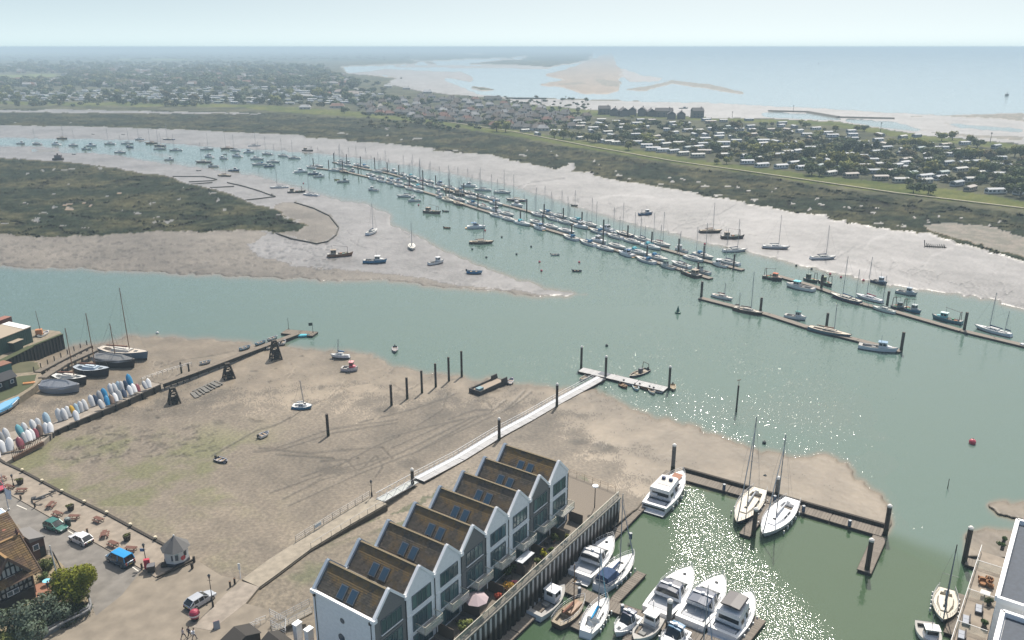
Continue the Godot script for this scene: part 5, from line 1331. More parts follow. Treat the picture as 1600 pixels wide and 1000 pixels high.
func garden() -> void:
	slab("garden_bed", [52, 875, 66, 866, 84, 868, 100, 885, 142, 944, 100, 972, 55, 998, -30, 1040, -30, 960, 40, 900], 4.03, 0.3, mat("garden_gravel", L(0.33, 0.27, 0.17), 0.95, 0, "fine", 0.5))
	slab("brick_terrace", [52, 915, 74, 906, 92, 914, 66, 938, 48, 938], 4.06, 0.1, mat("brick_paving", L(0.33, 0.16, 0.1), 0.9, 0, "fine", 1.0))
	var gw := thing("garden_wall", "low curved grey rendered wall round the inn garden beside the road", "wall")
	var pts := [[52, 1002], [76, 986], [100, 972], [124, 961], [138, 953], [142, 945], [139, 935]]
	for i in pts.size() - 1: part(gw, "wall_panel", MB.new().bar(P(pts[i][0], pts[i][1], 4.5), P(pts[i + 1][0], pts[i + 1][1], 4.5), 0.3, 1.1), mat("grey_render", L(0.22, 0.22, 0.22), 0.85, 0, "blotch", 0.5))
	part(gw, "coping", MB.new().path(pts.map(func(q): return P(q[0], q[1], 5.06)), 0.16, 6), mats.grey_render)
	var fe := [[66, 866], [84, 869], [90, 880], [97, 895]]
	rail_line("garden_railing", fe, 4.0, 0.9, 0.5, mats.black_pipe, "black iron railing round the upper corner of the inn garden", 2)
	# trees
	tree_near("garden_tree", "round bright green tree at the corner of the inn garden", P(124, 944, 4.0), 2.8, 3.2, 3.7, L(0.19, 0.205, 0.03), 9500, 71, 0.15)
	tree_near("garden_shrub", "large blue-green spreading shrub in front of the half-timbered inn", P(58, 988, 4.0), 3.3, 2.2, 2.2, L(0.10, 0.13, 0.10), 5600, 72, 0.2)
	tree_near("garden_bush", "small grey-green bush between flagpole and bright tree", P(90, 932, 4.0), 1.2, 0.8, 0.7, L(0.08, 0.1, 0.05), 700, 73, 0.16)
	tree_near("garden_bush", "low dark hedge bush along the inside of the garden wall", P(112, 962, 4.0), 2.6, 0.9, 0.6, L(0.045, 0.06, 0.03), 1600, 74, 0.17)
	tree_near("garden_bush", "spiky green plant in the gravel bed below the brick annexe", P(72, 888, 4.0), 1.2, 0.8, 0.7, L(0.10, 0.12, 0.045), 600, 75, 0.2)
	tree_near("garden_bush", "small green plant in gravel by the terrace", P(70, 905, 4.0), 0.7, 0.6, 0.5, L(0.08, 0.11, 0.04), 300, 76, 0.15)
	tree_near("garden_bush", "pale yellow-green bush at the bottom left corner", P(18, 1002, 4.0), 2.2, 1.0, 0.8, L(0.16, 0.18, 0.06), 1200, 77, 0.17)
	var pl := thing("planter_trough", "dark planter trough of yellow-green flowers on the inn terrace", "planter", P(87, 936, 4.06), 0.3)
	part(pl, "trough", MB.new().box(Vector3(0, 0.25, 0), Vector3(1.6, 0.5, 0.8)), mat("teal_trough", L(0.03, 0.07, 0.075), 0.7)); part(pl, "foliage", leaf_ball(0.8, 0.35, 250, 9, 0.12), leafmat("flower_leaf", L(0.22, 0.25, 0.05))).position.y = 0.65
	var fp := P(100, 942, 4.0); var t := htop(fp, 853) - 4.0
	var o := thing("flagpole", "tall grey flagpole standing in the inn garden", "flagpole", fp)
	part(o, "pole", MB.new().tube(Vector3.ZERO, Vector3(-0.35, t, 0), 0.13, 0.06, 8), mat("pole_paint", L(0.38, 0.40, 0.42), 0.5)); part(o, "truck", MB.new().lathe([Vector2(0, t - 0.02), Vector2(0.12, t + 0.05), Vector2(0, t + 0.15)], 8, Vector3(-0.35, 0, 0)), mats.pole_paint)
	part(o, "base", MB.new().tube(Vector3.ZERO, Vector3(0, 0.5, 0), 0.25, 0.2, 8), mats.pile_cap)
	var fl := P(14, 797, 4.0); var ft := htop(fl, 757) - 4.0
	var fo := thing("flagpole", "slim pole with a white and blue flag behind the inn roof", "flagpole", fl)
	part(fo, "pole", MB.new().tube(Vector3.ZERO, Vector3(0, ft + 2.0, 0), 0.08, 0.05, 6), mats.pole_paint)
	part(fo, "foot", MB.new().tube(Vector3.ZERO, Vector3(0, 0.3, 0), 0.2, 0.2, 8), mats.pile_cap)
	part(fo, "flag", MB.new().grid([[Vector3(0, ft - 0.6, 0), Vector3(0, ft - 2.6, 0)], [Vector3(0.5, ft - 0.8, 0.15), Vector3(0.4, ft - 2.7, 0.15)], [Vector3(1.0, ft - 1.3, -0.1), Vector3(0.8, ft - 2.9, -0.05)]]), mat("pale_flag", L(0.6, 0.65, 0.72), 0.9))
func tree_near(called: String, label: String, at: Vector3, r: float, ry: float, cy: float, c: Color, n: int, sd: int, s: float) -> void:
	var o := thing(called, label, "tree" if "tree" in called else "shrub", at)
	part(o, "crown", leaf_ball(r, ry, n, sd, s, 11), leafmat("crown_%d" % sd, c)).position.y = cy
	var tr := MB.new()
	tr.tube(Vector3(0, -0.1, 0), Vector3(0.05, cy * 0.8, 0), r * 0.08, r * 0.05, 8)
	for k in 6:
		var d := Vector3(cos(k * 1.05), 0.75, sin(k * 1.05))
		tr.tube(Vector3(0.05, cy * (0.35 + 0.07 * k), 0), Vector3(0.05, cy * (0.35 + 0.07 * k), 0) + d * r * 0.55, r * 0.035, r * 0.012, 5)
	part(o, "trunk", tr, mat("bark", L(0.09, 0.07, 0.05), 0.95))

func right_block() -> void:
	var GH := 5.2; var RH := 14.0
	var c0 := P(1558, 934, RH); var c1 := P(1590, 813, RH)
	var u := (c1 - c0).normalized(); var nrm := u.cross(Vector3.UP).normalized()   # away from the water
	var o := thing("flat_roofed_block", "modern block with dark blue flat roofs and white parapets at the right edge", "building")
	var white := mats.white_render as Material
	var roofm := mat("blue_flat_roof", L(0.045, 0.06, 0.085), 0.7, 0, "blotch", 0.3)
	# two stepped wings: [start along u, end along u, set back]
	var q := [[0.0, c0.distance_to(c1), 0.0], [-14.0, -2.6, 0.9]]
	var lab := ["upper", "lower"]
	for k in 2:
		var a: Vector3 = c0 + u * q[k][0] + nrm * q[k][2]; var b: Vector3 = c0 + u * q[k][1] + nrm * q[k][2]
		var sk := u * 0.0
		var cr := [a, b, b + nrm * 20.0 + sk, a + nrm * 20.0 + sk]
		var v2 := cr.map(func(p): return Vector2(p.x, p.z))
		var bl := part(o, "block", MB.new().prism(v2, -0.8, RH - 0.5), white)
		part(bl, "roof", MB.new().prism(inset(v2, 0.5), RH - 0.6, RH - 0.42), roofm)
		for e in 4:
			var p0: Vector3 = cr[e]; var p1: Vector3 = cr[(e + 1) % 4]
			part(bl, "parapet", MB.new().bar(p0 + Vector3(0, -0.15, 0), p1 + Vector3(0, -0.15, 0), 0.5, 0.75), mats.white_coping)
		var wd := MB.new()
		for i in 5:
			for lv in 2:
				var p := a.lerp(b, (i + 0.5) / 5.0)
				wd.box(Vector3(p.x, GH + 1.4 + lv * 3.0, p.z) - nrm * 0.03, Vector3(1.9, 2.1, 0.1), Basis(Vector3.UP, yaw_of(u)))
		part(bl, "window", wd, mats.roof_glass)
	part(o, "link_roof", MB.new().bar(c0 + u * -1.3 + nrm * 4.0 + Vector3(0, -1.2, 0), c0 + u * -1.3 + nrm * 20.0 + Vector3(0, -1.2, 0), 2.6, 0.3), mats.pile_concrete if mats.has("pile_concrete") else white)
	# waterside terrace
	var w0 := c0 - u * 16.0 - nrm * 3.9; var w1 := c1 + u * 4.0 - nrm * 3.9
	var pl := [w0, w1, w1 + nrm * 5.0, w0 + nrm * 5.0].map(func(p): return Vector2(p.x, p.z))
	struct("waterside_terrace", MB.new().prism(pl, 4.4, GH), mats.beige_paving)
	var tp := thing("terrace_wall", "dark piled retaining wall under the right-hand terrace", "wall")
	part(tp, "panel", MB.new().prism([w0 + nrm * 0.1, w1 + nrm * 0.1, w1 + nrm * 4.9, w0 + nrm * 4.9].map(func(p): return Vector2(p.x, p.z)), -0.8, 4.38), mats.stained_concrete)
	var y := Vector3(0, 1, 0)
	var b0 := Vector3(w0.x, GH, w0.z); var b1 := Vector3(w1.x, GH, w1.z)
	rail_line("terrace_railing", [b0 + nrm * 0.1, b1 + nrm * 0.1], 0, 1.1, 2.0, mats.white_coping, "white topped railing along the waterside edge of the right-hand terrace", 2)
	var gp := thing("glass_screen", "glass privacy screens dividing the right-hand terrace", "screen")
	for k in 5:
		var p := b0.lerp(b1, 0.08 + k * 0.2)
		part(gp, "pane", MB.new().bar(p + nrm * 0.2 + y * 0.6, p + nrm * 3.6 + y * 0.6, 0.04, 1.2), glassy()); part(gp, "frame", MB.new().bar(p + nrm * 0.2 + y * 1.22, p + nrm * 3.6 + y * 1.22, 0.06, 0.05), mats.white_coping)
	var yw := yaw_of(u)
	for k in 4:
		var cpos := P([1534, 1544, 1535, 1547][k], [907, 911, 914, 917][k], GH)
		var ch := thing("rattan_chair", "round brown rattan tub chair, %s of four on the right-hand terrace" % ["upper left", "upper right", "lower left", "lower right"][k], "chair", cpos, k * 1.5, "rattan chairs on the terrace")
		part(ch, "seat", MB.new().tube(Vector3(0, 0.05, 0), Vector3(0, 0.42, 0), 0.42, 0.48, 12), mat("rattan", L(0.26, 0.13, 0.06), 0.9))
		var bk := MB.new()
		for i in 9: bk.tube(Vector3(0.5 * cos(i * 0.4), 0.4, 0.5 * sin(i * 0.4)), Vector3(0.56 * cos(i * 0.4), 0.85, 0.56 * sin(i * 0.4)), 0.11, 0.09, 6)
		part(ch, "backrest", bk, mats.rattan)
	var tt := thing("terrace_table", "small white table with chairs below the rattan chairs on the terrace", "table", P(1538, 933, GH), yw)
	part(tt, "tabletop", MB.new().box(Vector3(0, 0.72, 0), Vector3(1.2, 0.06, 1.2)), mat("pale_top", L(0.5, 0.5, 0.48), 0.6)); part(tt, "leg", MB.new().tube(Vector3.ZERO, Vector3(0, 0.7, 0), 0.08), mats.black_pipe)
	for k in 3:
		var s := thing("terrace_sofa", "dark grey outdoor sofa with pale cushions, %s of three down the terrace" % ORD[k], "sofa", P([1529, 1509, 1502][k], [955, 972, 996][k], GH), yw + 0.1)
		part(s, "frame", MB.new().box(Vector3(0, 0.2, 0), Vector3(1.9, 0.4, 0.9)), mats.dark_rattan); part(s, "backrest", MB.new().box(Vector3(0, 0.5, 0.4), Vector3(1.9, 0.6, 0.15)), mats.dark_rattan)
		for i in 2: part(s, "cushion", MB.new().box(Vector3(-0.45 + 0.9 * i, 0.45, -0.05), Vector3(0.85, 0.14, 0.7)), mat("cushion", L(0.32, 0.34, 0.38), 0.9))
	for k in 4:
		var s := thing("terrace_planter", "dark planter with green shrub, %s from the seaward end of the right-hand terrace" % ORD[k], "planter", P([1568, 1566, 1545, 1537][k], [848, 858, 944, 980][k], GH), yw)
		part(s, "box", MB.new().box(Vector3(0, 0.3, 0), Vector3(1.1, 0.6, 0.5)), mats.dark_rattan); part(s, "foliage", leaf_ball(0.6, 0.4, 200, 60 + k, 0.13), leafmat("box_leaf", L(0.06, 0.1, 0.04))).position.y = 0.8
func marina_pontoons() -> void:
	var tim := mat("deck_boards", L(0.26, 0.225, 0.185), 0.9, 0, "fine", 0.8); tim.vertex_color_use_as_albedo = true
	var fm := mats.black_float as Material
	var runs := [
		["marina walkway along the foot of the sheet pile wall", [[1051, 737], [960, 829], [888, 900], [800, 984], [740, 1040]], 2.4],
		["breakwater pontoon closing the marina on its seaward side", [[1062, 742], [1222, 786], [1380, 832]], 2.6],
		["finger pontoon between the two big racing yachts", [[1200, 787], [1163, 836]], 1.7],
		["wedge finger at the outer end of the breakwater pontoon", [[1375, 838], [1350, 893]], 2.0],
		["main inner marina pontoon crossing from wall to cruisers", [[880, 914], [938, 940], [1020, 969], [1096, 998], [1200, 1036]], 2.3],
		["finger pontoon right of the yacht with a blue sprayhood", [[958, 940], [1003, 894]], 1.4],
		["finger pontoon left of the yacht with a bright blue sail cover", [[934, 944], [898, 982]], 1.4],
		["finger pontoon between the first and second white motor cruisers", [[1050, 978], [1078, 944]], 1.4],
		["finger pontoon right of the black topped motor cruiser", [[1188, 966], [1158, 1004]], 1.6],
		["finger pontoon right of the small navy topped speedboat", [[1002, 968], [978, 1004]], 1.2],
		["short pontoon at the terrace corner beside a pile", [[1508, 876], [1536, 884]], 2.2],
		["mooring pontoon alongside the right-hand terrace", [[1509, 930], [1486, 992]], 1.8]]
	for r in runs:
		var o := thing("marina_pontoon", r[0], "pontoon")
		for i in r[1].size() - 1:
			deck_run(o, P(r[1][i][0], r[1][i][1], 0.55), P(r[1][i + 1][0], r[1][i + 1][1], 0.55), r[2], tim, fm, 8.0)
	var bw := thing("breakwater_fender", "dark timber wave screen along the outer edge of the breakwater pontoon", "wave screen")
	var a := P(1063, 739, 0.6); var b := P(1381, 829, 0.6)
	var s := (b - a).normalized().cross(Vector3.UP).normalized() * -1.35
	var n := 40
	for k in n:
		part(bw, "plank", MB.new().bar(a.lerp(b, float(k) / n) + s, a.lerp(b, (k + 0.96) / n) + s, 0.5, 1.1), mats.dark_timber)
	for q in [[985, 842], [1131, 765], [1255, 799], [1327, 822], [905, 928], [972, 955], [1045, 982], [1210, 783]]:
		var o := thing("power_pedestal", "dark blue power pedestal on the %s" % ["walkway by the sheet piling", "breakwater near the flybridge yacht", "breakwater right of the racing yachts", "breakwater near its outer end", "inner pontoon behind the sport cruiser", "inner pontoon by the long finger", "inner pontoon left of the tall pile", "breakwater between the racing yachts"][[985, 1131, 1255, 1327, 905, 972, 1045, 1210].find(q[0])], "pedestal", P(q[0], q[1], 0.58), 0.3, "power pedestals of the marina")
		part(o, "body", MB.new().box(Vector3(0, 0.5, 0), Vector3(0.4, 1.0, 0.4)), mat("pedestal_blue", L(0.03, 0.07, 0.13), 0.5)); part(o, "lamp_head", MB.new().box(Vector3(0, 1.06, 0), Vector3(0.46, 0.14, 0.46)), mat("pedestal_top", L(0.3, 0.32, 0.34), 0.5))
	var pl := [[1051, 737, 694, "at the corner of the breakwater and the wall walkway", 1], [1213, 778, 745, "behind the white racing yacht on the breakwater", 1], [1177, 838, 794, "at the end of the finger between the racing yachts", 0], [1383, 836, 789, "at the outer end of the breakwater pontoon", 0], [1354, 894, 842, "at the tip of the wedge finger", 0], [1506, 880, 823, "at the corner of the right-hand terrace", 0], [1044, 984, 937, "in front of the white motor cruisers", 1]]
	for q in pl: pile(q[0], q[1], 0.0, q[2], "stout steel pile with pale cap " + q[3], "piles of the marina", 0.38, true, q[4])
	var lp := P(929, 793, 5.6); var ht := htop(lp, 759) - 5.6
	var o := thing("terrace_lamp", "black lamp post with white disc head on the gravel terrace", "lamp post", lp)
	part(o, "post", MB.new().tube(Vector3.ZERO, Vector3(0, ht, 0), 0.09, 0.06, 8), mats.black_pipe); part(o, "lamp_head", MB.new().lathe([Vector2(0.1, ht - 0.25), Vector2(0.55, ht - 0.1), Vector2(0.5, ht + 0.05), Vector2(0, ht + 0.12)], 14), mat("lamp_white", L(0.75, 0.75, 0.74), 0.4))

var row_paths := {}
func river_pontoons() -> void:
	var tim := mats.deck_boards as Material
	var fm := mats.black_float as Material
	row_paths = {
		"far": [[521, 253], [572, 264], [605, 270], [682, 291], [725, 304], [800, 323], [875, 343], [980, 373], [1045, 391], [1105, 408], [1161, 421.5]],
		"middle": [[484, 261], [537, 267.5], [575, 276], [637, 292], [682, 305], [750, 327], [800, 342], [887, 367.5], [950, 387], [1010, 404.5], [1111, 435]],
		"near": [[1094, 465], [1145, 478], [1200, 491], [1262, 511], [1340, 531], [1408, 548.5]],
		"right": [[1206, 428], [1272, 447], [1350, 475], [1395, 485.5], [1502, 516], [1600, 539.5], [1680, 560]]}
	var lab := {"far": "farther of the two long river pontoons lined with yachts", "middle": "nearer of the two long river pontoons lined with yachts", "near": "separate river pontoon nearest the shore with a gaff cutter and launches", "right": "river pontoon at the right lined with fishing boats and ketches"}
	for k in row_paths:
		var o := thing("river_pontoon", lab[k], "pontoon")
		var p: Array = row_paths[k]
		for i in p.size() - 1:
			var a := P(p[i][0], p[i][1], 0.5); var b := P(p[i + 1][0], p[i + 1][1], 0.5)
			part(o, "deck_section", MB.new().bar(a + (b - a).normalized() * 0.1, b, 2.4, 0.16), mats.deck_boards)
			part(o, "float_section", MB.new().bar(a + Vector3(0, -0.32, 0), b + Vector3(0, -0.32, 0), 2.2, 0.44), fm)
	# piles: [px, foot, top]
	var pf := [[522, 254, 239], [542, 258, 241], [564, 263, 244.5], [586, 266, 246], [605.5, 271, 253.5], [623.5, 275, 258], [661, 285, 266], [681, 291, 274], [702, 297, 279], [725, 305, 286], [823, 332, 311], [850, 338, 319], [880, 345, 325], [909, 354, 331], [980.5, 374, 352], [1018, 383, 362], [1060, 394, 373], [1099, 407, 384], [1146, 420, 397]]
	for i in pf.size(): pile(pf[i][0], pf[i][1], 0.0, pf[i][2], "dark mooring pile on the farther long river pontoon, %s from its upstream end" % ORD[i], "piles of the long river pontoons", 0.32, false)
	var pm := [[490, 261.5, 247], [514, 265.5, 250], [536, 268, 252], [560, 272.5, 257], [640, 293, 277], [661, 299, 283], [697, 310, 293], [747, 326, 301], [775, 334, 312], [813, 345, 328], [848, 356, 335], [893, 369, 350], [942, 385, 343], [1010.5, 405, 384], [1090, 428, 410]]
	for i in pm.size(): pile(pm[i][0], pm[i][1], 0.0, pm[i][2], "dark mooring pile on the nearer long river pontoon, %s from its upstream end" % ORD[i], "piles of the long river pontoons", 0.32, false)
	var pn := [[1095.5, 466, 440, "upstream end of the pontoon nearest the shore"], [1188, 488, 465, "beside the brown ketch on the pontoon nearest the shore"], [1291, 512, 489, "beside the gaff cutter on the pontoon nearest the shore"], [1407.5, 550, 519, "downstream end of the pontoon nearest the shore"], [1283, 452, 429, "between the turquoise topped launch and the navy ketch"], [1386, 477, 455, "behind the green and white yacht"], [1506, 518, 488, "right of the turquoise trawler"]]
	for q in pn: pile(q[0], q[1], 0.0, q[2], "thick dark mooring pile at the " + q[3] if q[3].ends_with("shore") and not q[3].begins_with("beside") else "thick dark mooring pile " + q[3], "", 0.4, false)
# ---------------------------------------------------------------- far bank: caravans, houses, trees
func inside(a: Array, x: float, y: float) -> bool:
	var pp := PackedVector2Array()
	for i in range(0, a.size(), 2): pp.append(Vector2(a[i], a[i + 1]))
	return Geometry2D.is_point_in_polygon(Vector2(x, y), pp)
var taken: Array = []
func free_spot(p: Vector3, r: float) -> bool:
	for q in taken:
		if absf(q.x - p.x) < r + q.z and absf(q.y - p.z) < r + q.z: return false
	return true
func build_town() -> void:
	# caravans
	var cv := []
	var looks := [["white", L(0.6, 0.61, 0.6), L(0.42, 0.43, 0.44)], ["cream", L(0.5, 0.47, 0.38), L(0.42, 0.42, 0.4)], ["pale green", L(0.34, 0.41, 0.36), L(0.3, 0.35, 0.34)], ["grey", L(0.36, 0.38, 0.39), L(0.33, 0.35, 0.36)], ["buff", L(0.37, 0.29, 0.22), L(0.36, 0.33, 0.3)]]
	for k in looks.size():
		var o := Node3D.new()
		part(o, "body", MB.new().box(Vector3(0, 1.55, 0), Vector3(10.4, 2.1, 3.4)), mat("caravan_" + looks[k][0], looks[k][1], 0.6))
		part(o, "skirting", MB.new().box(Vector3(0, 0.3, 0), Vector3(10.0, 0.6, 3.0)), mat("caravan_skirt", L(0.12, 0.12, 0.11), 0.9))
		part(o, "roof", MB.new().hexa([Vector3(-5.35, 2.55, 1.85), Vector3(5.35, 2.55, 1.85), Vector3(5.35, 2.55, -1.85), Vector3(-5.35, 2.55, -1.85), Vector3(-5.3, 3.15, 0.1), Vector3(5.3, 3.15, 0.1), Vector3(5.3, 3.15, -0.1), Vector3(-5.3, 3.15, -0.1)]), mat("caravan_roof_" + looks[k][0], looks[k][2], 0.75))
		var w := MB.new()
		for x in [-4.2, -2.0, 0.4, 3.8]:
			for s in [-1.0, 1.0]: w.box(Vector3(x, 1.7, 1.71 * s), Vector3(1.3 if x != 0.4 else 0.8, 0.95, 0.04))
		for x in [-5.22, 5.22]: w.box(Vector3(x, 1.7, 0), Vector3(0.04, 1.1, 2.6))
		part(o, "windows", w, mat("caravan_glass", L(0.06, 0.08, 0.1), 0.15)).set_meta("kind", "stuff")
		cv.append(o)
	var big := [[840, 211], [907, 218], [940, 222], [951, 224], [965, 225.5], [957, 214], [1010, 230], [1020, 235], [1040, 228], [1035, 237.5], [1052, 239], [1067, 242.5], [1090, 245.5], [1025, 216], [1075, 234], [1090, 232.5], [1084, 222.5], [1085, 212.5], [1101, 219.5], [1102, 213], [1122, 216], [1131, 234], [1130, 226], [1132, 245], [1074, 205.5], [1072, 195], [1167, 256], [1190, 261], [1190, 250], [1176, 212.5], [1192, 222.5], [1147, 216], [1220, 263], [1254, 265], [1269, 252.5], [1294, 254.5], [1297, 274], [1329, 277], [1362, 271], [1375, 281], [1407, 285], [1445, 279], [1424, 274.5], [1422, 266], [1412, 258], [1415, 252.5], [1450, 252.5], [1375, 260], [1380, 244], [1370, 240], [1347, 225], [1245, 239], [1262, 234], [1215, 245], [1230, 241], [1212, 224], [1234, 225.5], [1285, 232], [1300, 214], [1330, 219], [1260, 212.5], [1375, 212.5], [1410, 216], [1432, 214], [1470, 234], [1477, 229], [1482, 244], [1480, 257.5], [1504, 257.5], [1525, 256], [1556, 231], [1507, 226], [1527, 274], [1562, 276], [1520, 284], [1470, 281], [1445, 286], [1515, 298], [1555, 302], [1595, 296], [820, 206], [870, 207], [1400, 262], [1500, 268], [1460, 262], [1240, 258], [1205, 205], [1220, 198], [1140, 200], [1110, 192], [1170, 188.5], [1130, 190], [1560, 250], [1590, 285], [1495, 290]]
	var lots := []
	for q in big: lots.append([q[0], q[1], 0, 1.0])
	var park := [880, 190, 1000, 186, 1110, 188, 1200, 192, 1300, 200, 1440, 222, 1600, 250, 1640, 300, 1600, 312, 1500, 294, 1400, 284, 1250, 264, 1100, 246, 960, 222, 880, 205]
	var tries := 0
	while lots.size() < 185 and tries < 6000:
		tries += 1
		var x := rng.randf_range(870, 1640); var y := rng.randf_range(186, 305)
		y = roundf((y - x * 0.09) / 5.2) * 5.2 + x * 0.09 + rng.randf_range(-1.6, 1.6)
		if not inside(park, x, y): continue
		var ok := true
		for l in lots:
			if absf(l[0] - x) < 15.0 + (y - 190) * 0.14 and absf(l[1] - y) < 3.6 + (y - 190) * 0.03: ok = false; break
		if ok: lots.append([x, y, 0, 1.0])
	var west := [-60, 145, 100, 142, 250, 136, 480, 132, 560, 138, 600, 146, 545, 164, 420, 162, 200, 158, -60, 157]
	tries = 0
	while lots.size() < 298 and tries < 12000:
		tries += 1
		var x := rng.randf_range(-40, 590); var y := rng.randf_range(132, 164)
		y = roundf(y / 3.4) * 3.4 + sin(x * 0.02) * 1.2
		if not inside(west, x, y): continue
		var ok := true
		for l in lots:
			if absf(l[0] - x) < 13.0 and absf(l[1] - y) < 2.2: ok = false; break
		if ok: lots.append([x, y, 1, 1.0])
	lots.sort_custom(func(a, b): return a[0] < b[0])
	var cnt := {}
	for l in lots:
		var k: int = [0, 0, 0, 1, 1, 2, 3, 3, 4, 0][rng.randi() % 10]
		var p := P(l[0], l[1] + 1.0, 1.7)
		var key := "%d%d" % [k, l[2]]
		cnt[key] = cnt.get(key, -1) + 1
		var o := dup(cv[k], "static_caravan", p, (0.3 if l[2] == 0 else 0.0) + rng.randf_range(-0.2, 0.2) * (2.0 if l[2] == 0 else 1.0) + (PI / 2 if rng.randf() < 0.1 else 0.0), "%s static caravan in the %s caravan park, %s %s one" % [looks[k][0], "right-hand" if l[2] == 0 else "left-hand distant", ordw(cnt[key]), looks[k][0]], "static caravans of the far bank")
		o.set_meta("category", "caravan")
		if l[2] == 0: o.scale = Vector3(rng.randf_range(0.8, 1.1), 1.1, 1.1)
		taken.append(Vector3(p.x, p.z, 4.5))
	# beyond what can be told apart: the rest of the distant park
	var rest := []
	for i in 520:
		var x := rng.randf_range(-60, 600); var y := roundf(rng.randf_range(131, 163) / 2.6) * 2.6 + sin(x * 0.02)
		if inside(west, x, y):
			var p := P(x, y + 1.0, 1.7)
			if free_spot(p, 1.5): rest.append(Transform3D(Basis(Vector3.UP, rng.randf_range(-0.2, 0.2)), p + Vector3(0, 1.4, 0)))
	var mm := MultiMesh.new()
	mm.transform_format = MultiMesh.TRANSFORM_3D
	mm.mesh = MB.new().trunk([[-4.5, -1.4, 1.6, 0.9, 1.6], [4.5, -1.4, 1.6, 0.9, 1.6]], 0.3).mesh()
	mm.instance_count = rest.size()
	for i in rest.size(): mm.set_instance_transform(i, rest[i])
	var mi := MultiMeshInstance3D.new()
	mi.name = "distant_caravans"; mi.multimesh = mm; mi.material_override = mats.caravan_roof_white
	mi.set_meta("kind", "stuff"); mi.set_meta("label", "mass of pale caravan roofs filling the left-hand distant park")
	add_child(mi)
	for o in cv: o.free()
	village()
	trees()
func bungalow(wall: Color, roof: Color, w: float, d: float, hh: float, key: String, two := false) -> Node3D:
	var o := Node3D.new()
	part(o, "wall", MB.new().box(Vector3(0, hh / 2, 0), Vector3(w, hh, d)), mat("house_wall_" + key, wall, 0.85))
	var r := hh + d * 0.36
	var rf := MB.new()
	rf.hexa([Vector3(-w / 2 - 0.3, hh - 0.1, d / 2 + 0.4), Vector3(w / 2 + 0.3, hh - 0.1, d / 2 + 0.4), Vector3(w / 2 + 0.3, hh - 0.1, -d / 2 - 0.4), Vector3(-w / 2 - 0.3, hh - 0.1, -d / 2 - 0.4), Vector3(-w / 2 + (0.0 if two else d * 0.25), r, 0.05), Vector3(w / 2 - (0.0 if two else d * 0.25), r, 0.05), Vector3(w / 2 - (0.0 if two else d * 0.25), r, -0.05), Vector3(-w / 2 + (0.0 if two else d * 0.25), r, -0.05)])
	var ro := part(o, "roof", rf, mat("house_roof_" + key, roof, 0.85, 0, "fine", 0.4))
	part(ro, "chimney", MB.new().box(Vector3(w * 0.3, r + 0.2, 0.5), Vector3(0.8, 1.8, 0.8)), mat("chimney_brick", L(0.16, 0.08, 0.06), 0.9))
	var win := MB.new()
	for fl in (2 if two else 1):
		for x in [-0.32, 0.0, 0.32]: win.box(Vector3(w * x, 1.5 + fl * 2.7, d / 2 + 0.02), Vector3(1.4, 1.2, 0.06))
	part(o, "windows", win, mats.caravan_glass).set_meta("kind", "stuff")
	return o
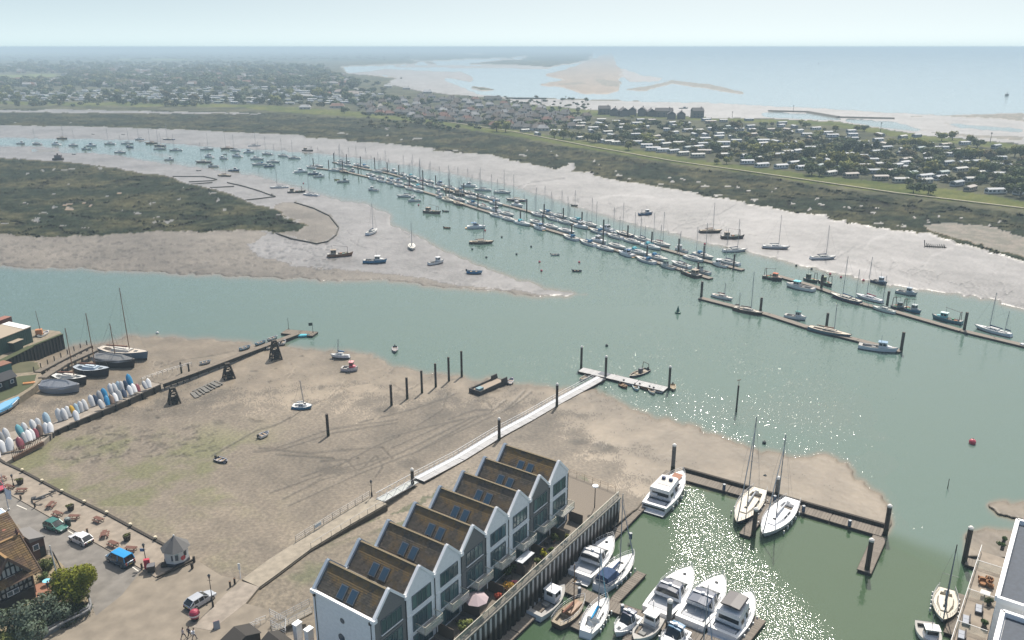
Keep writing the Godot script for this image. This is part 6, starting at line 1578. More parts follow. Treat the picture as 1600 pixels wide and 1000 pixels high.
func village() -> void:
	var kinds := [["grey roofed", L(0.35, 0.33, 0.3), L(0.14, 0.135, 0.13)], ["white walled", L(0.62, 0.61, 0.58), L(0.15, 0.13, 0.12)], ["red roofed", L(0.42, 0.36, 0.3), L(0.22, 0.10, 0.07)], ["brown roofed", L(0.3, 0.24, 0.19), L(0.12, 0.09, 0.07)], ["pale roofed", L(0.5, 0.48, 0.44), L(0.36, 0.36, 0.36)]]
	var pr := []
	for k in 5: pr.append(bungalow(kinds[k][1], kinds[k][2], 11.0, 8.0, 2.9, kinds[k][0].replace(" ", "_")))
	var area := [555, 168, 600, 152, 660, 150, 740, 154, 790, 163, 900, 176, 930, 186, 880, 206, 800, 201, 690, 190, 570, 178]
	var lots := []
	var tries := 0
	while lots.size() < 130 and tries < 8000:
		tries += 1
		var x := rng.randf_range(550, 930); var y := rng.randf_range(150, 205)
		y = roundf((y - x * 0.07) / 3.6) * 3.6 + x * 0.07
		if not inside(area, x, y) or (x > 850 and rng.randf() < 0.5): continue
		var ok := true
		for l in lots:
			if absf(l[0] - x) < 10.5 and absf(l[1] - y) < 2.6: ok = false; break
		if ok: lots.append([x, y, 0])
	tries = 0
	while lots.size() < 195 and tries < 8000:
		tries += 1
		var x := rng.randf_range(0, 530); var y := rng.randf_range(101, 130)
		var ok := true
		for l in lots:
			if absf(l[0] - x) < 9.0 and absf(l[1] - y) < 2.0: ok = false; break
		if ok and not (x < 100 and y > 113 and y < 127): lots.append([x, y, 1])
	lots.sort_custom(func(a, b): return a[0] < b[0])
	var cnt := {}
	for l in lots:
		var k: int = [0, 0, 0, 1, 2, 3, 4, 0, 3, 1][rng.randi() % 10]
		var key := "%d%d" % [k, l[2]]
		cnt[key] = cnt.get(key, -1) + 1
		var p := P(l[0], l[1] + 1.0, 1.6)
		var o := dup(pr[k], "bungalow", p, rng.randf_range(-0.3, 0.3) + 0.12, "%s bungalow in the %s, %s %s one from the left" % [kinds[k][0], "waterside village" if l[2] == 0 else "distant wooded suburb", ordw(cnt[key]), kinds[k][0]], "bungalows of the far bank")
		o.set_meta("category", "house")
		if l[2] == 1: o.scale = Vector3.ONE * 1.25
		taken.append(Vector3(p.x, p.z, 5.0))
	for o in pr: o.free()
	# dark tall houses on the sea front
	var sea := [[944, 179, 14, 9, "leftmost, tall square gable"], [960, 181, 9, 8, "second from the left"], [974, 181.5, 11, 8, "third from the left"], [988, 181.5, 12, 9, "fourth from the left, broad pointed gable"], [1003, 181.5, 11, 9, "fifth from the left, pointed gable"], [1017, 182, 9, 7, "sixth from the left, lower"], [1037, 183, 20, 9, "long block right of the middle"], [1049, 186, 9, 7, "low, right of the long block"], [1064, 186, 11, 7, "second from the right"], [1089, 184, 13, 10, "rightmost, tall twin gabled"]]
	for q in sea:
		var o := bungalow(L(0.17, 0.15, 0.13), L(0.11, 0.1, 0.1), q[2], 9.0, q[3] * 0.8, "dark", true)
		o.name = numbered("seafront_house"); add_child(o)
		o.position = P(q[0], q[1], 1.8); o.rotation.y = rng.randf_range(-0.3, 0.3) + (PI / 2 if q[2] < 13 else 0.0)
		tag(o, "dark tall seafront house, %s of the row" % q[4], "house", "row of dark seafront houses")
	# larger roofs
	for q in [[508, 151, 22, 12, L(0.45, 0.2, 0.17), "pink-red hipped roof"], [530, 146, 16, 10, L(0.42, 0.34, 0.3), "pale pink stepped roof"], [551, 149, 20, 12, L(0.5, 0.42, 0.36), "cream hipped roof"], [478, 153, 20, 9, L(0.55, 0.53, 0.5), "long white roof"], [527, 169, 18, 9, L(0.3, 0.17, 0.13), "brown-red roof"], [477, 171, 14, 8, L(0.5, 0.5, 0.49), "pale roof by the dyke"], [181, 117, 16, 12, L(0.42, 0.24, 0.18), "orange roof in the distant trees"], [770, 157, 26, 10, L(0.1, 0.1, 0.1), "dark flat terrace by the estuary"], [606, 137, 16, 9, L(0.6, 0.6, 0.58), "white roof by the estuary shore"], [635, 140, 14, 9, L(0.55, 0.54, 0.52), "pale roof on the estuary shore"], [668, 146, 16, 9, L(0.6, 0.6, 0.6), "bright white roof near the estuary"]]:
		var o := bungalow(L(0.45, 0.42, 0.38), q[4], q[2], q[3], 3.2, "hall_%d" % q[0])
		o.name = numbered("hall"); add_child(o)
		o.position = P(q[0], q[1], 1.6); o.rotation.y = 0.1
		tag(o, "large far-bank hall with %s" % q[5], "hall")
		taken.append(Vector3(o.position.x, o.position.z, 9.0))
	struct("village_road", MB.new().bar(P(590, 176, 2.0), P(597, 160, 2.0), 7.0, 0.1), mats.worn_tarmac)
	# path on the dyke
	var dp := [[700, 190.5], [800, 205], [925, 229], [1050, 251], [1200, 272], [1400, 301], [1600, 325], [1750, 350]]
	for i in dp.size() - 1: struct("dyke_path", MB.new().bar(P(dp[i][0], dp[i][1], 2.5), P(dp[i + 1][0], dp[i + 1][1], 2.5), 1.6, 0.3), mat("pale_path", L(0.3, 0.27, 0.19), 0.9))
	var gy := [[1200, 174], [1262, 175.5], [1312, 184], [1397, 186]]
	var g := thing("stone_groyne", "dark stone groyne curving across the far foreshore pools", "groyne")
	for i in 3: part(g, "stone_bank", MB.new().trunk([[0.0, -0.5, 5.0, 1.6, 1.5], [P(gy[i][0], gy[i][1]).distance_to(P(gy[i + 1][0], gy[i + 1][1])), -0.5, 5.0, 1.6, 1.5]]), mat("dark_stone", L(0.07, 0.065, 0.055), 0.95)).transform = Transform3D(Basis(Vector3.UP, yaw_of(P(gy[i + 1][0], gy[i + 1][1]) - P(gy[i][0], gy[i][1]))), P(gy[i][0], gy[i][1], 0.2))
	g = thing("stone_groyne", "short dark stone jetty at the mouth of the inner estuary", "groyne")
	part(g, "stone_bank", MB.new().bar(P(790, 153.5, 1.0), P(854, 154, 1.0), 9.0, 2.4), mats.dark_stone); part(g, "beacon", MB.new().bar(P(847, 153.8, 2.0), P(847, 153.8, 8.0), 1.0, 1.0), mats.dark_stone)
	var pn := 0
	for q in [[901, 173, 163, "left of the dark houses"], [923, 177, 170, "beside the dark houses"], [1375, 210, 192, "on the right-hand grass bank"], [1547, 223, 208, "near the right edge of the grass bank"], [1144, 184, 175, "with a round head, right of the dark houses"], [1239, 176, 165, "on the stone groyne"]]:
		var b := P(q[0], q[1], 2.0)
		var o := thing("beacon_post", "distant dark post %s" % q[3], "post", b)
		part(o, "post", MB.new().tube(Vector3.ZERO, Vector3(0, htop(b, q[2]) - 2.0, 0), 0.25, 0.15, 6), mats.black_pipe); part(o, "head", MB.new().box(Vector3(0, htop(b, q[2]) - 2.0, 0), Vector3(0.9, 0.9, 0.9)), mats.black_pipe)
func trees() -> void:
	var looks := [["olive green leafy", L(0.2, 0.2, 0.085)], ["dark green leafy", L(0.11, 0.135, 0.075)], ["light green leafy", L(0.25, 0.26, 0.1)], ["dark conical", L(0.05, 0.068, 0.045)], ["brown-green leafy", L(0.165, 0.14, 0.09)]]
	var pr := []
	for k in 5:
		for v in 2:
			var o := Node3D.new()
			var cone := k == 3
			part(o, "crown", leaf_ball(2.0 if cone else 3.2, 4.0 if cone else 2.8, 420, 90 + k * 2 + v, 0.62, 7), leafmat("tree_%d" % k, looks[k][1])).position.y = 4.6 if cone else 4.2
			var t := MB.new().tube(Vector3(0, -0.3, 0), Vector3(0, 4.5, 0), 0.3, 0.14, 6)
			for j in 4: t.tube(Vector3(0, 2.2 + j * 0.5, 0), Vector3(cos(j * 1.6) * 1.5, 4.0 + j * 0.4, sin(j * 1.6) * 1.5), 0.12, 0.05, 5)
			part(o, "trunk", t, mat("bark_far", L(0.07, 0.055, 0.04), 0.95))
			pr.append(o)
	# [px, foot, kind, size]
	var l := [[827, 201, 1, 1.3], [855, 199, 1, 1.4], [833, 196, 4, 1.1], [866, 216, 0, 1.5], [880, 218, 0, 1.5], [893, 219, 0, 1.3], [918, 221, 0, 1.5], [930, 223, 1, 1.5], [940, 204, 0, 1.3], [962, 199, 0, 1.3], [978, 208, 0, 1.6], [990, 206, 2, 1.4], [1003, 206, 0, 1.5], [1008, 222, 2, 1.4], [1020, 224, 2, 1.2], [975, 221, 1, 1.4], [982, 235, 0, 1.1], [1112, 238, 1, 1.5], [1114, 209, 3, 1.3], [1147, 206, 4, 1.8], [1158, 218, 1, 1.4], [1148, 235, 0, 1.5], [1160, 237, 0, 1.4], [1178, 240, 2, 1.3], [1197, 243, 0, 1.5], [1052, 206, 1, 1.2], [1040, 204, 3, 1.2], [1192, 202, 1, 1.2], [1135, 257, 2, 0.9], [1120, 257, 0, 0.8], [1225, 256, 3, 1.2], [1236, 257, 3, 1.2], [1257, 251, 3, 1.2], [1268, 246, 1, 1.3], [1320, 242, 3, 1.4], [1340, 243, 3, 1.6], [1332, 233, 1, 1.4], [1356, 239, 3, 1.4], [1368, 235, 3, 1.4], [1310, 241, 1, 1.3], [1295, 237, 0, 1.3], [1283, 254, 0, 1.3], [1307, 264, 0, 1.9], [1330, 260, 0, 1.8], [1320, 272, 2, 1.5], [1268, 275, 1, 1.5], [1280, 276, 1, 1.3], [1294, 268, 0, 1.5], [1392, 231, 0, 1.5], [1412, 231, 2, 1.5], [1425, 230, 0, 1.5], [1440, 231, 2, 1.5], [1450, 234, 0, 1.5], [1462, 246, 1, 1.5], [1460, 258, 1, 1.3], [1455, 272, 0, 1.6], [1402, 278, 1, 1.1], [1415, 243, 0, 1.4], [1495, 252, 1, 1.5], [1510, 250, 2, 1.5], [1530, 250, 0, 1.5], [1543, 251, 4, 1.5], [1562, 247, 1, 1.6], [1585, 246, 0, 1.6], [1598, 250, 1, 1.7], [1537, 271, 0, 1.4], [1548, 274, 1, 1.5], [1590, 283, 1, 1.6], [1598, 290, 1, 1.8], [1580, 300, 1, 1.6], [1594, 308, 1, 1.8], [1427, 303, 1, 1.1], [1450, 305, 1, 1.1], [1215, 218, 0, 1.3], [1220, 236, 2, 1.3], [1238, 238, 0, 1.4], [1250, 236, 0, 1.4], [1260, 230, 4, 1.3], [1305, 206, 0, 1.2], [1338, 206, 0, 1.2], [1350, 206, 1, 1.2], [1251, 196, 2, 1.0], [1515, 226, 0, 1.4], [1527, 231, 1, 1.4], [1488, 219, 0, 1.4], [1471, 221, 2, 1.4], [605, 157, 1, 1.5], [617, 160, 1, 1.7], [604, 169, 2, 1.5], [538, 178, 1, 1.5], [660, 163, 0, 1.4], [672, 164, 1, 1.5], [652, 186, 1, 1.5], [700, 168, 1, 1.3], [785, 199, 1, 1.4], [776, 206, 0, 1.8], [790, 207, 2, 1.7], [442, 158, 3, 1.7], [461, 156, 2, 1.6], [412, 162, 3, 1.6], [262, 165, 3, 1.5], [277, 166, 3, 1.7], [25, 163, 1, 1.6], [1105, 228, 0, 1.1], [1420, 248, 4, 1.3]]
	for q in l: q.append(0)
	var tries := 0
	while l.size() < 215 and tries < 3000:
		tries += 1
		var x := rng.randf_range(600, 1640); var y := rng.randf_range(165, 300)
		if inside([600, 165, 800, 165, 1100, 190, 1300, 202, 1440, 226, 1640, 262, 1640, 310, 1500, 290, 1250, 262, 950, 222, 800, 200, 640, 186], x, y) and free_spot(P(x, y, 1.7), 2.0):
			l.append([x, y, [0, 0, 1, 2, 4][rng.randi() % 5], rng.randf_range(0.6, 1.2), 0])
	while l.size() < 298:
		var x := rng.randf_range(-20, 560); var y := rng.randf_range(128, 163)
		if free_spot(P(x, y, 1.7), 1.0): l.append([x, y, [0, 1, 1, 2, 3, 4][rng.randi() % 6], rng.randf_range(1.2, 2.2), 1])
	l.sort_custom(func(a, b): return a[0] < b[0])
	var cnt := {}
	for q in l:
		var key := "%d%d" % [q[2], q[4]]
		cnt[key] = cnt.get(key, -1) + 1
		var o := dup(pr[q[2] * 2 + rng.randi() % 2], "conifer_tree" if q[2] == 3 else "broadleaf_tree", P(q[0], q[1], 1.7), rng.randf() * TAU, "%s tree %s, %s such from the left" % [looks[q[2]][0], "on the right-hand far bank" if q[4] == 0 else "among left-hand distant caravans", ordw(cnt[key])], "trees of the far bank")
		o.set_meta("category", "tree")
		o.scale = Vector3(q[3], q[3] * rng.randf_range(0.8, 1.05), q[3]) * (0.88 if q[4] == 0 else 1.0)
	for o in pr: o.free()
	# woods and hedges beyond, one mass
	var wood := []
	var nz := FastNoiseLite.new(); nz.seed = 5; nz.frequency = 0.03
	var tops := []
	for i in 3600:
		var x := rng.randf_range(-120, 560); var y := 96.0 + 40.0 * pow(rng.randf(), 0.8)
		if x > 470.0 + (y - 100.0) * 3.2 or (x < 105 and y > 115 and y < 126): continue
		if y < 103.0 and sin(x * 0.03) * 2.5 + sin(x * 0.011 + 1.0) * 2.5 + 101.0 > y + 3.0: continue
		var g := nz.get_noise_2d(x, y * 5.0)
		if g > 0.12 and y > 104.0:
			if rng.randf() < 0.5: tops.append([x, y])
			continue
		wood.append([x, y, rng.randf_range(0.9, 2.3) * (1.25 if g < -0.25 else 1.0)])
	for i in 90: wood.append([rng.randf_range(290, 500), rng.randf_range(106, 118), rng.randf_range(1.8, 3.6)])
	for i in 40: wood.append([rng.randf_range(-60, 160), rng.randf_range(98, 110), rng.randf_range(1.8, 3.4)])
	for i in 520: wood.append([rng.randf_range(-100, 600), rng.randf_range(129, 167), rng.randf_range(0.4, 1.4)])
	var tm := MultiMesh.new()
	tm.transform_format = MultiMesh.TRANSFORM_3D; tm.use_colors = true
	tm.mesh = MB.new().trunk([[-7.0, -3.0, 4.0, 2.4, 4.6], [7.0, -3.0, 4.0, 2.4, 4.6]], 0.7).mesh()
	tm.instance_count = tops.size()
	for i in tops.size():
		tm.set_instance_transform(i, Transform3D(Basis(Vector3.UP, rng.randf_range(-0.4, 0.4)).scaled(Vector3.ONE * rng.randf_range(0.7, 1.2)), P(tops[i][0], tops[i][1], 1.6) + Vector3(0, 3, 0)))
		var q := rng.randf()
		tm.set_instance_color(i, Color(0.3, 0.29, 0.28) if q < 0.3 else Color(0.14, 0.1, 0.085) if q < 0.75 else Color(0.19, 0.1, 0.075))
	var ti := MultiMeshInstance3D.new()
	ti.name = "distant_rooftops"; ti.multimesh = tm; ti.material_override = vmat("far_roofs", 0.8)
	ti.set_meta("kind", "stuff"); ti.set_meta("label", "scattered roofs of the wooded suburb on the left-hand far bank")
	add_child(ti)
	for i in 500:   # hedges on the horizon plain
		var y := rng.randf_range(79, 94); var x := rng.randf_range(-150, 640)
		for j in 3: wood.append([x + j * 2.0, y, rng.randf_range(0.8, 1.6)])
	for i in 420: wood.append([rng.randf_range(560, 920), rng.randf_range(152, 203), rng.randf_range(0.3, 0.7)])
	for i in 1000:   # scrub between the caravans
		var x := rng.randf_range(830, 1640)
		var y := rng.randf_range(190, 300)
		if inside([830, 200, 900, 190, 1100, 195, 1440, 226, 1640, 258, 1640, 315, 1500, 297, 1250, 267, 950, 226], x, y): wood.append([x, y, rng.randf_range(0.3, 0.95)])
	var mm := MultiMesh.new()
	mm.transform_format = MultiMesh.TRANSFORM_3D; mm.use_colors = true
	mm.mesh = leaf_ball(4.2, 3.3, 120, 444, 1.25, 6)
	mm.instance_count = wood.size()
	for i in wood.size():
		var q: Array = wood[i]
		var s: float = q[2]
		mm.set_instance_transform(i, Transform3D(Basis(Vector3.UP, rng.randf() * TAU).scaled(Vector3(s * rng.randf_range(0.9, 1.5), s, s)), P(q[0], q[1], 1.6) + Vector3(0, 3.0 * s, 0)))
		var g := rng.randf_range(0.7, 1.25)
		mm.set_instance_color(i, Color(0.11 * g * rng.randf_range(0.8, 1.3), 0.125 * g, 0.072 * g))
	var mi := MultiMeshInstance3D.new()
	mi.name = "distant_woodland"; mi.multimesh = mm
	mi.material_override = leafmat("woodland_leaf", Color.WHITE)
	mi.set_meta("kind", "stuff"); mi.set_meta("label", "woods, hedges and scrub running over the far bank behind the caravans")
	add_child(mi)
# ---------------------------------------------------------------- boats: +x is the bow, y = 0 the waterline
func bp(key: String, c: Color, r := 0.35) -> StandardMaterial3D: return mat("boat_" + key, c, r)
# d: L length, B beam, F freeboard, st transom share, tm place of the widest section, ov bow overhang, rise of the sheer, pit [from, to, share] of the cockpit, floor height, n sections
func hull(o: Node3D, d: Dictionary, side: Material, stripe: Material, deck: Material) -> void:
	var Ln: float = d.L; var n: int = d.get("n", 12)
	var tm: float = d.get("tm", 0.42)
	var hb := func(t: float) -> float:
		if t < tm: return d.B / 2.0 * lerpf(d.get("st", 0.7), 1.0, sin(t / tm * PI / 2))
		var s: float = (t - tm) / (1.0 - tm)
		return d.B / 2.0 * maxf(0.015, pow(maxf(0.0, 1.0 - pow(s, d.get("pw", 2.1))), 0.85))
	var sh := func(t: float) -> float: return d.F * (1.0 + d.get("rise", 0.35) * pow(maxf(0.0, (t - 0.3) / 0.7), 1.7) + d.get("stern", 0.08) * pow(maxf(0.0, (0.3 - t) / 0.3), 2.0))
	var pt := func(t: float, k: float) -> Vector3:   # k: 1 sheer, 0 waterline
		var wl: float = lerpf(d.get("wl", 0.88), 0.42, pow(t, 3.0))
		var kk: float = clampf(k, 0.0, 1.0)
		var w: float = hb.call(t) * lerpf(wl, 1.0, pow(kk, 0.7)) * (1.0 if k >= 0 else 1.0 + k * 1.2)
		return Vector3(-Ln / 2 + Ln * t - d.get("ov", 0.9) * (1.0 - kk) * pow(t, 4.0) + d.get("tr", 0.25) * (1.0 - kk) * pow(1.0 - t, 6.0), sh.call(t) * k if k >= 0 else k, w)
	for pass_ in 2:
		var mb := MB.new()
		var ks := [0.16, 0.4, 0.7, 1.0] if pass_ == 0 else [-0.35, 0.0, 0.16]
		for g in [1.0, -1.0]:
			var rows := []
			for i in n + 1:
				var r := []
				for k in ks: r.append(pt.call(float(i) / n, k) * Vector3(1, 1, g))
				rows.append(r)
			mb.grid(rows, g < 0)
		for j in ks.size() - 1:
			var a: Vector3 = pt.call(0.0, ks[j]); var b: Vector3 = pt.call(0.0, ks[j + 1]); var m := Vector3(1, 1, -1)
			mb.quad(a * m, a, b, b * m)
		part(o, "hull" if pass_ == 0 else "boot_stripe", mb, side if pass_ == 0 else stripe)
	var dk := MB.new()
	var pit: Array = d.get("pit", [2.0, 3.0, 0.5])
	var fl: float = d.get("floor", 0.3)
	for i in n:
		var t0 := float(i) / n; var t1 := (i + 1.0) / n
		var y0: float = sh.call(t0) - d.get("sink", 0.05); var y1: float = sh.call(t1) - d.get("sink", 0.05)
		var w0: float = hb.call(t0) * 0.985; var w1: float = hb.call(t1) * 0.985
		var x0 := -Ln / 2 + Ln * t0; var x1 := -Ln / 2 + Ln * t1
		var inp: bool = (t0 + t1) / 2 > pit[0] and (t0 + t1) / 2 < pit[1]
		var c0: float = w0 * (pit[2] if inp else 0.5); var c1: float = w1 * (pit[2] if inp else 0.5)
		dk.quad(Vector3(x0, y0, w0), Vector3(x1, y1, w1), Vector3(x1, y1, c1), Vector3(x0, y0, c0)); dk.quad(Vector3(x0, y0, -c0), Vector3(x1, y1, -c1), Vector3(x1, y1, -w1), Vector3(x0, y0, -w0))
		if not inp: dk.quad(Vector3(x0, y0, c0), Vector3(x1, y1, c1), Vector3(x1, y1, -c1), Vector3(x0, y0, -c0))
		else:
			dk.quad(Vector3(x0, y0, c0), Vector3(x1, y1, c1), Vector3(x1, fl, c1), Vector3(x0, fl, c0)); dk.quad(Vector3(x0, fl, -c0), Vector3(x1, fl, -c1), Vector3(x1, y1, -c1), Vector3(x0, y0, -c0))
			dk.quad(Vector3(x0, fl, c0), Vector3(x1, fl, c1), Vector3(x1, fl, -c1), Vector3(x0, fl, -c0))
			var tb := t0 if (t0 - 0.5 / n) < pit[0] else t1 if (t1 + 0.5 / n) > pit[1] else -1.0
			if tb >= 0.0:
				var xb := -Ln / 2 + Ln * tb; var yb: float = sh.call(tb) - 0.05; var cb: float = hb.call(tb) * 0.985 * pit[2]
				dk.quad(Vector3(xb, fl, -cb), Vector3(xb, fl, cb), Vector3(xb, yb, cb), Vector3(xb, yb, -cb))
	part(o, "deck", dk, deck)
	if d.get("rails", false):
		var rl := MB.new(); var up := Vector3(0, 0.65, 0)
		for g in [1.0, -1.0]:
			var prev := Vector3.ZERO
			for i in range(d.get("rail_from", 0), n + 1):
				var p: Vector3 = pt.call(float(i) / n, 1.0) * Vector3(1, 1, g * 0.95)
				rl.tube(p, p + up, 0.025, 0.025, 4, false)
				if prev != Vector3.ZERO: rl.tube(prev + up, p + up, 0.028, 0.028, 4, false); rl.tube(prev + up * 0.5, p + up * 0.5, 0.018, 0.018, 4, false)
				prev = p
		part(o, "guard_rail", rl, bp("steel", L(0.55, 0.56, 0.57), 0.3))
func rig(o: Node3D, x: float, y: float, h: float, L_: float, B: float, cover: Material, boom := 0.0, lod := 1, r := 0.075, wood := false) -> void:
	var mm := bp("wood_spar", L(0.17, 0.085, 0.045), 0.5) if wood else bp("alloy_spar", L(0.26, 0.27, 0.29), 0.4)
	part(o, "mast", MB.new().tube(Vector3(x, y, 0), Vector3(x - 0.12, h, 0), r, r * 0.7, 6), mm)
	if boom > 0.0:
		part(o, "boom", MB.new().tube(Vector3(x - 0.1, y + 0.75, 0), Vector3(x - boom, y + 0.7, 0), 0.06, 0.06, 5), mm)
		if cover: part(o, "sail_cover", MB.new().tube(Vector3(x - 0.15, y + 0.98, 0), Vector3(x - boom * 0.95, y + 0.84, 0), 0.2, 0.11, 7), cover)
	var st := MB.new(); var w := 0.018 if lod else 0.014
	st.tube(Vector3(x - 0.1, h * 0.97, 0), Vector3(L_ / 2 - 0.1, y * 0.9, 0), w, w, 3, false); st.tube(Vector3(x - 0.12, h, 0), Vector3(-L_ / 2 + 0.1, y * 0.8, 0), w, w, 3, false)
	for g in [1.0, -1.0]:
		st.tube(Vector3(x - 0.1, h * 0.96, 0), Vector3(x - 0.1, h * 0.55, g * B * 0.3), w, w, 3, false); st.tube(Vector3(x - 0.1, h * 0.55, g * B * 0.3), Vector3(x - 0.2, y * 0.8, g * B * 0.47), w, w, 3, false)
	st.tube(Vector3(x - 0.1, h * 0.55, -B * 0.3), Vector3(x - 0.1, h * 0.55, B * 0.3), 0.03, 0.03, 4)
	part(o, "rigging", st, bp("wire", L(0.2, 0.2, 0.21), 0.4))
func furled(o: Node3D, x: float, L_: float, y: float, h: float, m: Material) -> void:
	part(o, "furled_jib", MB.new().tube(Vector3(L_ / 2 - 0.25, y, 0), Vector3(x, h * 0.9, 0), 0.1, 0.05, 6), m)

func yacht(o: Node3D, Ln: float, B: float, side: Color, stripe: Color, deck: Color, cover: Color, key: String, mast_h := -1.0, hood := false, lod := 1) -> void:
	var F := 0.55 + Ln * 0.045
	var hd := {"L": Ln, "B": B, "F": F, "st": 0.62, "ov": Ln * 0.1, "rise": 0.22, "tr": -0.35, "pit": [0.1, 0.32, 0.55], "floor": F * 0.4, "rails": lod == 0, "n": 16 if lod == 0 else 10}
	var dm := bp("deck_" + key, deck, 0.55)
	hull(o, hd, bp("side_" + key, side, 0.25), bp("boot_" + key, stripe, 0.5), dm)
	var x0 := -Ln * 0.17; var x1 := Ln * 0.24
	var s := [[x0, F - 0.1, B * 0.33, F + 0.48, B * 0.27], [Ln * 0.06, F - 0.1, B * 0.33, F + 0.46, B * 0.26], [x1, F, B * 0.17, F + 0.22, B * 0.13]]
	var cb := part(o, "coachroof", MB.new().trunk(s, 0.06), dm)
	var wm := MB.new()
	for g in [1.0, -1.0]: wm.tside(s, 0, g, 0.12, 0.45, 0.45, 0.85); wm.tside(s, 0, g, 0.55, 0.92, 0.45, 0.85)
	part(cb, "windows", wm, bp("glass", L(0.02, 0.025, 0.03), 0.1)).set_meta("kind", "stuff")
	part(o, "hatch", MB.new().box(Vector3(Ln * 0.13, F + 0.42, 0), Vector3(0.5, 0.08, 0.5)), mats.boat_glass)
	var cm := bp("cover_" + key, cover, 0.85)
	rig(o, Ln * 0.08, F, mast_h if mast_h > 0 else Ln * 1.28, Ln, B, cm, Ln * 0.36, lod, 0.1 if lod == 0 else 0.1)
	if hood: part(o, "sprayhood", MB.new().trunk([[x0 - 0.7, F + 0.35, B * 0.33, F + 1.15, B * 0.24], [x0 + 0.1, F + 0.35, B * 0.33, F + 1.1, B * 0.24], [x0 + 0.6, F + 0.4, B * 0.3, F + 0.55, B * 0.26]], 0.15), cm)
	if lod == 0:
		part(o, "wheel", MB.new().tube(Vector3(-Ln * 0.33, F + 0.35, 0), Vector3(-Ln * 0.335, F + 0.36, 0), 0.42, 0.42, 12), mats.boat_steel)
		furled(o, Ln * 0.06, Ln, F, mast_h if mast_h > 0 else Ln * 1.28, bp("jib_" + key, cover.lerp(L(0.5, 0.5, 0.5), 0.5), 0.8))
		var fd := MB.new()
		for i in 5:
			for g in [1.0, -1.0]: fd.tube(Vector3(-Ln * 0.3 + i * Ln * 0.13, 0.2, g * (B * 0.5 + 0.02)), Vector3(-Ln * 0.3 + i * Ln * 0.13, 0.8, g * (B * 0.5 + 0.04)), 0.12, 0.12, 7)
		part(o, "fenders", fd, bp("fender", L(0.6, 0.6, 0.58), 0.5)).set_meta("kind", "stuff")
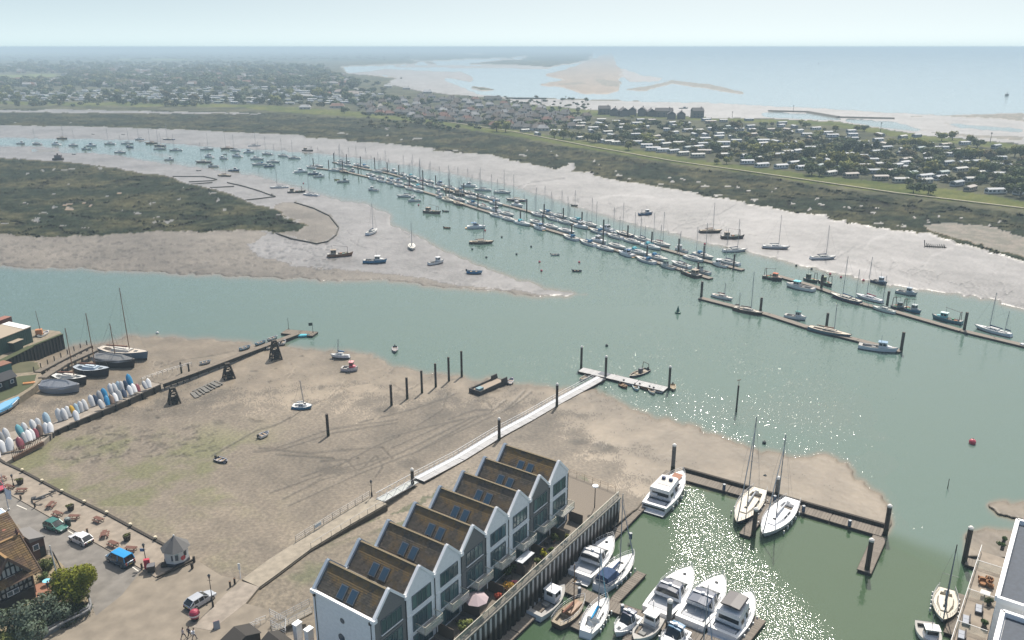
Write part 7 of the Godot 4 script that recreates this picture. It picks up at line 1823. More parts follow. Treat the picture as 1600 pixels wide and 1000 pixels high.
func cruiser(o: Node3D, Ln: float, B: float, side: Color, stripe: Color, top: Color, key: String, style := "hardtop", lod := 1) -> void:
	var F := 0.7 + Ln * 0.05
	hull(o, {"L": Ln, "B": B, "F": F, "st": 0.88, "tm": 0.35, "ov": Ln * 0.09, "rise": 0.3, "tr": 0.0, "wl": 0.9, "pw": 2.4, "pit": [0.06, 0.36, 0.78], "floor": F * 0.45, "rails": lod == 0, "rail_from": 8, "n": 16 if lod == 0 else 10}, bp("side_" + key, side, 0.2), bp("boot_" + key, stripe, 0.4), bp("deck_white", L(0.72, 0.72, 0.71), 0.4))
	part(o, "swim_platform", MB.new().box(Vector3(-Ln / 2 - 0.45, 0.28, 0), Vector3(1.0, 0.12, B * 0.82)), bp("platform_" + key, L(0.42, 0.3, 0.16) if style == "open" else L(0.6, 0.6, 0.6), 0.7))
	var white := bp("super_white", L(0.72, 0.72, 0.72), 0.3); var tm := bp("top_" + key, top, 0.45); var gl := bp("glass", L(0.02, 0.025, 0.03), 0.1)
	var xa := -Ln * 0.2; var xb := Ln * 0.08; var xc := Ln * 0.34
	var s := [[xa, F - 0.1, B * 0.4, F + 0.5, B * 0.37], [xb, F - 0.1, B * 0.4, F + 0.5, B * 0.34], [xc, F + 0.1, B * 0.2, F + 0.25, B * 0.14]]
	part(o, "foredeck_trunk", MB.new().trunk(s, 0.08), white)
	var h := 1.45
	var c := [[xa, F + 0.45, B * 0.37, F + h, B * 0.3], [-Ln * 0.03, F + 0.45, B * 0.37, F + h, B * 0.29], [Ln * 0.12, F + 0.45, B * 0.31, F + 0.58, B * 0.26]]
	var cab := part(o, "windscreen", MB.new().trunk(c, 0.02), gl)
	var fr := MB.new()
	for g in [1.0, -1.0]:
		for q in [0.02, 0.5, 0.96]: fr.tside(c, 0, g, q - 0.02, q + 0.03, 0.0, 1.0, 0.015)
		fr.tside(c, 1, g, 0.0, 0.06, 0.0, 1.0, 0.015)
	part(cab, "frames", fr, white)
	part(o, "roof", MB.new().trunk([[xa - (Ln * 0.1 if style != "hardtop" else 0.3), F + h, B * 0.31, F + h + 0.1, B * 0.28], [-Ln * 0.02, F + h, B * 0.31, F + h + 0.1, B * 0.27]], 0.1, true), tm)
	part(o, "hatch", MB.new().tube(Vector3(Ln * 0.3, F * 1.3, 0), Vector3(Ln * 0.3, F * 1.3 + 0.08, 0), 0.26, 0.26, 10), gl)
	part(o, "stern_seat", MB.new().box(Vector3(-Ln * 0.4, F * 0.75, 0), Vector3(Ln * 0.07, F * 0.6, B * 0.62)), bp("seat_" + key, L(0.4, 0.41, 0.43), 0.8))
	var ra := MB.new()
	for g in [1.0, -1.0]: ra.bar(Vector3(-Ln * 0.2, F, g * B * 0.42), Vector3(-Ln * 0.13, F + h + 0.3, g * B * 0.3), 0.3, 0.1)
	ra.bar(Vector3(-Ln * 0.13, F + h + 0.3, -B * 0.3), Vector3(-Ln * 0.13, F + h + 0.3, B * 0.3), 0.35, 0.1)
	part(o, "radar_arch", ra, white)
	part(o, "radar_dome", MB.new().lathe([Vector2(0.28, 0), Vector2(0.3, 0.12), Vector2(0.2, 0.24), Vector2(0, 0.27)], 10, Vector3(-Ln * 0.13, F + h + 0.35, 0)), white)
	if style == "fly":
		var f := [[xa - Ln * 0.14, F + h + 0.08, B * 0.36, F + h + 0.75, B * 0.34], [Ln * 0.02, F + h + 0.08, B * 0.34, F + h + 0.8, B * 0.3], [Ln * 0.1, F + h + 0.05, B * 0.22, F + h + 0.3, B * 0.18]]
		part(o, "flybridge", MB.new().trunk(f), white)
		part(o, "flybridge_floor", MB.new().box(Vector3(-Ln * 0.12, F + h + 0.81, 0), Vector3(Ln * 0.2, 0.04, B * 0.5)), tm)
		for g in [-1.0, 1.0]: part(o, "helm_seat", MB.new().box(Vector3(-Ln * 0.08, F + h + 1.05, g * B * 0.13), Vector3(0.5, 0.5, 0.6)), bp("helm", L(0.03, 0.05, 0.12), 0.6))
		part(o, "saloon", MB.new().trunk([[-Ln * 0.3, F - 0.1, B * 0.41, F + h, B * 0.36], [xa, F - 0.1, B * 0.41, F + h, B * 0.36]], 0.0, true), white)
		part(o, "saloon_glass", MB.new().tside([[-Ln * 0.3, F - 0.1, B * 0.41, F + h, B * 0.36], [xa, F - 0.1, B * 0.41, F + h, B * 0.36]], 0, 1.0, 0.05, 0.95, 0.5, 0.9).tside([[-Ln * 0.3, F - 0.1, B * 0.41, F + h, B * 0.36], [xa, F - 0.1, B * 0.41, F + h, B * 0.36]], 0, -1.0, 0.05, 0.95, 0.5, 0.9).box(Vector3(-Ln * 0.302, F + 0.9, 0), Vector3(0.05, 0.7, B * 0.6)), gl).set_meta("kind", "stuff")
	if lod == 0:
		var fd := MB.new()
		for i in 4:
			for g in [1.0, -1.0]: fd.tube(Vector3(-Ln * 0.32 + i * Ln * 0.15, 0.15, g * (B * 0.5 + 0.03)), Vector3(-Ln * 0.32 + i * Ln * 0.15, 0.85, g * (B * 0.5 + 0.06)), 0.14, 0.14, 7)
		part(o, "fenders", fd, bp("fender", L(0.6, 0.6, 0.58), 0.5)).set_meta("kind", "stuff")
func launch(o: Node3D, Ln: float, B: float, side: Color, stripe: Color, cab: Color, key: String, aft := false, cover := Color(0, 0, 0, 0), gear := false) -> void:   # wheelhouse boats: small cabin boats, fishing boats
	var F := 0.6 + Ln * 0.05
	hull(o, {"L": Ln, "B": B, "F": F, "st": 0.8, "tm": 0.4, "ov": Ln * 0.06, "rise": 0.45, "tr": -0.1, "pit": [0.05, 0.55, 0.8] if not aft else [0.38, 0.85, 0.75], "floor": F * 0.4, "n": 10}, bp("side_" + key, side, 0.4), bp("boot_" + key, stripe, 0.6), bp("ldeck_" + key, L(0.34, 0.33, 0.31), 0.8))
	var x := -Ln * 0.26 if aft else Ln * 0.1
	var w := Ln * 0.2
	var s := [[x - w / 2, F * 0.6, B * 0.3, F + 1.5, B * 0.27], [x + w / 2, F * 0.6, B * 0.3, F + 1.4, B * 0.25]]
	var wh := part(o, "wheelhouse", MB.new().trunk(s), bp("cab_" + key, cab, 0.45))
	var win := MB.new()
	for g in [1.0, -1.0]: win.tside(s, 0, g, 0.08, 0.46, 0.55, 0.88); win.tside(s, 0, g, 0.54, 0.92, 0.55, 0.88)
	win.box(Vector3(x + w / 2 + 0.02, F + 0.95, 0), Vector3(0.04, 0.5, B * 0.42)); win.box(Vector3(x - w / 2 - 0.02, F + 0.95, 0), Vector3(0.04, 0.5, B * 0.3))
	part(wh, "windows", win, bp("glass", L(0.02, 0.025, 0.03), 0.1)).set_meta("kind", "stuff")
	part(wh, "roof", MB.new().box(Vector3(x, F + 1.52, 0), Vector3(w + 0.35, 0.1, B * 0.62)), bp("cab_" + key, cab, 0.45) if cover.a == 0.0 else bp("canopy_" + key, cover, 0.8))
	if not aft: part(o, "cuddy", MB.new().trunk([[x + w / 2, F, B * 0.3, F + 0.6, B * 0.24], [Ln * 0.34, F + 0.1, B * 0.14, F + 0.42, B * 0.1]], 0.08), mats["boat_cab_" + key])
	part(o, "mast", MB.new().tube(Vector3(x - w * 0.2, F + 1.5, 0), Vector3(x - w * 0.25, F + 3.4, 0), 0.06, 0.04, 5), bp("alloy_spar", L(0.26, 0.27, 0.29), 0.4))
	part(o, "engine_box", MB.new().box(Vector3(-Ln * 0.12 if not aft else Ln * 0.15, F * 0.6, 0), Vector3(Ln * 0.1, F * 0.6, B * 0.3)), bp("box_grey", L(0.2, 0.2, 0.19), 0.8))
	if gear:
		var g := MB.new()
		var gx := Ln * 0.28 if aft else -Ln * 0.42
		for z in [-1.0, 1.0]: g.bar(Vector3(gx, F, z * B * 0.32), Vector3(gx, F + 2.6, z * B * 0.22), 0.14, 0.14)
		g.bar(Vector3(gx, F + 2.6, -B * 0.25), Vector3(gx, F + 2.6, B * 0.25), 0.14, 0.14); g.bar(Vector3(gx, F + 2.5, 0), Vector3(x, F + 3.2, 0), 0.08, 0.08)
		part(o, "gantry", g, bp("rust", L(0.1, 0.06, 0.05), 0.8))
		for k in 3: part(o, "gear_box", MB.new().box(Vector3(-Ln * 0.3 + Ln * 0.13 * k if not aft else Ln * (0.02 + 0.1 * k), F * 0.75, (0.5 if k % 2 else -0.5) * B * 0.4), Vector3(0.9, 0.6, 0.7)), bp("gear_%d" % k, [L(0.3, 0.12, 0.05), L(0.05, 0.2, 0.12), L(0.35, 0.33, 0.2)][k], 0.8))
func dinghy(o: Node3D, Ln: float, B: float, side: Color, inside: Color, key: String, engine := true) -> void:
	hull(o, {"L": Ln, "B": B, "F": 0.5, "st": 0.85, "tm": 0.4, "ov": 0.3, "rise": 0.4, "tr": 0.0, "pit": [0.02, 0.9, 0.82], "floor": 0.14, "n": 9}, bp("side_" + key, side, 0.5), bp("boot_dark", L(0.05, 0.05, 0.05), 0.7), bp("in_" + key, inside, 0.8))
	for t in [-0.25, 0.08]: part(o, "thwart", MB.new().box(Vector3(Ln * t, 0.36, 0), Vector3(0.28, 0.06, B * 0.8)), bp("thwart", L(0.3, 0.22, 0.14), 0.8))
	if engine: part(o, "outboard", MB.new().box(Vector3(-Ln / 2 - 0.15, 0.65, 0), Vector3(0.35, 0.5, 0.3)), bp("engine", L(0.03, 0.03, 0.035), 0.4))

func ybase(k: int, o: Node3D, Ln: float, lod := 1, mast_h := -1.0) -> String:
	var q: Array = [
		["white yacht with navy sail cover", L(0.56, 0.57, 0.58), L(0.03, 0.05, 0.1), L(0.42, 0.42, 0.4), L(0.02, 0.04, 0.10), false],
		["white yacht with bright blue cover and sprayhood", L(0.58, 0.58, 0.58), L(0.02, 0.12, 0.25), L(0.44, 0.43, 0.4), L(0.02, 0.14, 0.28), true],
		["navy hulled yacht with pale deck", L(0.02, 0.035, 0.08), L(0.2, 0.03, 0.03), L(0.52, 0.5, 0.45), L(0.4, 0.36, 0.28), false],
		["white yacht with turquoise covers", L(0.62, 0.66, 0.66), L(0.05, 0.2, 0.22), L(0.4, 0.42, 0.42), L(0.08, 0.36, 0.42), true],
		["dark hulled yacht with brown spars", L(0.06, 0.035, 0.028), L(0.02, 0.02, 0.02), L(0.36, 0.3, 0.22), L(0.26, 0.12, 0.08), false],
		["pale grey yacht with grey cover", L(0.45, 0.47, 0.49), L(0.1, 0.02, 0.02), L(0.5, 0.5, 0.49), L(0.22, 0.24, 0.26), false],
		["white yacht with dark red sail cover", L(0.66, 0.66, 0.65), L(0.25, 0.03, 0.03), L(0.42, 0.41, 0.38), L(0.26, 0.03, 0.05), false],
		["cream yacht under a buff boom tent", L(0.5, 0.46, 0.38), L(0.05, 0.1, 0.06), L(0.45, 0.42, 0.35), L(0.4, 0.36, 0.28), true]][k]
	yacht(o, Ln, Ln * 0.31, q[1], q[2], q[3], q[4], "y%d" % k, mast_h, q[5], lod)
	return q[0]
func mbase(k: int, o: Node3D, Ln: float) -> String:
	match k:
		0: cruiser(o, Ln, Ln * 0.33, L(0.7, 0.7, 0.7), L(0.03, 0.05, 0.1), L(0.66, 0.66, 0.66), "m0"); return "white motor cruiser with white hardtop"
		1: cruiser(o, Ln, Ln * 0.33, L(0.68, 0.68, 0.68), L(0.03, 0.1, 0.2), L(0.03, 0.13, 0.28), "m1", "open"); return "white motor cruiser with blue canopy"
		2: launch(o, Ln, Ln * 0.34, L(0.64, 0.64, 0.63), L(0.1, 0.02, 0.02), L(0.66, 0.66, 0.66), "m2"); return "small white cabin boat"
		3: launch(o, Ln, Ln * 0.34, L(0.02, 0.09, 0.2), L(0.02, 0.02, 0.02), L(0.55, 0.56, 0.56), "m3"); return "blue hulled cabin boat"
		4: launch(o, Ln, Ln * 0.34, L(0.05, 0.045, 0.04), L(0.12, 0.03, 0.02), L(0.3, 0.24, 0.18), "m4", true, Color(0, 0, 0, 0), true); return "dark fishing boat with aft wheelhouse"
		_: launch(o, Ln, Ln * 0.34, L(0.45, 0.46, 0.46), L(0.02, 0.05, 0.04), L(0.5, 0.52, 0.5), "m5", false, L(0.05, 0.1, 0.08)); return "grey cabin boat with dark canopy"
var protos := {}
func proto(code: String) -> Array:   # [node, words, length]
	if not protos.has(code):
		var o := Node3D.new()
		var k := code.substr(1).to_int()
		var ln: float = 10.3 + 0.4 * (k % 4) if code[0] == "y" else [9.0, 8.6, 7.0, 7.4, 10.0, 7.6][k] if code[0] == "m" else 3.6
		var w := ""
		if code[0] == "y": w = ybase(k, o, ln)
		elif code[0] == "m": w = mbase(k, o, ln)
		else:
			var q: Array = [["dark open boat", L(0.05, 0.06, 0.07), L(0.14, 0.14, 0.14)], ["white open boat", L(0.6, 0.6, 0.58), L(0.4, 0.39, 0.36)], ["yellow open boat", L(0.5, 0.36, 0.06), L(0.3, 0.26, 0.16)], ["brown open boat", L(0.2, 0.1, 0.06), L(0.25, 0.17, 0.11)], ["blue open boat", L(0.04, 0.2, 0.38), L(0.3, 0.34, 0.36)]][k]
			dinghy(o, ln, 1.6, q[1], q[2], "d%d" % k); w = q[0]
		protos[code] = [o, w, ln]
	return protos[code]
func named(code: String) -> Array: return ["yacht", "yacht"] if code[0] == "y" else ["open_boat", "boat"] if code[0] == "d" else ["fishing_boat", "fishing boat"] if code == "m4" else ["motor_boat", "motor boat"]
func put_boat(code: String, p: Vector3, yaw: float, label: String, group: String) -> Node3D:
	var pr := proto(code)
	var nm := named(code)
	var o := dup(pr[0], nm[0], p, yaw, label, group)
	o.set_meta("category", nm[1])
	return o
# a boat built for itself between two measured points at the waterline
func own(called: String, cat: String, sx: float, sy: float, bx: float, by: float, label: String, h := 0.0) -> Array:
	var a := P(sx, sy, h); var b := P(bx, by, h)
	return [thing(called, label, cat, (a + b) / 2.0, yaw_of(b - a)), a.distance_to(b)]
func lean(o: Node3D, deg: float) -> void: o.rotation.x = deg_to_rad(deg)

func build_boats() -> void:
	# boats alongside the two long pontoons
	var seq := {"far1": "y0m2y5y1y0y6m0y0y3y5y0m1y0y1y2y0y5y0m0y0y1y0y3y0m0y2y0y6m2y1", "far-1": "m2y0y0m0y5y0y1y0m2y0y6y0y0y4m4y0y0y1m1y0y5y0y0m0y1y0y0y3m1y0", "middle1": "y5m0y0m2m0y0y0y1m1y0y3y0m2y0y0y1y6m0y0y2y0y0y5y1m0y0y3y1y0m5", "middle-1": "y0m1y0y4y0y1m0y0m2y0y6y0y0m2y7y4y0y1y0y0y3m1m0y1y1y0m1y1m5m4"}
	for row in ["far", "middle"]:
		for side in [1, -1]:
			var codes: String = seq[row + str(side)]
			var pts: Array = row_paths[row]
			var dist := 5.0; var acc := 0.0; var n := 0; var berth := 0
			for i in pts.size() - 1:
				var a := P(pts[i][0], pts[i][1]); var b := P(pts[i + 1][0], pts[i + 1][1])
				var d := (b - a).normalized(); var ln := a.distance_to(b)
				var s := Vector3(d.z, 0, -d.x)   # shore side
				while dist < acc + ln:
					var code := codes.substr((n * 2) % codes.length(), 2)
					n += 1
					var skip := rng.randf() < (0.13 if side == 1 else 0.2)
					if not skip:
						var pr := proto(code)
						var p: Vector3 = a + d * (dist - acc) + s * side * (1.35 + pr[2] * 0.165 + 0.15)
						put_boat(code, p, yaw_of(d) + (PI if rng.randf() < 0.5 else 0.0) + rng.randf_range(-0.03, 0.03), "%s, %s side of %s long pontoon, %s" % [pr[1], "shoreward" if side == 1 else "channel", "farther" if row == "far" else "nearer", ordw(berth)], "boats along the long river pontoons")
						berth += 1
					dist += 11.6 + rng.randf_range(-0.3, 0.6)
				acc += ln
	# swinging moorings up the river: px, py of the waterline, code
	var moor := [[33, 225, "m2"], [57, 225.5, "y5"], [87, 226.5, "m0"], [98, 217, "y4"], [116, 228, "y0"], [135, 234, "m5"], [144, 228.5, "m1"], [116, 242, "d0"], [146, 210.5, "d0"], [171, 225.5, "y0"], [189, 239, "y5"], [193, 211, "d0"], [200, 225, "y0"], [202, 230.5, "m3"], [218, 218.5, "y5"], [236, 224.5, "y4"], [249, 228.5, "y2"], [251, 233.5, "y0"], [263, 219, "y2"], [274, 235.5, "y0"], [265, 250.5, "m2"], [324, 234, "y0"], [354.5, 233, "y4"], [326, 246, "m0"], [317, 254, "y2"], [333, 261, "m5"], [349, 248.5, "m2"], [351, 241.5, "d1"], [367, 236, "y0"], [370, 245, "m0"], [390, 239, "m1"], [398, 229, "y0"], [400, 249, "m2"], [310, 267.5, "d0"], [352, 276, "y4"], [366, 267.5, "m3"], [403, 249.5, "y0"], [405, 258, "y1"], [417, 241.5, "y5"], [428, 254, "y0"], [421, 261, "m3"], [442, 244.5, "y0"], [459, 248, "y0"], [481.5, 236.5, "m4"], [471, 269.5, "m0"], [490, 273, "m3"], [499, 277, "m2"], [527, 281.5, "d2"], [537, 285, "m5"], [435.5, 294.5, "y5"], [464, 301.5, "m4"], [485, 306, "y5"], [583, 298, "m2"], [634, 308, "y0"], [647, 315, "m2"], [699, 357, "d3"], [745, 357, "m1"], [753, 380.5, "y4"], [731, 292, "m0"], [753, 298, "y0"], [786, 302, "y0"], [868, 399, "d1"], [902, 424.5, "d0"], [898, 322, "d0"], [805, 314, "y2"], [1149, 393, "y0"]]
	moor.sort_custom(func(a, b): return a[0] < b[0])
	var cnt := {}
	for q in moor:
		cnt[q[2]] = cnt.get(q[2], -1) + 1
		var pr := proto(q[2])
		put_boat(q[2], P(q[0], q[1]), rng.randf_range(-0.5, 0.3) + (PI if rng.randf() < 0.6 else 0.0), "%s on swinging mooring, %s such from the left" % [pr[1], ordw(cnt[q[2]])], "boats on the river moorings")
	# boats dried out on the mud
	for q in [["y5", 1213, 388, -0.2, "grey yacht dried out on the far mud, leftmost of two left of the wreck"], ["y0", 1287, 404.5, 0.1, "white yacht aground on the far mud, right of another"], ["y4", 1111, 363, 0.1, "dark yacht aground on the far mud near the red boat"], ["m3", 1009, 335.5, 0.3, "small blue cabin boat alone on the far mudbank"], ["m4", 1145, 372, 0.0, "brown fishing boat dried out at the edge of the far mud"], ["m4", 532, 400, 0.2, "rusty brown boat with pale cabin aground on the island mud"], ["y0", 582, 364, 1.3, "white yacht bow-on, aground high on the island mud"], ["m2", 682, 412, 0.7, "small white motor boat aground on the island spit"], ["d4", 742, 427, -0.2, "bright blue open boat aground near the tip of the spit"]]:
		var o := put_boat(q[0], P(q[1], q[2], 0.35), q[3], q[4], "")
		if q[0] == "d4": o.scale = Vector3.ONE * 1.6
		if q[1] == 532: (o.get_child(0) as MeshInstance3D).material_override = bp("rusty_side", L(0.22, 0.1, 0.045), 0.8)
	var bo := own("fishing_boat", "fishing boat", 570, 410, 603, 410, "bright blue fishing boat with pale wheelhouse aground on the island mud", 0.4)
	launch(bo[0], bo[1] + 1.0, 3.6, L(0.02, 0.16, 0.3), L(0.02, 0.05, 0.08), L(0.6, 0.6, 0.58), "bluefisher")
	bo = own("yacht", "yacht", 643, 384, 644.5, 392, "white and dark green yacht aground bow-on beside the channel", 0.3)
	yacht(bo[0], 9.5, 3.0, L(0.6, 0.6, 0.58), L(0.02, 0.05, 0.05), L(0.58, 0.56, 0.5), L(0.3, 0.3, 0.28), "aground", htop(P(644, 388), 346))
	# workboats and yachts of the right-hand river pontoons
	for q in [["fishing_boat", 1193, 434, 1223, 440, "black fishing boat with orange wheelhouse roof at the pontoon's upstream end", L(0.04, 0.04, 0.045), L(0.5, 0.3, 0.2), L(0.45, 0.12, 0.06), true], ["motor_boat", 1272, 456, 1227, 447, "white launch with turquoise topped cabin beside the right-hand pontoon", L(0.66, 0.66, 0.65), L(0.6, 0.55, 0.52), L(0.15, 0.5, 0.55), false], ["fishing_boat", 1258, 437, 1278, 443, "dark green fishing boat crowded with gear behind the right-hand pontoon", L(0.03, 0.05, 0.045), L(0.08, 0.12, 0.09), Color(0, 0, 0, 0), true], ["fishing_boat", 1282, 441, 1300, 449, "low black potting boat with yellow gear beside the thick pile", L(0.03, 0.045, 0.05), L(0.12, 0.16, 0.08), Color(0, 0, 0, 0), true], ["motor_boat", 1362, 440, 1386, 446, "navy hulled covered yacht moored off the mud", L(0.03, 0.05, 0.1), L(0.42, 0.46, 0.5), L(0.4, 0.45, 0.5), false], ["motor_boat", 1400, 457, 1433, 463, "pale grey motor boat moored off the far mud edge", L(0.35, 0.38, 0.4), L(0.4, 0.45, 0.48), L(0.35, 0.4, 0.45), false], ["fishing_boat", 1395, 480, 1412, 486, "dark trawler rafted left of a blue trawler", L(0.03, 0.05, 0.06), L(0.1, 0.15, 0.16), Color(0, 0, 0, 0), true], ["fishing_boat", 1411, 483, 1439, 491, "blue hulled trawler with grey wheelhouse", L(0.03, 0.16, 0.25), L(0.3, 0.34, 0.34), Color(0, 0, 0, 0), true], ["fishing_boat", 1503, 507, 1455, 497, "large turquoise trawler with pale awning beside a pile", L(0.04, 0.16, 0.2), L(0.12, 0.4, 0.42), L(0.5, 0.62, 0.6), true], ["motor_boat", 1226, 495, 1260, 501, "white motor cruiser with green cover on the pontoon nearest the shore", L(0.68, 0.68, 0.67), L(0.6, 0.6, 0.58), L(0.05, 0.16, 0.15), false], ["motor_boat", 1341, 543, 1403, 552, "white and blue launch with aft cabin at the pontoon's downstream end", L(0.58, 0.62, 0.66), L(0.6, 0.62, 0.62), L(0.2, 0.3, 0.4), false]]:
		bo = own(q[0], "fishing boat" if q[0] == "fishing_boat" else "motor boat", q[1], q[2], q[3], q[4], q[5])
		launch(bo[0], bo[1], clampf(bo[1] * 0.32, 2.6, 4.6), q[6], L(0.04, 0.05, 0.06), q[7], "w%d" % q[1], q[9] and q[1] % 2 == 0, q[8], q[9])
	for q in [["ketch", 1344, 476, 1296, 462, "big navy ketch with two masts on the right-hand pontoon", L(0.02, 0.03, 0.075), L(0.5, 0.47, 0.4), L(0.03, 0.08, 0.18), [[1328, 401], [1306, 416]]], ["yacht", 1378, 474, 1336, 463, "white yacht with dark red sail cover behind the navy ketch", L(0.62, 0.63, 0.65), L(0.6, 0.6, 0.6), L(0.27, 0.03, 0.06), [[1362, 402]]], ["yacht", 1398, 491, 1362, 482, "pale green yacht beside the thick pile on the right-hand pontoon", L(0.5, 0.55, 0.52), L(0.5, 0.52, 0.48), L(0.3, 0.32, 0.3), [[1387, 431]]], ["ketch", 1579, 527, 1521, 512, "white ketch with navy cover at the right-hand pontoon's end", L(0.5, 0.54, 0.58), L(0.6, 0.6, 0.58), L(0.02, 0.05, 0.1), [[1543, 458], [1567, 481]]], ["yacht", 1113, 463, 1146, 471, "white yacht with red hatch on the pontoon nearest the shore", L(0.62, 0.63, 0.62), L(0.55, 0.5, 0.45), L(0.2, 0.1, 0.08), [[1131, 441]]], ["ketch", 1147, 484, 1192, 494, "dark brown ketch with tall mast near the upstream pile", L(0.06, 0.04, 0.035), L(0.42, 0.38, 0.32), L(0.12, 0.08, 0.07), [[1178, 424], [1156, 460]]], ["gaff_cutter", 1264, 515, 1331, 530, "long blue-grey gaff cutter with tan sails along the boom", L(0.08, 0.14, 0.18), L(0.42, 0.36, 0.28), L(0.24, 0.08, 0.05), [[1310, 473]]], ["yacht", 1594, 541, 1640, 550, "white yacht cut off by the right edge on the right-hand pontoon", L(0.6, 0.62, 0.64), L(0.6, 0.6, 0.6), L(0.1, 0.2, 0.3), [[1622, 490]]]]:
		bo = own(q[0], "cutter" if q[0] == "gaff_cutter" else q[0], q[1], q[2], q[3], q[4], q[5])
		var k := "k%d" % q[1]
		var mh := htop(bo[0].position, q[9][0][1])
		yacht(bo[0], bo[1], bo[1] * 0.26, q[6], L(0.1, 0.03, 0.03), q[7], q[8], k, mh)
		if q[9].size() > 1: rig(bo[0], -bo[1] * 0.33, 1.0, htop(bo[0].position, q[9][1][1]), bo[1], bo[1] * 0.2, mats["boat_cover_" + k], bo[1] * 0.15)
		if q[0] == "gaff_cutter": part(bo[0], "gaff", MB.new().tube(Vector3(bo[1] * 0.05, 2.1, 0.1), Vector3(-bo[1] * 0.33, 2.0, 0.1), 0.16, 0.12, 6), bp("wood_spar", L(0.17, 0.085, 0.045), 0.5))
	marina_boats()
	shore_boats()
	for k in protos: protos[k][0].free()

func marina_boats() -> void:
	var b := own("flybridge_yacht", "motor yacht", 1021, 801, 1066, 748, "big white flybridge motor yacht with a dark band, berthed at the marina corner")
	cruiser(b[0], b[1], 5.2, L(0.7, 0.7, 0.7), L(0.05, 0.06, 0.09), L(0.42, 0.4, 0.36), "fly1", "fly", 0)
	part(b[0], "dark_band", MB.new().box(Vector3(-b[1] / 2 - 0.02, 1.0, 0), Vector3(0.06, 0.35, 4.0)), bp("glass", L(0.02, 0.025, 0.03), 0.1))
	part(b[0], "teak_foredeck", MB.new().box(Vector3(b[1] * 0.27, 2.05, 0), Vector3(2.4, 0.04, 1.7)), bp("teak", L(0.28, 0.13, 0.08), 0.8))
	part(b[0], "life_raft", MB.new().tube(Vector3(-b[1] * 0.3, 2.0, -1.6), Vector3(-b[1] * 0.3, 2.0, -0.5), 0.3, 0.3, 10), mats.boat_super_white)
	b = own("racing_yacht", "yacht", 1187, 772, 1150, 826, "tall racing yacht with navy hull and teak deck, left of the finger pontoon")
	yacht(b[0], b[1], 4.2, L(0.035, 0.05, 0.09), L(0.02, 0.02, 0.03), L(0.50, 0.46, 0.38), L(0.35, 0.37, 0.4), "race1", htop(P(1163, 801, 1.3), 659), false, 0)
	b = own("racing_yacht", "yacht", 1238, 789, 1190, 845, "tall racing yacht with white hull and white deck, right of the finger pontoon")
	yacht(b[0], b[1], 4.4, L(0.7, 0.7, 0.71), L(0.1, 0.1, 0.12), L(0.72, 0.72, 0.72), L(0.55, 0.56, 0.58), "race2", htop(P(1209, 818, 1.3), 686), false, 0)
	b = own("sport_cruiser", "motor cruiser", 905, 908, 957, 850, "white sport cruiser with grey hardtop, berthed by the sheet pile wall")
	cruiser(b[0], b[1], 4.6, L(0.66, 0.67, 0.68), L(0.4, 0.41, 0.43), L(0.42, 0.43, 0.44), "sport", "hardtop", 0)
	b = own("yacht", "yacht", 936, 925, 990, 874, "white yacht with navy sprayhood and cockpit tent beside the sport cruiser")
	yacht(b[0], b[1], 3.7, L(0.58, 0.62, 0.66), L(0.03, 0.06, 0.12), L(0.6, 0.6, 0.58), L(0.02, 0.05, 0.12), "hood1", htop(P(968, 891, 1.2), 777), true, 0)
	part(b[0], "cockpit_tent", MB.new().trunk([[-b[1] * 0.42, 1.2, 1.3, 2.2, 0.9], [-b[1] * 0.22, 1.2, 1.35, 2.4, 1.0]], 0.2), mats.boat_cover_hood1)
	b = own("motor_boat", "motor boat", 834, 968, 882, 925, "small white wheelhouse motor boat with navy hull below the sheet pile wall")
	launch(b[0], b[1], 3.4, L(0.62, 0.63, 0.65), L(0.02, 0.03, 0.12), L(0.7, 0.7, 0.7), "navyband")
	b = own("wooden_yacht", "yacht", 868, 984, 913, 944, "old wooden yacht with varnished brown deck and mast among white boats")
	hull(b[0], {"L": b[1], "B": 2.9, "F": 1.0, "st": 0.6, "ov": 0.7, "rise": 0.3, "pit": [0.1, 0.35, 0.6], "floor": 0.4, "n": 12, "rails": true}, bp("wood_side", L(0.10, 0.07, 0.05), 0.5), bp("wood_boot", L(0.03, 0.03, 0.03), 0.7), bp("wood_deck", L(0.25, 0.21, 0.15), 0.7))
	part(b[0], "cabin", MB.new().trunk([[-1.0, 0.9, 0.9, 1.5, 0.8], [2.2, 0.95, 0.7, 1.4, 0.6]], 0.06), bp("varnish", L(0.22, 0.12, 0.06), 0.5))
	rig(b[0], b[1] * 0.12, 1.0, htop(P(900, 948, 1.0), 880), b[1], 2.9, bp("rust_sail", L(0.2, 0.09, 0.06), 0.9), b[1] * 0.4, 0, 0.1, true)
	b = own("yacht", "yacht", 915, 996, 948, 942, "slim white yacht with bright blue sail cover beside the finger pontoon")
	yacht(b[0], b[1], 3.1, L(0.7, 0.7, 0.7), L(0.4, 0.42, 0.44), L(0.66, 0.66, 0.64), L(0.01, 0.25, 0.5), "blue1", htop(P(935, 960, 1.1), 862), false, 0)
	b = own("motor_cruiser", "motor cruiser", 1024, 967, 1079, 899, "white motor cruiser with navy roof, leftmost of the three bow-out cruisers")
	cruiser(b[0], b[1], 5.0, L(0.72, 0.72, 0.72), L(0.05, 0.06, 0.08), L(0.035, 0.045, 0.075), "cruA", "hardtop", 0)
	b = own("motor_cruiser", "motor cruiser", 1076, 983, 1128, 912, "white motor cruiser with teak bathing platform, middle of the three bow-out cruisers")
	cruiser(b[0], b[1], 5.0, L(0.72, 0.72, 0.72), L(0.05, 0.06, 0.08), L(0.045, 0.06, 0.10), "cruB", "open", 0)
	b = own("motor_cruiser", "motor cruiser", 1127, 1000, 1172, 938, "white flybridge motor cruiser with black canopy, rightmost of the bow-out cruisers")
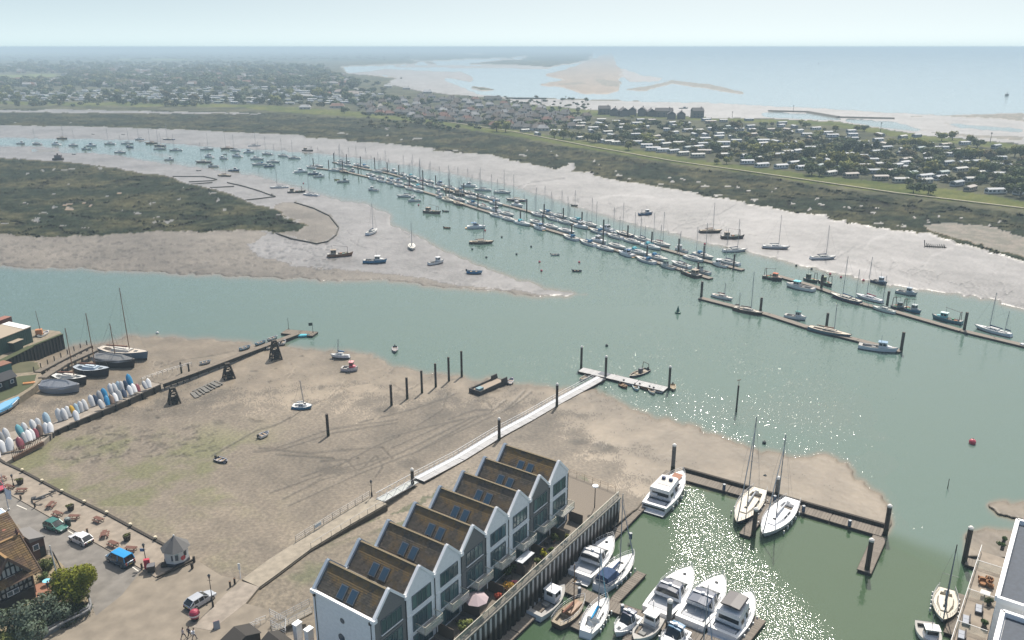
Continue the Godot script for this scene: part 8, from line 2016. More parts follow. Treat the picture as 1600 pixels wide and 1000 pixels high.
	cruiser(b[0], b[1], 4.9, L(0.66, 0.66, 0.67), L(0.04, 0.05, 0.06), L(0.045, 0.04, 0.045), "cruC", "fly", 0)
	part(b[0], "canopy", MB.new().trunk([[-b[1] * 0.3, 4.1, 1.5, 4.3, 1.35], [b[1] * 0.02, 4.1, 1.45, 4.3, 1.3]], 0.08, true), mats.boat_top_cruC)
	b = own("speedboat", "motor boat", 994, 969, 960, 999, "small white speedboat with navy folding top at the bottom edge")
	cruiser(b[0], b[1], 2.6, L(0.7, 0.7, 0.7), L(0.03, 0.04, 0.1), L(0.03, 0.04, 0.09), "speed", "open", 0)
	b = own("motor_boat", "motor boat", 1022, 975, 994, 1006, "boxy white wheelhouse boat cut off by the bottom edge")
	launch(b[0], b[1] + 1.5, 3.2, L(0.68, 0.68, 0.67), L(0.3, 0.3, 0.3), L(0.72, 0.72, 0.71), "boxy", true)
	b = own("motor_cruiser", "motor cruiser", 1066, 990, 1035, 1022, "white motor boat with mid blue canopy at the bottom edge")
	cruiser(b[0], b[1], 3.3, L(0.64, 0.65, 0.66), L(0.03, 0.1, 0.2), L(0.03, 0.13, 0.24), "bluetop", "open", 0)
	b = own("yacht", "yacht", 1478, 928, 1472, 978, "classic white yacht with black mast moored alongside the right-hand terrace")
	yacht(b[0], b[1], 3.5, L(0.5, 0.53, 0.56), L(0.1, 0.1, 0.1), L(0.5, 0.46, 0.38), L(0.03, 0.06, 0.10), "classic", htop(P(1476, 956, 1.2), 861), false, 0)
	(b[0].get_node("mast") as MeshInstance3D).material_override = mats.black_pipe
	b = own("motor_boat", "motor boat", 1446, 986, 1456, 1012, "white motor boat with radar mast cut off by the bottom edge, near the terrace")
	launch(b[0], b[1] + 2.0, 3.2, L(0.66, 0.66, 0.66), L(0.3, 0.3, 0.3), L(0.7, 0.7, 0.7), "edge")
	b = own("yacht", "yacht", 1075, 1030, 1105, 1075, "yacht below the bottom edge whose dark blue mast stands before the cruisers")
	yacht(b[0], 11.0, 3.4, L(0.6, 0.6, 0.6), L(0.1, 0.1, 0.1), L(0.6, 0.6, 0.6), L(0.05, 0.1, 0.2), "below", htop(P(1096, 1050, 1.2), 917), false, 0)
	b = own("inflatable_tender", "dinghy", 886, 906, 908, 915, "small white inflatable tender behind the sport cruiser")
	dinghy(b[0], 2.8, 1.5, L(0.66, 0.66, 0.66), L(0.5, 0.5, 0.5), "tender")

func shore_boats() -> void:
	# tenders round the landing stage
	for q in [[971, 603, 978, 607, 3, "small red-brown rowing boat, leftmost behind the landing stage"], [977, 599, 987, 603, 5, "grey dinghy second from the left behind the landing stage"], [992, 604, 996, 612, 4, "pale blue dinghy third from the left behind the landing stage"], [1000, 604, 1013, 611, 3, "brown clinker dinghy in the middle behind the landing stage"], [1015, 608, 1022, 618, 1, "white dinghy fifth from the left behind the landing stage"], [1024, 611, 1034, 615, 5, "small grey dinghy sixth behind the landing stage"], [1051, 602, 1052, 613, 6, "tan dinghy tied at the downstream end of the landing stage"], [918, 589, 905, 597, 1, "white and red dinghy in the upstream angle of the landing stage"]]:
		var b := own("tender", "dinghy", q[0], q[1], q[2], q[3], q[5])
		dinghy(b[0], clampf(b[1], 2.8, 3.8), 1.5, [0, L(0.6, 0.6, 0.58), 0, L(0.16, 0.08, 0.05), L(0.25, 0.45, 0.55), L(0.4, 0.42, 0.44), L(0.4, 0.33, 0.22)][q[4]], [0, L(0.35, 0.34, 0.3), 0, L(0.3, 0.2, 0.12), L(0.4, 0.5, 0.52), L(0.4, 0.4, 0.4), L(0.45, 0.4, 0.3)][q[4]], "t%d" % q[4])
	var w := own("workboat", "boat", 1009, 580, 986, 590, "dark blue workboat with a roll bar moored outside the landing stage")
	dinghy(w[0], 7.5, 2.6, L(0.03, 0.06, 0.1), L(0.3, 0.27, 0.22), "work")
	part(w[0], "roll_bar", MB.new().path([Vector3(-2.9, 0.4, -1.1), Vector3(-3.0, 2.2, -0.8), Vector3(-3.0, 2.4, 0.8), Vector3(-2.9, 0.4, 1.1)], 0.08), mats.black_pipe); part(w[0], "console", MB.new().box(Vector3(-0.8, 0.8, 0), Vector3(0.9, 1.2, 0.8)), bp("console", L(0.05, 0.06, 0.08), 0.5))
	# cove
	for q in [["sailing_dinghy", 545, 559, 516, 558, "white sailing boat with blue cockpit and mast aground near the water's edge", L(0.62, 0.63, 0.64), L(0.05, 0.15, 0.3), 531], ["sailing_dinghy", 458, 637, 489, 638, "blue and white sailing boat aground alone in the middle of the cove", L(0.05, 0.2, 0.36), L(0.62, 0.62, 0.6), 591]]:
		var b := own(q[0], "sailing boat", q[1], q[2], q[3], q[4], q[5], 0.55 if q[2] < 600 else 1.0)
		yacht(b[0], b[1], 2.2, q[6], L(0.1, 0.1, 0.1), L(0.6, 0.6, 0.58), q[7], "s%d" % q[1], htop(b[0].position, q[8]) - b[0].position.y)
		lean(b[0], 9.0)
	var r := own("motor_boat", "motor boat", 534, 578, 560, 579, "small white and dark red cabin boat aground in the cove", 0.5)
	launch(r[0], r[1], 2.3, L(0.6, 0.55, 0.55), L(0.4, 0.4, 0.42), L(0.5, 0.06, 0.1), "redcab", false, L(0.6, 0.3, 0.3))
	for q in [[617, 543, 617.5, 553, "dark inflatable boat afloat bow-out off the cove", 0.0, L(0.05, 0.055, 0.07), 4.6], [340, 719, 354, 724, "small dark inflatable boat lying on the mud of the cove", 1.8, L(0.04, 0.045, 0.06), 3.2], [795, 601, 800, 594, "dark inflatable at the water's edge beyond the landing craft", 0.3, L(0.07, 0.075, 0.09), 4.0], [408, 683, 417, 679, "little white dinghy lying on the mud of the cove", 1.6, L(0.66, 0.66, 0.65), 2.6]]:
		var b := own("inflatable_boat", "dinghy", q[0], q[1], q[2], q[3], q[4], q[5])
		dinghy(b[0], q[7], 1.7, q[6], L(0.35, 0.35, 0.37), "i%d" % q[0])
	var lc := own("landing_barge", "barge", 741, 617, 785, 597, "long low dark steel barge with raised sides dried out at the water's edge", 0.5)
	var Ln: float = lc[1]
	var rust := bp("barge", L(0.06, 0.055, 0.05), 0.85)
	part(lc[0], "hull", MB.new().box(Vector3(0, 0.35, 0), Vector3(Ln, 0.7, 3.4)), rust); part(lc[0], "hold_floor", MB.new().box(Vector3(0, 0.72, 0), Vector3(Ln - 1.0, 0.05, 2.8)), bp("hold", L(0.28, 0.23, 0.18), 0.9))
	for s in [-1.0, 1.0]:
		part(lc[0], "bulwark", MB.new().box(Vector3(0, 0.95, s * 1.6), Vector3(Ln, 0.5, 0.2)), rust); part(lc[0], "raised_side", MB.new().box(Vector3(Ln * 0.38, 1.3, s * 1.62), Vector3(Ln * 0.2, 1.2, 0.22)), rust)
	part(lc[0], "deck_gear", MB.new().box(Vector3(-Ln * 0.35, 1.1, 0.3), Vector3(1.6, 0.7, 1.2)), bp("winch", L(0.15, 0.25, 0.28), 0.7)); part(lc[0], "stern_plate", MB.new().box(Vector3(-Ln * 0.49, 1.0, 0), Vector3(0.2, 0.6, 3.2)), rust)
	# smacks by the timber jetty
	for q in [["smack", 149, 567, 213, 574, "old sailing smack under a long grey cover beside the jetty", L(0.02, 0.02, 0.025), L(0.14, 0.12, 0.1), [[0.03, 505]], 4.0, true], ["smack", 158, 553, 233, 562, "blue-grey two-masted smack with the tallest mast, outermost at the jetty", L(0.09, 0.15, 0.22), L(0.45, 0.4, 0.34), [[0.12, 449], [-0.2, 520]], 4.2, false], ["smack", 119, 583, 173, 588, "navy motor sailer with light blue cabin below the grey covered smack", L(0.015, 0.02, 0.035), L(0.3, 0.34, 0.38), [[0.1, 489]], 3.8, false], ["yacht", 86, 597, 138, 602, "black and white old yacht beside a tarpaulined boat", L(0.025, 0.025, 0.03), L(0.5, 0.5, 0.48), [[0.12, 512]], 3.2, false], ["covered_boat", 66, 611, 127, 614, "broad boat under a silver-grey tarpaulin lying in the mud berth", L(0.3, 0.31, 0.33), L(0.3, 0.3, 0.31), [], 4.2, true]]:
		var b := own(q[0], "sailing boat" if q[0] != "covered_boat" else "boat", q[1], q[2], q[3], q[4], q[5], 0.5)
		var n: Node3D = b[0]; var l: float = b[1]; var k := "sm%d" % q[1]
		hull(n, {"L": l, "B": q[9], "F": 1.75, "st": 0.5, "ov": 0.6, "rise": 0.35, "stern": 0.2, "pit": [0.08, 0.25, 0.5], "floor": 0.9, "n": 12}, bp("side_" + k, q[6], 0.4), bp("boot_" + k, L(0.05, 0.03, 0.025), 0.8), bp("deck_" + k, q[7], 0.8))
		if q[10]:
			part(n, "cover", MB.new().trunk([[-l * 0.46, 1.1, q[9] * 0.36, 1.9, q[9] * 0.3], [-l * 0.2, 1.5, q[9] * 0.5, 2.0, q[9] * 0.4], [l * 0.2, 1.55, q[9] * 0.48, 2.05, q[9] * 0.38], [l * 0.44, 1.9, q[9] * 0.12, 2.3, q[9] * 0.08]], 0.75), mat("tarpaulin_" + k, L(0.36, 0.35, 0.33) if q[1] != 66 else L(0.34, 0.36, 0.39), 0.8, 0, "blotch", 0.6))
			part(n, "ridge_pole", MB.new().bar(Vector3(-l * 0.4, 3.3, 0), Vector3(l * 0.3, 3.5, 0), 0.08, 0.08), mats.grey_timber)
		else:
			part(n, "cabin", MB.new().trunk([[-l * 0.2, 1.6, q[9] * 0.3, 2.4, q[9] * 0.26], [l * 0.15, 1.65, q[9] * 0.27, 2.3, q[9] * 0.23]], 0.08), bp("cabin_" + k, L(0.4, 0.48, 0.55) if q[1] == 119 else L(0.48, 0.46, 0.42), 0.6))
			part(n, "skylight", MB.new().box(Vector3(l * 0.25, 1.95, 0), Vector3(0.9, 0.3, 0.7)), mats.boat_glass); part(n, "furled_sail", MB.new().tube(Vector3(l * 0.08, 3.0, 0), Vector3(-l * 0.35, 2.8, 0), 0.24, 0.15, 7), bp("rust_sail", L(0.2, 0.09, 0.06), 0.9))
		for m in q[8]: rig(n, l * m[0], 1.7, htop(n.position, m[1]) - 0.5, l, q[9], null, 0.0, 1, 0.12, true)
	var bb := own("covered_boat", "boat", -14, 652, 31, 628, "boat under a bright blue tarpaulin at the left edge", 1.2)
	var l2: float = bb[1]
	hull(bb[0], {"L": l2, "B": 3.0, "F": 1.0, "st": 0.7, "ov": 0.4, "n": 10}, bp("side_bl", L(0.3, 0.3, 0.3), 0.5), bp("boot_bl", L(0.05, 0.05, 0.05), 0.8), bp("deck_white", L(0.72, 0.72, 0.71), 0.4))
	part(bb[0], "tarpaulin", MB.new().trunk([[-l2 * 0.5, 0.7, 1.35, 1.1, 1.1], [0.0, 0.7, 1.62, 1.25, 1.3], [l2 * 0.48, 0.95, 0.3, 1.35, 0.2]], 0.5), mat("blue_tarpaulin", L(0.05, 0.27, 0.48), 0.6, 0, "streak", 0.6)); part(bb[0], "prop", MB.new().bar(Vector3(-1, -0.6, 1.5), Vector3(-1, 0.6, 1.5), 0.15, 0.15), mats.dark_timber)
	# craft on the narrow walkway
	for q in [[375, 547, 392, 542, L(0.3, 0.45, 0.55), "pale blue rowing boat lying left of the narrow walkway, nearest the shore"], [400, 539, 416, 534, L(0.2, 0.4, 0.52), "blue rowing boat lying left of the narrow walkway, middle of three"], [419, 532, 434, 527, L(0.64, 0.64, 0.63), "white rowing boat lying left of the walkway near the hammerhead"], [314, 569, 329, 566, L(0.62, 0.62, 0.6), "white rowing skiff on the mud left of the narrow walkway"]]:
		var b := own("rowing_boat", "dinghy", q[0], q[1], q[2], q[3], q[5], 0.5)
		dinghy(b[0], clampf(b[1], 2.8, 4.5), 1.4, q[4], L(0.4, 0.42, 0.42), "r%d" % q[0], false)
	for q in [[418, 545, 424, 541, "white inflatable left of the outermost timber tower"], [440, 538, 445, 534, "white inflatable right of the outermost timber tower"]]:
		var b := own("inflatable_tender", "dinghy", q[0], q[1], q[2], q[3], q[4], 0.5)
		dinghy(b[0], 2.8, 1.6, L(0.66, 0.66, 0.65), L(0.4, 0.4, 0.4), "tender2")
	var tb := own("moored_dinghy", "dinghy", 464, 526, 484, 526, "turquoise boat with a cover moored inside the hammerhead")
	dinghy(tb[0], tb[1], 2.0, L(0.05, 0.42, 0.5), L(0.1, 0.42, 0.5), "turq"); part(tb[0], "cover", MB.new().trunk([[-tb[1] * 0.45, 0.48, 0.8, 0.6, 0.6], [tb[1] * 0.3, 0.55, 0.6, 0.7, 0.4]], 0.2), bp("turq_cover", L(0.08, 0.42, 0.5), 0.7))
	var gq := own("grey_dinghy", "dinghy", 64, 526, 75, 520, "white inflatable dinghy lying on the shipyard quay", 4.25)
	dinghy(gq[0], 4.2, 1.6, L(0.66, 0.66, 0.65), L(0.55, 0.55, 0.54), "quay", false)
	# raft of pontoons in the river
	var rf := thing("mooring_raft", "small timber raft moored alone in the channel between the pontoons and spit", "raft")
	deck_run(rf, P(675, 330), P(712, 343), 4.0, mats.deck_boards, mats.black_float, 8.0)
	put_boat("m4", P(676, 333), -0.5, "dark workboat tied to the left end of the mid-river raft", ""); put_boat("d0", P(697, 331), -0.4, "dark open boat tied behind the mid-river raft", "")
# ---------------------------------------------------------------- vehicles, furniture, people
func car(label: String, col: Color, key: String, rx: float, ry: float, fx: float, fy: float, van := false, roof := Color(0, 0, 0, 0)) -> void:
	var a := P(rx, ry, 4.03); var b := P(fx, fy, 4.03)
	var o := thing("parked_van" if van else "parked_car", label, "van" if van else "car", (a + b) / 2, yaw_of(b - a), "vehicles parked on the quay")
	var l := 4.9 if van else 4.3
	var w := 0.95 if van else 0.89
	var pm := mat("car_" + key, col, 0.25, 0.1); pm.clearcoat_enabled = true; pm.clearcoat = 0.8; pm.clearcoat_roughness = 0.05
	var h := 1.05 if van else 0.86
	part(o, "body", MB.new().trunk([[-l / 2, 0.35, w * 0.9, h - 0.1, w * 0.88], [-l / 2 + 0.25, 0.25, w, h, w * 0.97], [l * 0.2, 0.25, w, h, w * 0.96], [l / 2 - 0.5, 0.28, w * 0.98, h - 0.14, w * 0.92], [l / 2, 0.35, w * 0.8, h - 0.28, w * 0.76]], 0.03, true), pm)
	var g := [[-l / 2 + 0.12, h - 0.05, w * 0.93, h + 0.1, w * 0.9], [-l / 2 + (0.35 if van else 0.75), h - 0.05, w * 0.95, (1.9 if van else 1.42), w * 0.78], [l * (0.16 if van else 0.02), h - 0.05, w * 0.95, (1.9 if van else 1.44), w * 0.78], [l * (0.32 if van else 0.24), h - 0.05, w * 0.9, h + 0.02, w * 0.86]]
	var gh := part(o, "glasshouse", MB.new().trunk(g, 0.04), mat("car_glass", L(0.015, 0.02, 0.025), 0.06))
	var rf := MB.new().trunk([[g[1][0] - 0.08, g[1][3] - 0.02, w * 0.8, g[1][3] + 0.03, w * 0.76], [g[2][0] + 0.08, g[2][3] - 0.02, w * 0.8, g[2][3] + 0.03, w * 0.76]], 0.05)
	for s in [-1.0, 1.0]:
		rf.tside(g, 1, s, 0.45, 0.52, 0.0, 1.0); rf.tside(g, 0, s, 0.85, 1.0, 0.0, 1.0); rf.tside(g, 2, s, 0.0, 0.1, 0.0, 1.0)
		rf.bar(Vector3(g[2][0], g[2][3], s * w * 0.77), Vector3(g[3][0], g[3][1] + 0.05, s * w * 0.87), 0.08, 0.06); rf.bar(Vector3(g[1][0], g[1][3], s * w * 0.77), Vector3(g[0][0], g[0][3], s * w * 0.89), 0.12, 0.06)
	part(gh, "roof", rf, pm if roof.a == 0.0 else mat("car_roof_" + key, roof, 0.3))
	for x in [-l * 0.3, l * 0.31]:
		for s in [-1.0, 1.0]:
			var wl := part(o, "wheel", MB.new().tube(Vector3(x, 0.32, s * (w - 0.2)), Vector3(x, 0.32, s * (w + 0.02)), 0.33, 0.33, 14), mat("tyre", L(0.02, 0.02, 0.02), 0.9)); part(wl, "rim", MB.new().tube(Vector3(x, 0.32, s * (w - 0.02)), Vector3(x, 0.32, s * (w + 0.035)), 0.2, 0.2, 10), mat("alloy", L(0.4, 0.4, 0.41), 0.3, 0.6))
	for s in [-1.0, 1.0]:
		part(o, "headlight", MB.new().box(Vector3(l / 2 - 0.03, h - 0.32, s * w * 0.6), Vector3(0.1, 0.14, 0.3)), mat("headlight", L(0.6, 0.62, 0.64), 0.1)); part(o, "tail_light", MB.new().box(Vector3(-l / 2, h - 0.22, s * w * 0.72), Vector3(0.08, 0.22 if not van else 0.4, 0.22)), mat("tail_light", L(0.25, 0.01, 0.01), 0.2))
		part(o, "wing_mirror", MB.new().box(Vector3(l * 0.2, h + 0.08, s * (w + 0.06)), Vector3(0.14, 0.13, 0.2)), pm)
	part(o, "number_plate", MB.new().box(Vector3(-l / 2 - 0.02, 0.6, 0), Vector3(0.03, 0.12, 0.5)), mat("plate", L(0.5, 0.42, 0.1), 0.5))
	part(o, "bumper", MB.new().box(Vector3(-l / 2 + 0.02, 0.42, 0), Vector3(0.16, 0.16, w * 1.75)), mats.tyre)

func person(label: String, at: Vector3, yaw: float, top: Color, legs: Color, key: String, ph: float, bag := false) -> void:   # one skin by surface nets round a posed skeleton
	var sk := {}
	var hip := Vector3(0, 0.92, 0); var nk := Vector3(0.03, 1.46, 0)
	var st := 0.22 * ph
	var bones := [[hip, Vector3(0, 1.2, 0), 0.15, 0.145], [Vector3(0, 1.2, 0), Vector3(0.01, 1.38, 0), 0.15, 0.15], [nk, Vector3(0.05, 1.56, 0), 0.06, 0.055], [Vector3(0.06, 1.64, 0), Vector3(0.06, 1.68, 0), 0.1, 0.1]]
	for s in [-1.0, 1.0]:
		var hp := Vector3(0, 0.9, 0.09 * s); var kn := Vector3(st * s * 0.8 + 0.04, 0.49, 0.1 * s); var an := Vector3(st * s * 1.5 - 0.03, 0.08, 0.1 * s)
		bones += [[hp, kn, 0.09, 0.065], [kn, an, 0.062, 0.045], [an, an + Vector3(0.16, -0.04, 0), 0.045, 0.035]]
		var sh := Vector3(0.01, 1.4, 0.18 * s); var el := Vector3(-st * s * 0.5 - 0.02, 1.14, 0.25 * s); var wr := Vector3(-st * s * 0.9 + 0.06, 0.9, 0.25 * s)
		bones += [[sh, el, 0.055, 0.045], [el, wr, 0.043, 0.033], [wr, wr + Vector3(0.03, -0.12, 0), 0.035, 0.03]]
	var cs := 0.045
	var o0 := Vector3(-0.5, -0.06, -0.42); var nx := 24; var ny := 42; var nz := 20
	var f := PackedFloat32Array(); f.resize(nx * ny * nz); f.fill(1.0)
	for b in bones:
		var A: Vector3 = b[0]; var B: Vector3 = b[1]; var r: float = maxf(b[2], b[3]) + 0.1
		var lo := ((A.min(B) - Vector3.ONE * r - o0) / cs).floor(); var hi := ((A.max(B) + Vector3.ONE * r - o0) / cs).ceil()
		var ab := B - A; var ll := maxf(ab.length_squared(), 1e-6)
		for z in range(maxi(0, int(lo.z)), mini(nz, int(hi.z) + 1)):
			for y in range(maxi(0, int(lo.y)), mini(ny, int(hi.y) + 1)):
				for x in range(maxi(0, int(lo.x)), mini(nx, int(hi.x) + 1)):
					var p := o0 + Vector3(x, y, z) * cs
					var t := clampf((p - A).dot(ab) / ll, 0.0, 1.0)
					var d := p.distance_to(A + ab * t) - lerpf(b[2], b[3], t)
					var k := (z * ny + y) * nx + x
					var h := clampf(0.5 + 0.5 * (f[k] - d) / 0.05, 0.0, 1.0)
					f[k] = lerpf(f[k], d, h) - 0.05 * h * (1.0 - h)
	var vid := {}
	var mb := MB.new()
	for z in nz - 1:
		for y in ny - 1:
			for x in nx - 1:
				var sum := Vector3.ZERO; var c := 0
				for e in [[0, 0, 0, 1, 0, 0], [0, 0, 0, 0, 1, 0], [0, 0, 0, 0, 0, 1], [1, 0, 0, 1, 1, 0], [1, 0, 0, 1, 0, 1], [0, 1, 0, 1, 1, 0], [0, 1, 0, 0, 1, 1], [0, 0, 1, 1, 0, 1], [0, 0, 1, 0, 1, 1], [1, 1, 0, 1, 1, 1], [1, 0, 1, 1, 1, 1], [0, 1, 1, 1, 1, 1]]:
					var va := f[((z + e[2]) * ny + y + e[1]) * nx + x + e[0]]; var vb := f[((z + e[5]) * ny + y + e[4]) * nx + x + e[3]]
					if (va < 0) != (vb < 0):
						sum += Vector3(x + e[0], y + e[1], z + e[2]).lerp(Vector3(x + e[3], y + e[4], z + e[5]), va / (va - vb)); c += 1
				if c: vid[Vector3i(x, y, z)] = o0 + sum / c * cs
	var skin := Color(0.36, 0.22, 0.16); var hair := Color(0.05, 0.035, 0.025)
	for z in range(1, nz - 1):
		for y in range(1, ny - 1):
			for x in range(1, nx - 1):
				var v0 := f[(z * ny + y) * nx + x]
				for ax in 3:
					var q := Vector3i(x + int(ax == 0), y + int(ax == 1), z + int(ax == 2))
					var v1 := f[(q.z * ny + q.y) * nx + q.x]
					if (v0 < 0) == (v1 < 0): continue
					var i := Vector3i(x, y, z)
					var u := Vector3i(0, 1, 0) if ax == 0 else Vector3i(0, 0, 1) if ax == 1 else Vector3i(1, 0, 0)
					var w := Vector3i(0, 0, 1) if ax == 0 else Vector3i(1, 0, 0) if ax == 1 else Vector3i(0, 1, 0)
					if not (vid.has(i) and vid.has(i - u) and vid.has(i - w) and vid.has(i - u - w)): continue
					var pc: Vector3 = vid[i]
					var arm := absf(pc.z) > 0.2
					mb.col = skin if pc.y > 1.47 or (arm and pc.y < 1.02) else top if pc.y > 0.93 else legs if pc.y > 0.1 else Color(0.03, 0.03, 0.03)
					if pc.y > 1.69 or (pc.y > 1.56 and pc.x < 0.03): mb.col = hair
					if v0 < 0: mb.quad(vid[i - u - w], vid[i - w], vid[i], vid[i - u])
					else: mb.quad(vid[i - u], vid[i], vid[i - w], vid[i - u - w])
	var o := thing("person", label, "person", at, yaw)
	part(o, "body", mb, vmat("person_skin", 0.85))
	if bag: part(o, "backpack", MB.new().box(Vector3(-0.2, 1.2, 0), Vector3(0.18, 0.4, 0.3)), mat("backpack", L(0.6, 0.6, 0.62), 0.8))

func lamp(px: float, py: float, pt: float, h: float, label: String) -> void:
	var b := P(px, py, h); var t := htop(b, pt) - h
	var o := thing("lamp_post", label, "lamp post", b)
	var m := mats.black_pipe as Material
	part(o, "post", MB.new().lathe([Vector2(0.16, 0), Vector2(0.14, 0.8), Vector2(0.07, 0.9), Vector2(0.05, t - 0.7), Vector2(0, t - 0.68)], 8), m)
	part(o, "lantern", MB.new().lathe([Vector2(0.08, t - 0.75), Vector2(0.2, t - 0.25), Vector2(0.24, t - 0.22), Vector2(0.05, t), Vector2(0, t + 0.05)], 6), mat("lantern", L(0.05, 0.055, 0.06), 0.3)); part(o, "ladder_bar", MB.new().bar(Vector3(-0.3, t - 1.0, 0), Vector3(0.3, t - 1.0, 0), 0.04, 0.04), m)
func build_details() -> void:
	car("dark green estate car parked nearest the inn", L(0.015, 0.13, 0.105), "green", 77, 822, 99, 830)
	car("white hatchback parked in the middle of the quay row", L(0.66, 0.67, 0.68), "white", 138, 851, 116, 841)
	car("dark blue van with bright blue roof parked on the quay", L(0.02, 0.06, 0.11), "van", 203, 885, 174, 872, true, L(0.01, 0.23, 0.5))
	car("silver car parked beside the slipway lamp post", L(0.36, 0.38, 0.41), "silver", 302, 949, 325, 935)
	car("red car partly cut off at the left edge", L(0.35, 0.02, 0.05), "red", -14, 758, 4, 770)
	car("pale car with its roof showing behind the inn", L(0.5, 0.56, 0.62), "pale", -12, 806, 6, 812)
	# kiosk
	var kp := P(277, 876, 4.12)
	var k := thing("quayside_kiosk", "octagonal white weatherboarded kiosk with grey slate roof at the quay corner", "kiosk", kp, 0.2)
	part(k, "wall", MB.new().lathe([Vector2(1.75, 0.5), Vector2(1.75, 2.6)], 8), mat("kiosk_white", L(0.62, 0.62, 0.6), 0.8, 0, "streak", 0.6)); part(k, "plinth", MB.new().lathe([Vector2(1.85, 0), Vector2(1.85, 0.5), Vector2(0, 0.5)], 8), mat("kiosk_plinth", L(0.04, 0.045, 0.06), 0.8))
	var rf := part(k, "roof", MB.new().lathe([Vector2(2.15, 2.5), Vector2(0.12, 4.3), Vector2(0, 4.35)], 8), mat("kiosk_slate", L(0.15, 0.148, 0.145), 0.8, 0, "fine", 1.0)); part(rf, "finial", MB.new().lathe([Vector2(0.1, 4.25), Vector2(0.14, 4.5), Vector2(0, 4.65)], 8), mats.kiosk_white)
	var bs := Basis(Vector3.UP, PI / 8)
	for i in 2:
		var an := -PI / 2 + PI / 8 + (i - 0.5) * PI / 4 - 0.2
		var nn := Vector3(cos(an + PI / 8), 0, -sin(an + PI / 8))
		part(k, "poster", MB.new().box(nn * 1.66 + Vector3(0, 1.7, 0), Vector3(0.7, 0.8, 0.06), Basis(Vector3.UP, atan2(nn.x, nn.z))), mat("poster_%d" % i, [L(0.35, 0.42, 0.4), L(0.05, 0.05, 0.06)][i], 0.7))
	part(k, "round_sign", MB.new().tube(Vector3(1.15, 1.2, 1.18), Vector3(1.22, 1.2, 1.25), 0.38, 0.38, 14), mat("red_sign", L(0.4, 0.04, 0.05), 0.5)); part(k, "service_hatch", MB.new().box(Vector3(0.1, 1.5, 1.66), Vector3(1.0, 0.9, 0.06)), mats.caravan_glass)
	part(k, "step", MB.new().box(Vector3(-1.6, 0.2, 1.0), Vector3(0.9, 0.4, 0.9)), mats.dark_timber)
	var kr := thing("timber_barrier", "low dark timber barrier rail in front of the kiosk", "barrier")
	part(kr, "beam", MB.new().bar(P(245, 902, 4.35), P(303, 874, 4.35), 0.25, 0.3), mats.dark_timber)
	for q in [[290, 872], [303, 874], [300, 884]]: part(kr, "post", MB.new().box(P(q[0], q[1], 4.5), Vector3(0.3, 1.0, 0.3)), mats.dark_timber)
	lamp(229, 883, 849, 4.12, "black lamp post with a blue sign between van and kiosk")
	lamp(333, 948, 897, 4.02, "tall black lamp post beside the silver car")
	lamp(581, 776, 750, 4.03, "slim lamp post at the head of the causeway")
	lamp(22, 762, 741, 4.12, "black lamp post on the promenade near the left edge")
	var sg := thing("road_sign", "small blue road sign on the lamp post beside the van", "sign", P(228, 882, 4.12))
	part(sg, "plate", MB.new().box(Vector3(-0.15, 2.6, 0.1), Vector3(0.7, 0.5, 0.05)), mat("sign_blue", L(0.06, 0.16, 0.33), 0.5)); part(sg, "bracket", MB.new().box(Vector3(-0.05, 2.6, 0.03), Vector3(0.1, 0.3, 0.1)), mats.black_pipe)
	var ss := thing("notice_post", "slim white notice on a post where causeway meets slipway", "sign", P(376, 904, 4.0))
	part(ss, "post", MB.new().bar(Vector3.ZERO, Vector3(0, 2.6, 0), 0.1, 0.1), mats.white_coping); part(ss, "plate", MB.new().box(Vector3(0, 2.1, 0.08), Vector3(0.35, 1.1, 0.05)), mat("notice", L(0.68, 0.68, 0.66), 0.6))
	var cb := thing("rail_sign", "small blue and white notice fixed to the causeway railing", "sign", P(497, 826, 4.03) , yaw_of(P(520, 811) - P(462, 847)))
	part(cb, "plate", MB.new().box(Vector3(0, 0.7, 0.05), Vector3(1.3, 0.6, 0.05)), mat("rail_notice", L(0.4, 0.48, 0.55), 0.6)); part(cb, "clip", MB.new().box(Vector3(0, 0.7, 0), Vector3(0.1, 0.1, 0.08)), mats.galvanised)
	# picnic tables
	var tl := [[2, 752, 1.2], [14, 764, -0.5], [34, 769, 0.0], [80, 792, 1.6], [90, 806, -0.5], [116, 811, -0.05], [154, 815, -0.5], [164, 838, 1.9], [177, 853, -0.5], [205, 861, -0.1]]
	var tw := ["leftmost at the picture edge", "beside the promenade lamp post", "above the anchor", "below the anchor", "behind the green car", "beside the dark bin", "nearest the sea edge, alone", "above the blue van, turned end-on", "just above the blue van roof", "rightmost, nearest the kiosk"]
	var base: Node3D = null
	for i in tl.size():
		if base == null:
			base = thing("picnic_table", "", "picnic table")
			var wd := mat("picnic_wood", L(0.19, 0.085, 0.06), 0.85, 0, "fine", 0.8)
			for x in 4: part(base, "tabletop_plank", MB.new().box(Vector3(0, 0.74, -0.29 + x * 0.195), Vector3(1.8, 0.045, 0.17)), wd)
			for s in [-1.0, 1.0]:
				part(base, "bench_seat", MB.new().box(Vector3(0, 0.45, s * 0.56), Vector3(1.8, 0.05, 0.24)), wd)
				part(base, "leg", MB.new().bar(Vector3(s * 0.65, 0.0, -0.62), Vector3(s * 0.65, 0.72, -0.2), 0.1, 0.06), wd); part(base, "leg", MB.new().bar(Vector3(s * 0.65, 0.0, 0.62), Vector3(s * 0.65, 0.72, 0.2), 0.1, 0.06), wd)
				part(base, "cross_beam", MB.new().box(Vector3(s * 0.65, 0.42, 0), Vector3(0.06, 0.1, 1.5)), wd)
		var o := base if i == 0 else dup(base, "picnic_table", Vector3.ZERO, 0, "")
		o.position = P(tl[i][0], tl[i][1], 4.12); o.rotation.y = tl[i][2]; o.scale = Vector3.ONE * 0.92
		tag(o, "red-brown picnic table, %s" % tw[i], "picnic table", "picnic tables on the promenade")
	var pn := 0
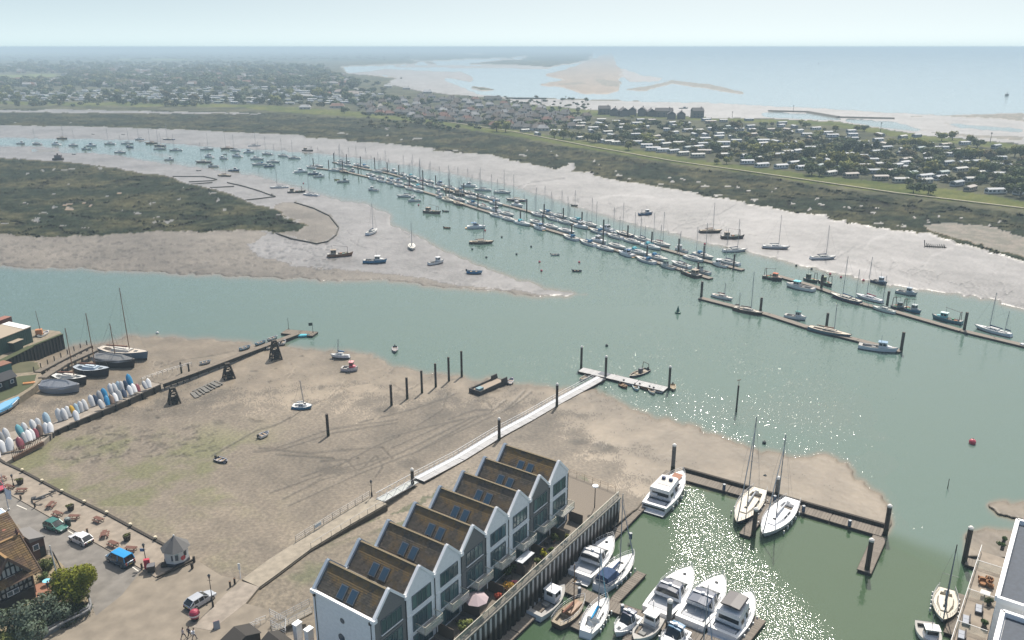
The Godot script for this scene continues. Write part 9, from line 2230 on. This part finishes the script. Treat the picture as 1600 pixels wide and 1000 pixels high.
	for q in [[32, 756, "upper planter near the left end"], [111, 797, "middle planter"], [199, 844, "planter nearest the kiosk"]]:
		var o := thing("barrel_planter", "dark barrel planter with low plants, %s of the promenade" % q[2], "planter", P(q[0], q[1], 4.12), 0, "barrel planters on the promenade")
		part(o, "barrel", MB.new().lathe([Vector2(0.45, 0), Vector2(0.62, 0.9), Vector2(0.52, 0.9), Vector2(0.5, 0.8), Vector2(0, 0.8)], 12), mats.dark_timber); part(o, "foliage", leaf_ball(0.55, 0.25, 110, 200 + pn, 0.11), leafmat("planter_leaf", L(0.14, 0.15, 0.06))).position.y = 0.95
		pn += 1
	var bi := thing("litter_bin", "dark green litter bin beside the green car", "bin", P(107, 822, 4.12))
	part(bi, "body", MB.new().lathe([Vector2(0.42, 0), Vector2(0.45, 1.2), Vector2(0.45, 1.25), Vector2(0, 1.25)], 10), mats.dark_green); part(bi, "lid", MB.new().lathe([Vector2(0.48, 1.25), Vector2(0.4, 1.5), Vector2(0, 1.6)], 10), mat("bin_lid", L(0.14, 0.17, 0.17), 0.5))
	# anchor on show
	var a0 := P(56, 784, 4.12); var a1 := P(84, 771, 4.12)
	var an := thing("display_anchor", "large black stocked anchor lying on the promenade", "anchor", a0, yaw_of(a1 - a0))
	var al := a0.distance_to(a1); var im := mat("anchor_iron", L(0.025, 0.027, 0.032), 0.6)
	part(an, "shank", MB.new().tube(Vector3(0, 0.55, 0), Vector3(al, 0.3, 0), 0.17, 0.14, 8), im); part(an, "stock", MB.new().tube(Vector3(al * 0.93, 0.25, -0.9), Vector3(al * 0.93, 0.9, 0.9), 0.1, 0.1, 8), im)
	var arc := []
	for i in 9: arc.append(Vector3(0.9 - 1.1 * cos((i - 4) * 0.27), 0.55 + 0.5 * sin((i - 4) * 0.27) , 1.7 * sin((i - 4) * 0.27)))
	part(an, "arm", MB.new().path(arc, 0.16, 7), im)
	for i in [0, 8]: part(an, "fluke", MB.new().box(arc[i] + Vector3(0.15, 0, 0), Vector3(0.7, 0.08, 0.55), Basis(Vector3.UP, 0.6 if i else -0.6)), im)
	part(an, "ring", MB.new().path([Vector3(al, 0.3, 0), Vector3(al + 0.3, 0.3, 0.2), Vector3(al + 0.5, 0.3, 0), Vector3(al + 0.3, 0.3, -0.2), Vector3(al, 0.3, 0)], 0.06), im)
	var bn := 0
	for q in [[35, 737], [66, 753.5], [97, 769.5], [132, 786.5], [167, 803.5], [204, 822.5], [243, 843]]:
		var o := thing("edge_bollard", "small cream bollard on the quay edge, %s from the left" % ORD[bn], "bollard", P(q[0], q[1], 4.25), 0, "cream bollards along the quay edge")
		part(o, "base", MB.new().box(Vector3(0, 0.12, 0), Vector3(0.4, 0.24, 0.4)), mats.dark_timber); part(o, "head", MB.new().lathe([Vector2(0.18, 0.2), Vector2(0.3, 0.42), Vector2(0.22, 0.6), Vector2(0, 0.64)], 10), mat("cream_paint", L(0.6, 0.53, 0.38), 0.6))
		bn += 1
	bn = 0
	for q in [[33, 781], [55, 793], [137, 834], [222, 889], [360, 917], [367, 912]]:
		var o := thing("kerb_post", "short dark timber post, %s from the left along the parking edge" % ORD[bn], "post", P(q[0], q[1], 4.05), 0, "timber posts along the parking edge")
		part(o, "shaft", MB.new().box(Vector3(0, 0.45, 0), Vector3(0.22, 0.9, 0.22)), mats.dark_timber); part(o, "top", MB.new().box(Vector3(0, 0.92, 0), Vector3(0.26, 0.06, 0.26)), mats.brown_timber)
		bn += 1
	var rl := thing("lifebuoy_cabinet", "red lifebuoy cabinet beside two dark bins near the kiosk", "cabinet", P(231, 889, 4.12), 0.3)
	part(rl, "cabinet", MB.new().box(Vector3(0, 0.95, 0), Vector3(0.8, 1.5, 0.5)), mat("cabinet_red", L(0.4, 0.03, 0.06), 0.5)); part(rl, "post", MB.new().box(Vector3(0, 0.1, 0), Vector3(0.2, 0.2, 0.2)), mats.dark_timber)
	var db := thing("wheeled_bin", "black wheeled bin beside the red lifebuoy cabinet", "bin", P(237, 893, 4.12), 0.3)
	part(db, "body", MB.new().trunk([[-0.5, 0.1, 0.4, 1.1, 0.5], [0.5, 0.1, 0.4, 1.1, 0.5]]), mats.black_pipe); part(db, "lid", MB.new().box(Vector3(0, 1.13, 0), Vector3(1.1, 0.08, 1.05)), mat("grey_lid", L(0.1, 0.1, 0.11), 0.6))
	var by := thing("display_buoy", "round red and white banded buoy standing on the yard", "buoy", P(305, 968, 4.02))
	var ball := []
	for i in 9: ball.append(Vector2(sin(PI * i / 8.0) * 0.72 + 0.001, 0.9 - cos(PI * i / 8.0) * 0.72))
	part(by, "ball", MB.new().lathe(ball, 16), mat("buoy_red", L(0.3, 0.03, 0.06), 0.4)); part(by, "white_band", MB.new().tube(Vector3(0, 0.78, 0), Vector3(0, 1.02, 0), 0.735, 0.735, 16, false), mat("buoy_white", L(0.65, 0.6, 0.58), 0.5)); part(by, "base", MB.new().tube(Vector3(0, 0, 0), Vector3(0, 0.25, 0), 0.5, 0.5, 10), mats.black_pipe)
	var ab := thing("pavement_board", "grey A-board with red back standing on the slipway yard", "sign", P(339, 981, 4.02), 0.5)
	part(ab, "front_board", MB.new().box(Vector3(0, 0.55, 0.15), Vector3(0.8, 1.15, 0.05), Basis(Vector3.RIGHT, -0.25)), mat("board_grey", L(0.28, 0.3, 0.33), 0.7)); part(ab, "back_board", MB.new().box(Vector3(0, 0.55, -0.15), Vector3(0.8, 1.15, 0.05), Basis(Vector3.RIGHT, 0.25)), mat("board_red", L(0.3, 0.04, 0.06), 0.7))
	person("person in pale shirt and dark shorts walking, left of three", P(287, 998, 4.02), 0.9, Color(0.42, 0.36, 0.34), Color(0.05, 0.05, 0.06), "a", 1.0)
	person("person in dark clothes walking between two others", P(296, 996, 4.02), 0.9, Color(0.05, 0.05, 0.07), Color(0.03, 0.03, 0.04), "b", -1.0)
	person("person in white top with pale backpack, right of three walking", P(304, 999, 4.02), 0.8, Color(0.6, 0.6, 0.6), Color(0.06, 0.06, 0.09), "c", 0.8, true)
	person("person in dark clothes standing on the inn's brick terrace", P(77, 924, 4.1), 2.0, Color(0.05, 0.05, 0.08), Color(0.12, 0.12, 0.15), "d", 0.3)
	var tbl := thing("garden_table", "small round pale blue table on the inn terrace", "table", P(74, 914, 4.08))
	part(tbl, "tabletop", MB.new().tube(Vector3(0, 0.7, 0), Vector3(0, 0.75, 0), 0.55, 0.55, 14), mat("table_blue", L(0.2, 0.5, 0.62), 0.5)); part(tbl, "leg", MB.new().tube(Vector3.ZERO, Vector3(0, 0.7, 0), 0.06), mats.black_pipe)
	# buoys
	bn = 0
	for q in [[846, 424, "r", "left of two near the spit tip"], [843, 410, "r", "above another near the spit tip"], [905, 410.5, "r", "above the dark open boat"], [758, 361, "r", "right of a small cruiser in the channel"], [1519, 693, "r", "large, alone near the right edge"], [1195, 746, "d", "off the marina breakwater"], [1194, 693, "d", "in the shallows behind the racing yachts"], [246, 521, "w", "pale, off the timber jetty smacks"], [1297, 429, "r", "left of two beyond the fishing boats"], [1314, 434, "r", "right of two beyond the fishing boats"], [1268, 421, "d", "dark, at the far mud edge"], [1101, 382, "r", "above a pile on the far pontoon"], [948, 541, "d", "tiny, above the landing stage pile"], [784, 371, "d", "dark conical, right of a moored yacht"], [830, 386, "d", "small dark, left of the open boats"], [807, 398, "d", "small dark, below the pontoon bend"], [738, 390, "d", "small dark, above the blue open boat"], [760, 403, "d", "small dark, beside the spit"], [474, 287, "r", "pinkish, among the upper moorings"], [654, 321, "r", "small, left of the raft"], [1244, 416, "d", "small dark, left of the fishing boats"], [1349, 439, "r", "beside the covered navy yacht"]]:
		var r: float = 0.7 if q[0] == 1519 else 0.42 if q[1] > 500 else 0.45
		var bl := []
		for i in 7: bl.append(Vector2(sin(PI * i / 6.0) * r + 0.001, r * 0.5 - cos(PI * i / 6.0) * r))
		var o := thing("mooring_buoy", "%s mooring buoy, %s" % ["red" if q[2] == "r" else "white" if q[2] == "w" else "dark", q[3]], "buoy", P(q[0], q[1]), 0, "mooring buoys")
		part(o, "ball", MB.new().lathe(bl, 10), mat("mooring_" + q[2], {"r": L(0.45, 0.05, 0.08), "w": L(0.65, 0.65, 0.63), "d": L(0.04, 0.05, 0.05)}[q[2]], 0.4)); part(o, "ring", MB.new().tube(Vector3(0, r * 1.45, 0), Vector3(0, r * 1.7, 0), 0.1, 0.1, 6), mats.black_pipe)
	var gb := thing("channel_buoy", "green conical channel buoy afloat left of the nearest river pontoon", "buoy", P(1059, 489))
	part(gb, "float", MB.new().lathe([Vector2(0.9, -0.2), Vector2(0.95, 0.4), Vector2(0.6, 0.5), Vector2(0, 0.5)], 12), mat("buoy_green", L(0.01, 0.09, 0.06), 0.5)); part(gb, "cone", MB.new().lathe([Vector2(0.55, 0.5), Vector2(0.08, 2.2), Vector2(0, 2.25)], 10), mats.buoy_green)
	var o2 := thing("pile_topmark", "small cross-shaped topmark on the slim pile standing alone in the river", "sign", Vector3(P(1150, 646).x, htop(P(1150, 646), 601), P(1150, 646).z))
	part(o2, "staff", MB.new().bar(Vector3.ZERO, Vector3(0, 1.2, 0), 0.08, 0.08), mats.black_pipe); part(o2, "arm", MB.new().bar(Vector3(-0.4, 1.0, 0), Vector3(0.4, 1.2, 0), 0.12, 0.12), mats.brown_timber)
	# oyster pits: low dark stone walls on the island
	var on := 0
	for w in [[[430, 364], [457, 373], [495, 380.5], [512, 377], [525, 367], [529.5, 355], [515, 337], [490, 325], [460, 316]], [[270, 275.5], [318, 275.5], [339, 280], [332, 282], [295, 284]], [[300, 287.5], [332, 285]], [[355, 285], [378, 290], [402, 297], [430, 307]], [[328, 293], [366, 291]], [[380, 313], [430, 307], [424, 303]]]:
		var m := MB.new()
		for i in w.size() - 1: m.bar(P(w[i][0], w[i][1], 0.55), P(w[i + 1][0], w[i + 1][1], 0.55), 0.5, 0.45)
		single("oyster_pit_wall", m, mats.dark_stone, "low dark stone oyster pit wall on the island mud, %s" % ["largest, curving round the island tip", "zigzag, left of the others", "short straight piece by the zigzag", "long sloping piece by the river", "short, between zigzag and slope", "angled, nearest the large curve"][on], "stone wall")
		on += 1
	var wk := thing("old_wreck", "broken black ribs of an old wreck on the far mud", "wreck", P(1461, 386, 0.3), -0.3)
	for i in 9:
		for s in [-1.0, 1.0]: part(wk, "rib", MB.new().bar(Vector3(-3 + i * 0.8, 0, s * 0.5), Vector3(-3.1 + i * 0.8, 0.7 + 0.12 * absf(i - 4), s * (1.5 - 0.02 * (i - 4) * (i - 4))), 0.2, 0.2), mats.dark_timber)
	part(wk, "keel", MB.new().bar(Vector3(-4, 0.1, 0), Vector3(4.2, 0.1, 0), 0.4, 0.3), mats.dark_timber); part(wk, "sternpost", MB.new().bar(Vector3(-3.8, 0, 0), Vector3(-4.3, 2.6, 0), 0.3, 0.3), mats.dark_timber)
	var hulk := thing("small_hut_boat", "dark houseboat hulk on the far edge of the island marsh", "hulk", P(91, 249.5, 0.8), 0.1)
	part(hulk, "hull", MB.new().box(Vector3(0, 0.5, 0), Vector3(7, 1.4, 3)), mats.dark_timber); part(hulk, "cabin", MB.new().box(Vector3(0.3, 2.2, 0), Vector3(4.5, 2.2, 2.6)), mat("hulk_cabin", L(0.12, 0.1, 0.1), 0.9)); part(hulk, "funnel", MB.new().box(Vector3(0, 3.8, 0), Vector3(0.8, 1.4, 0.8)), mats.dark_timber)
	var fb := thing("distant_fishing_boat", "small dark fishing boat at anchor on the bright foreshore behind the dark houses", "fishing boat", P(1068, 170), 0.1)
	launch(fb, 12.0, 4.0, L(0.08, 0.1, 0.12), L(0.1, 0.1, 0.1), L(0.25, 0.28, 0.3), "seaboat")
	for q in [[1573, 149.5, "far out at sea near the right edge"], [1279, 99.5, "tiny, far out at sea"], [627, 123, "small dark, on the inner estuary mud"]]:
		var o := thing("sea_mark", "dark sea mark %s" % q[2], "sea mark", P(q[0], q[1]))
		part(o, "body", MB.new().box(Vector3(0, 1.4, 0), Vector3(5, 2.8, 2.5)), mats.dark_stone); part(o, "mast", MB.new().box(Vector3(0, 4, 0), Vector3(0.6, 4, 0.6)), mats.dark_stone)
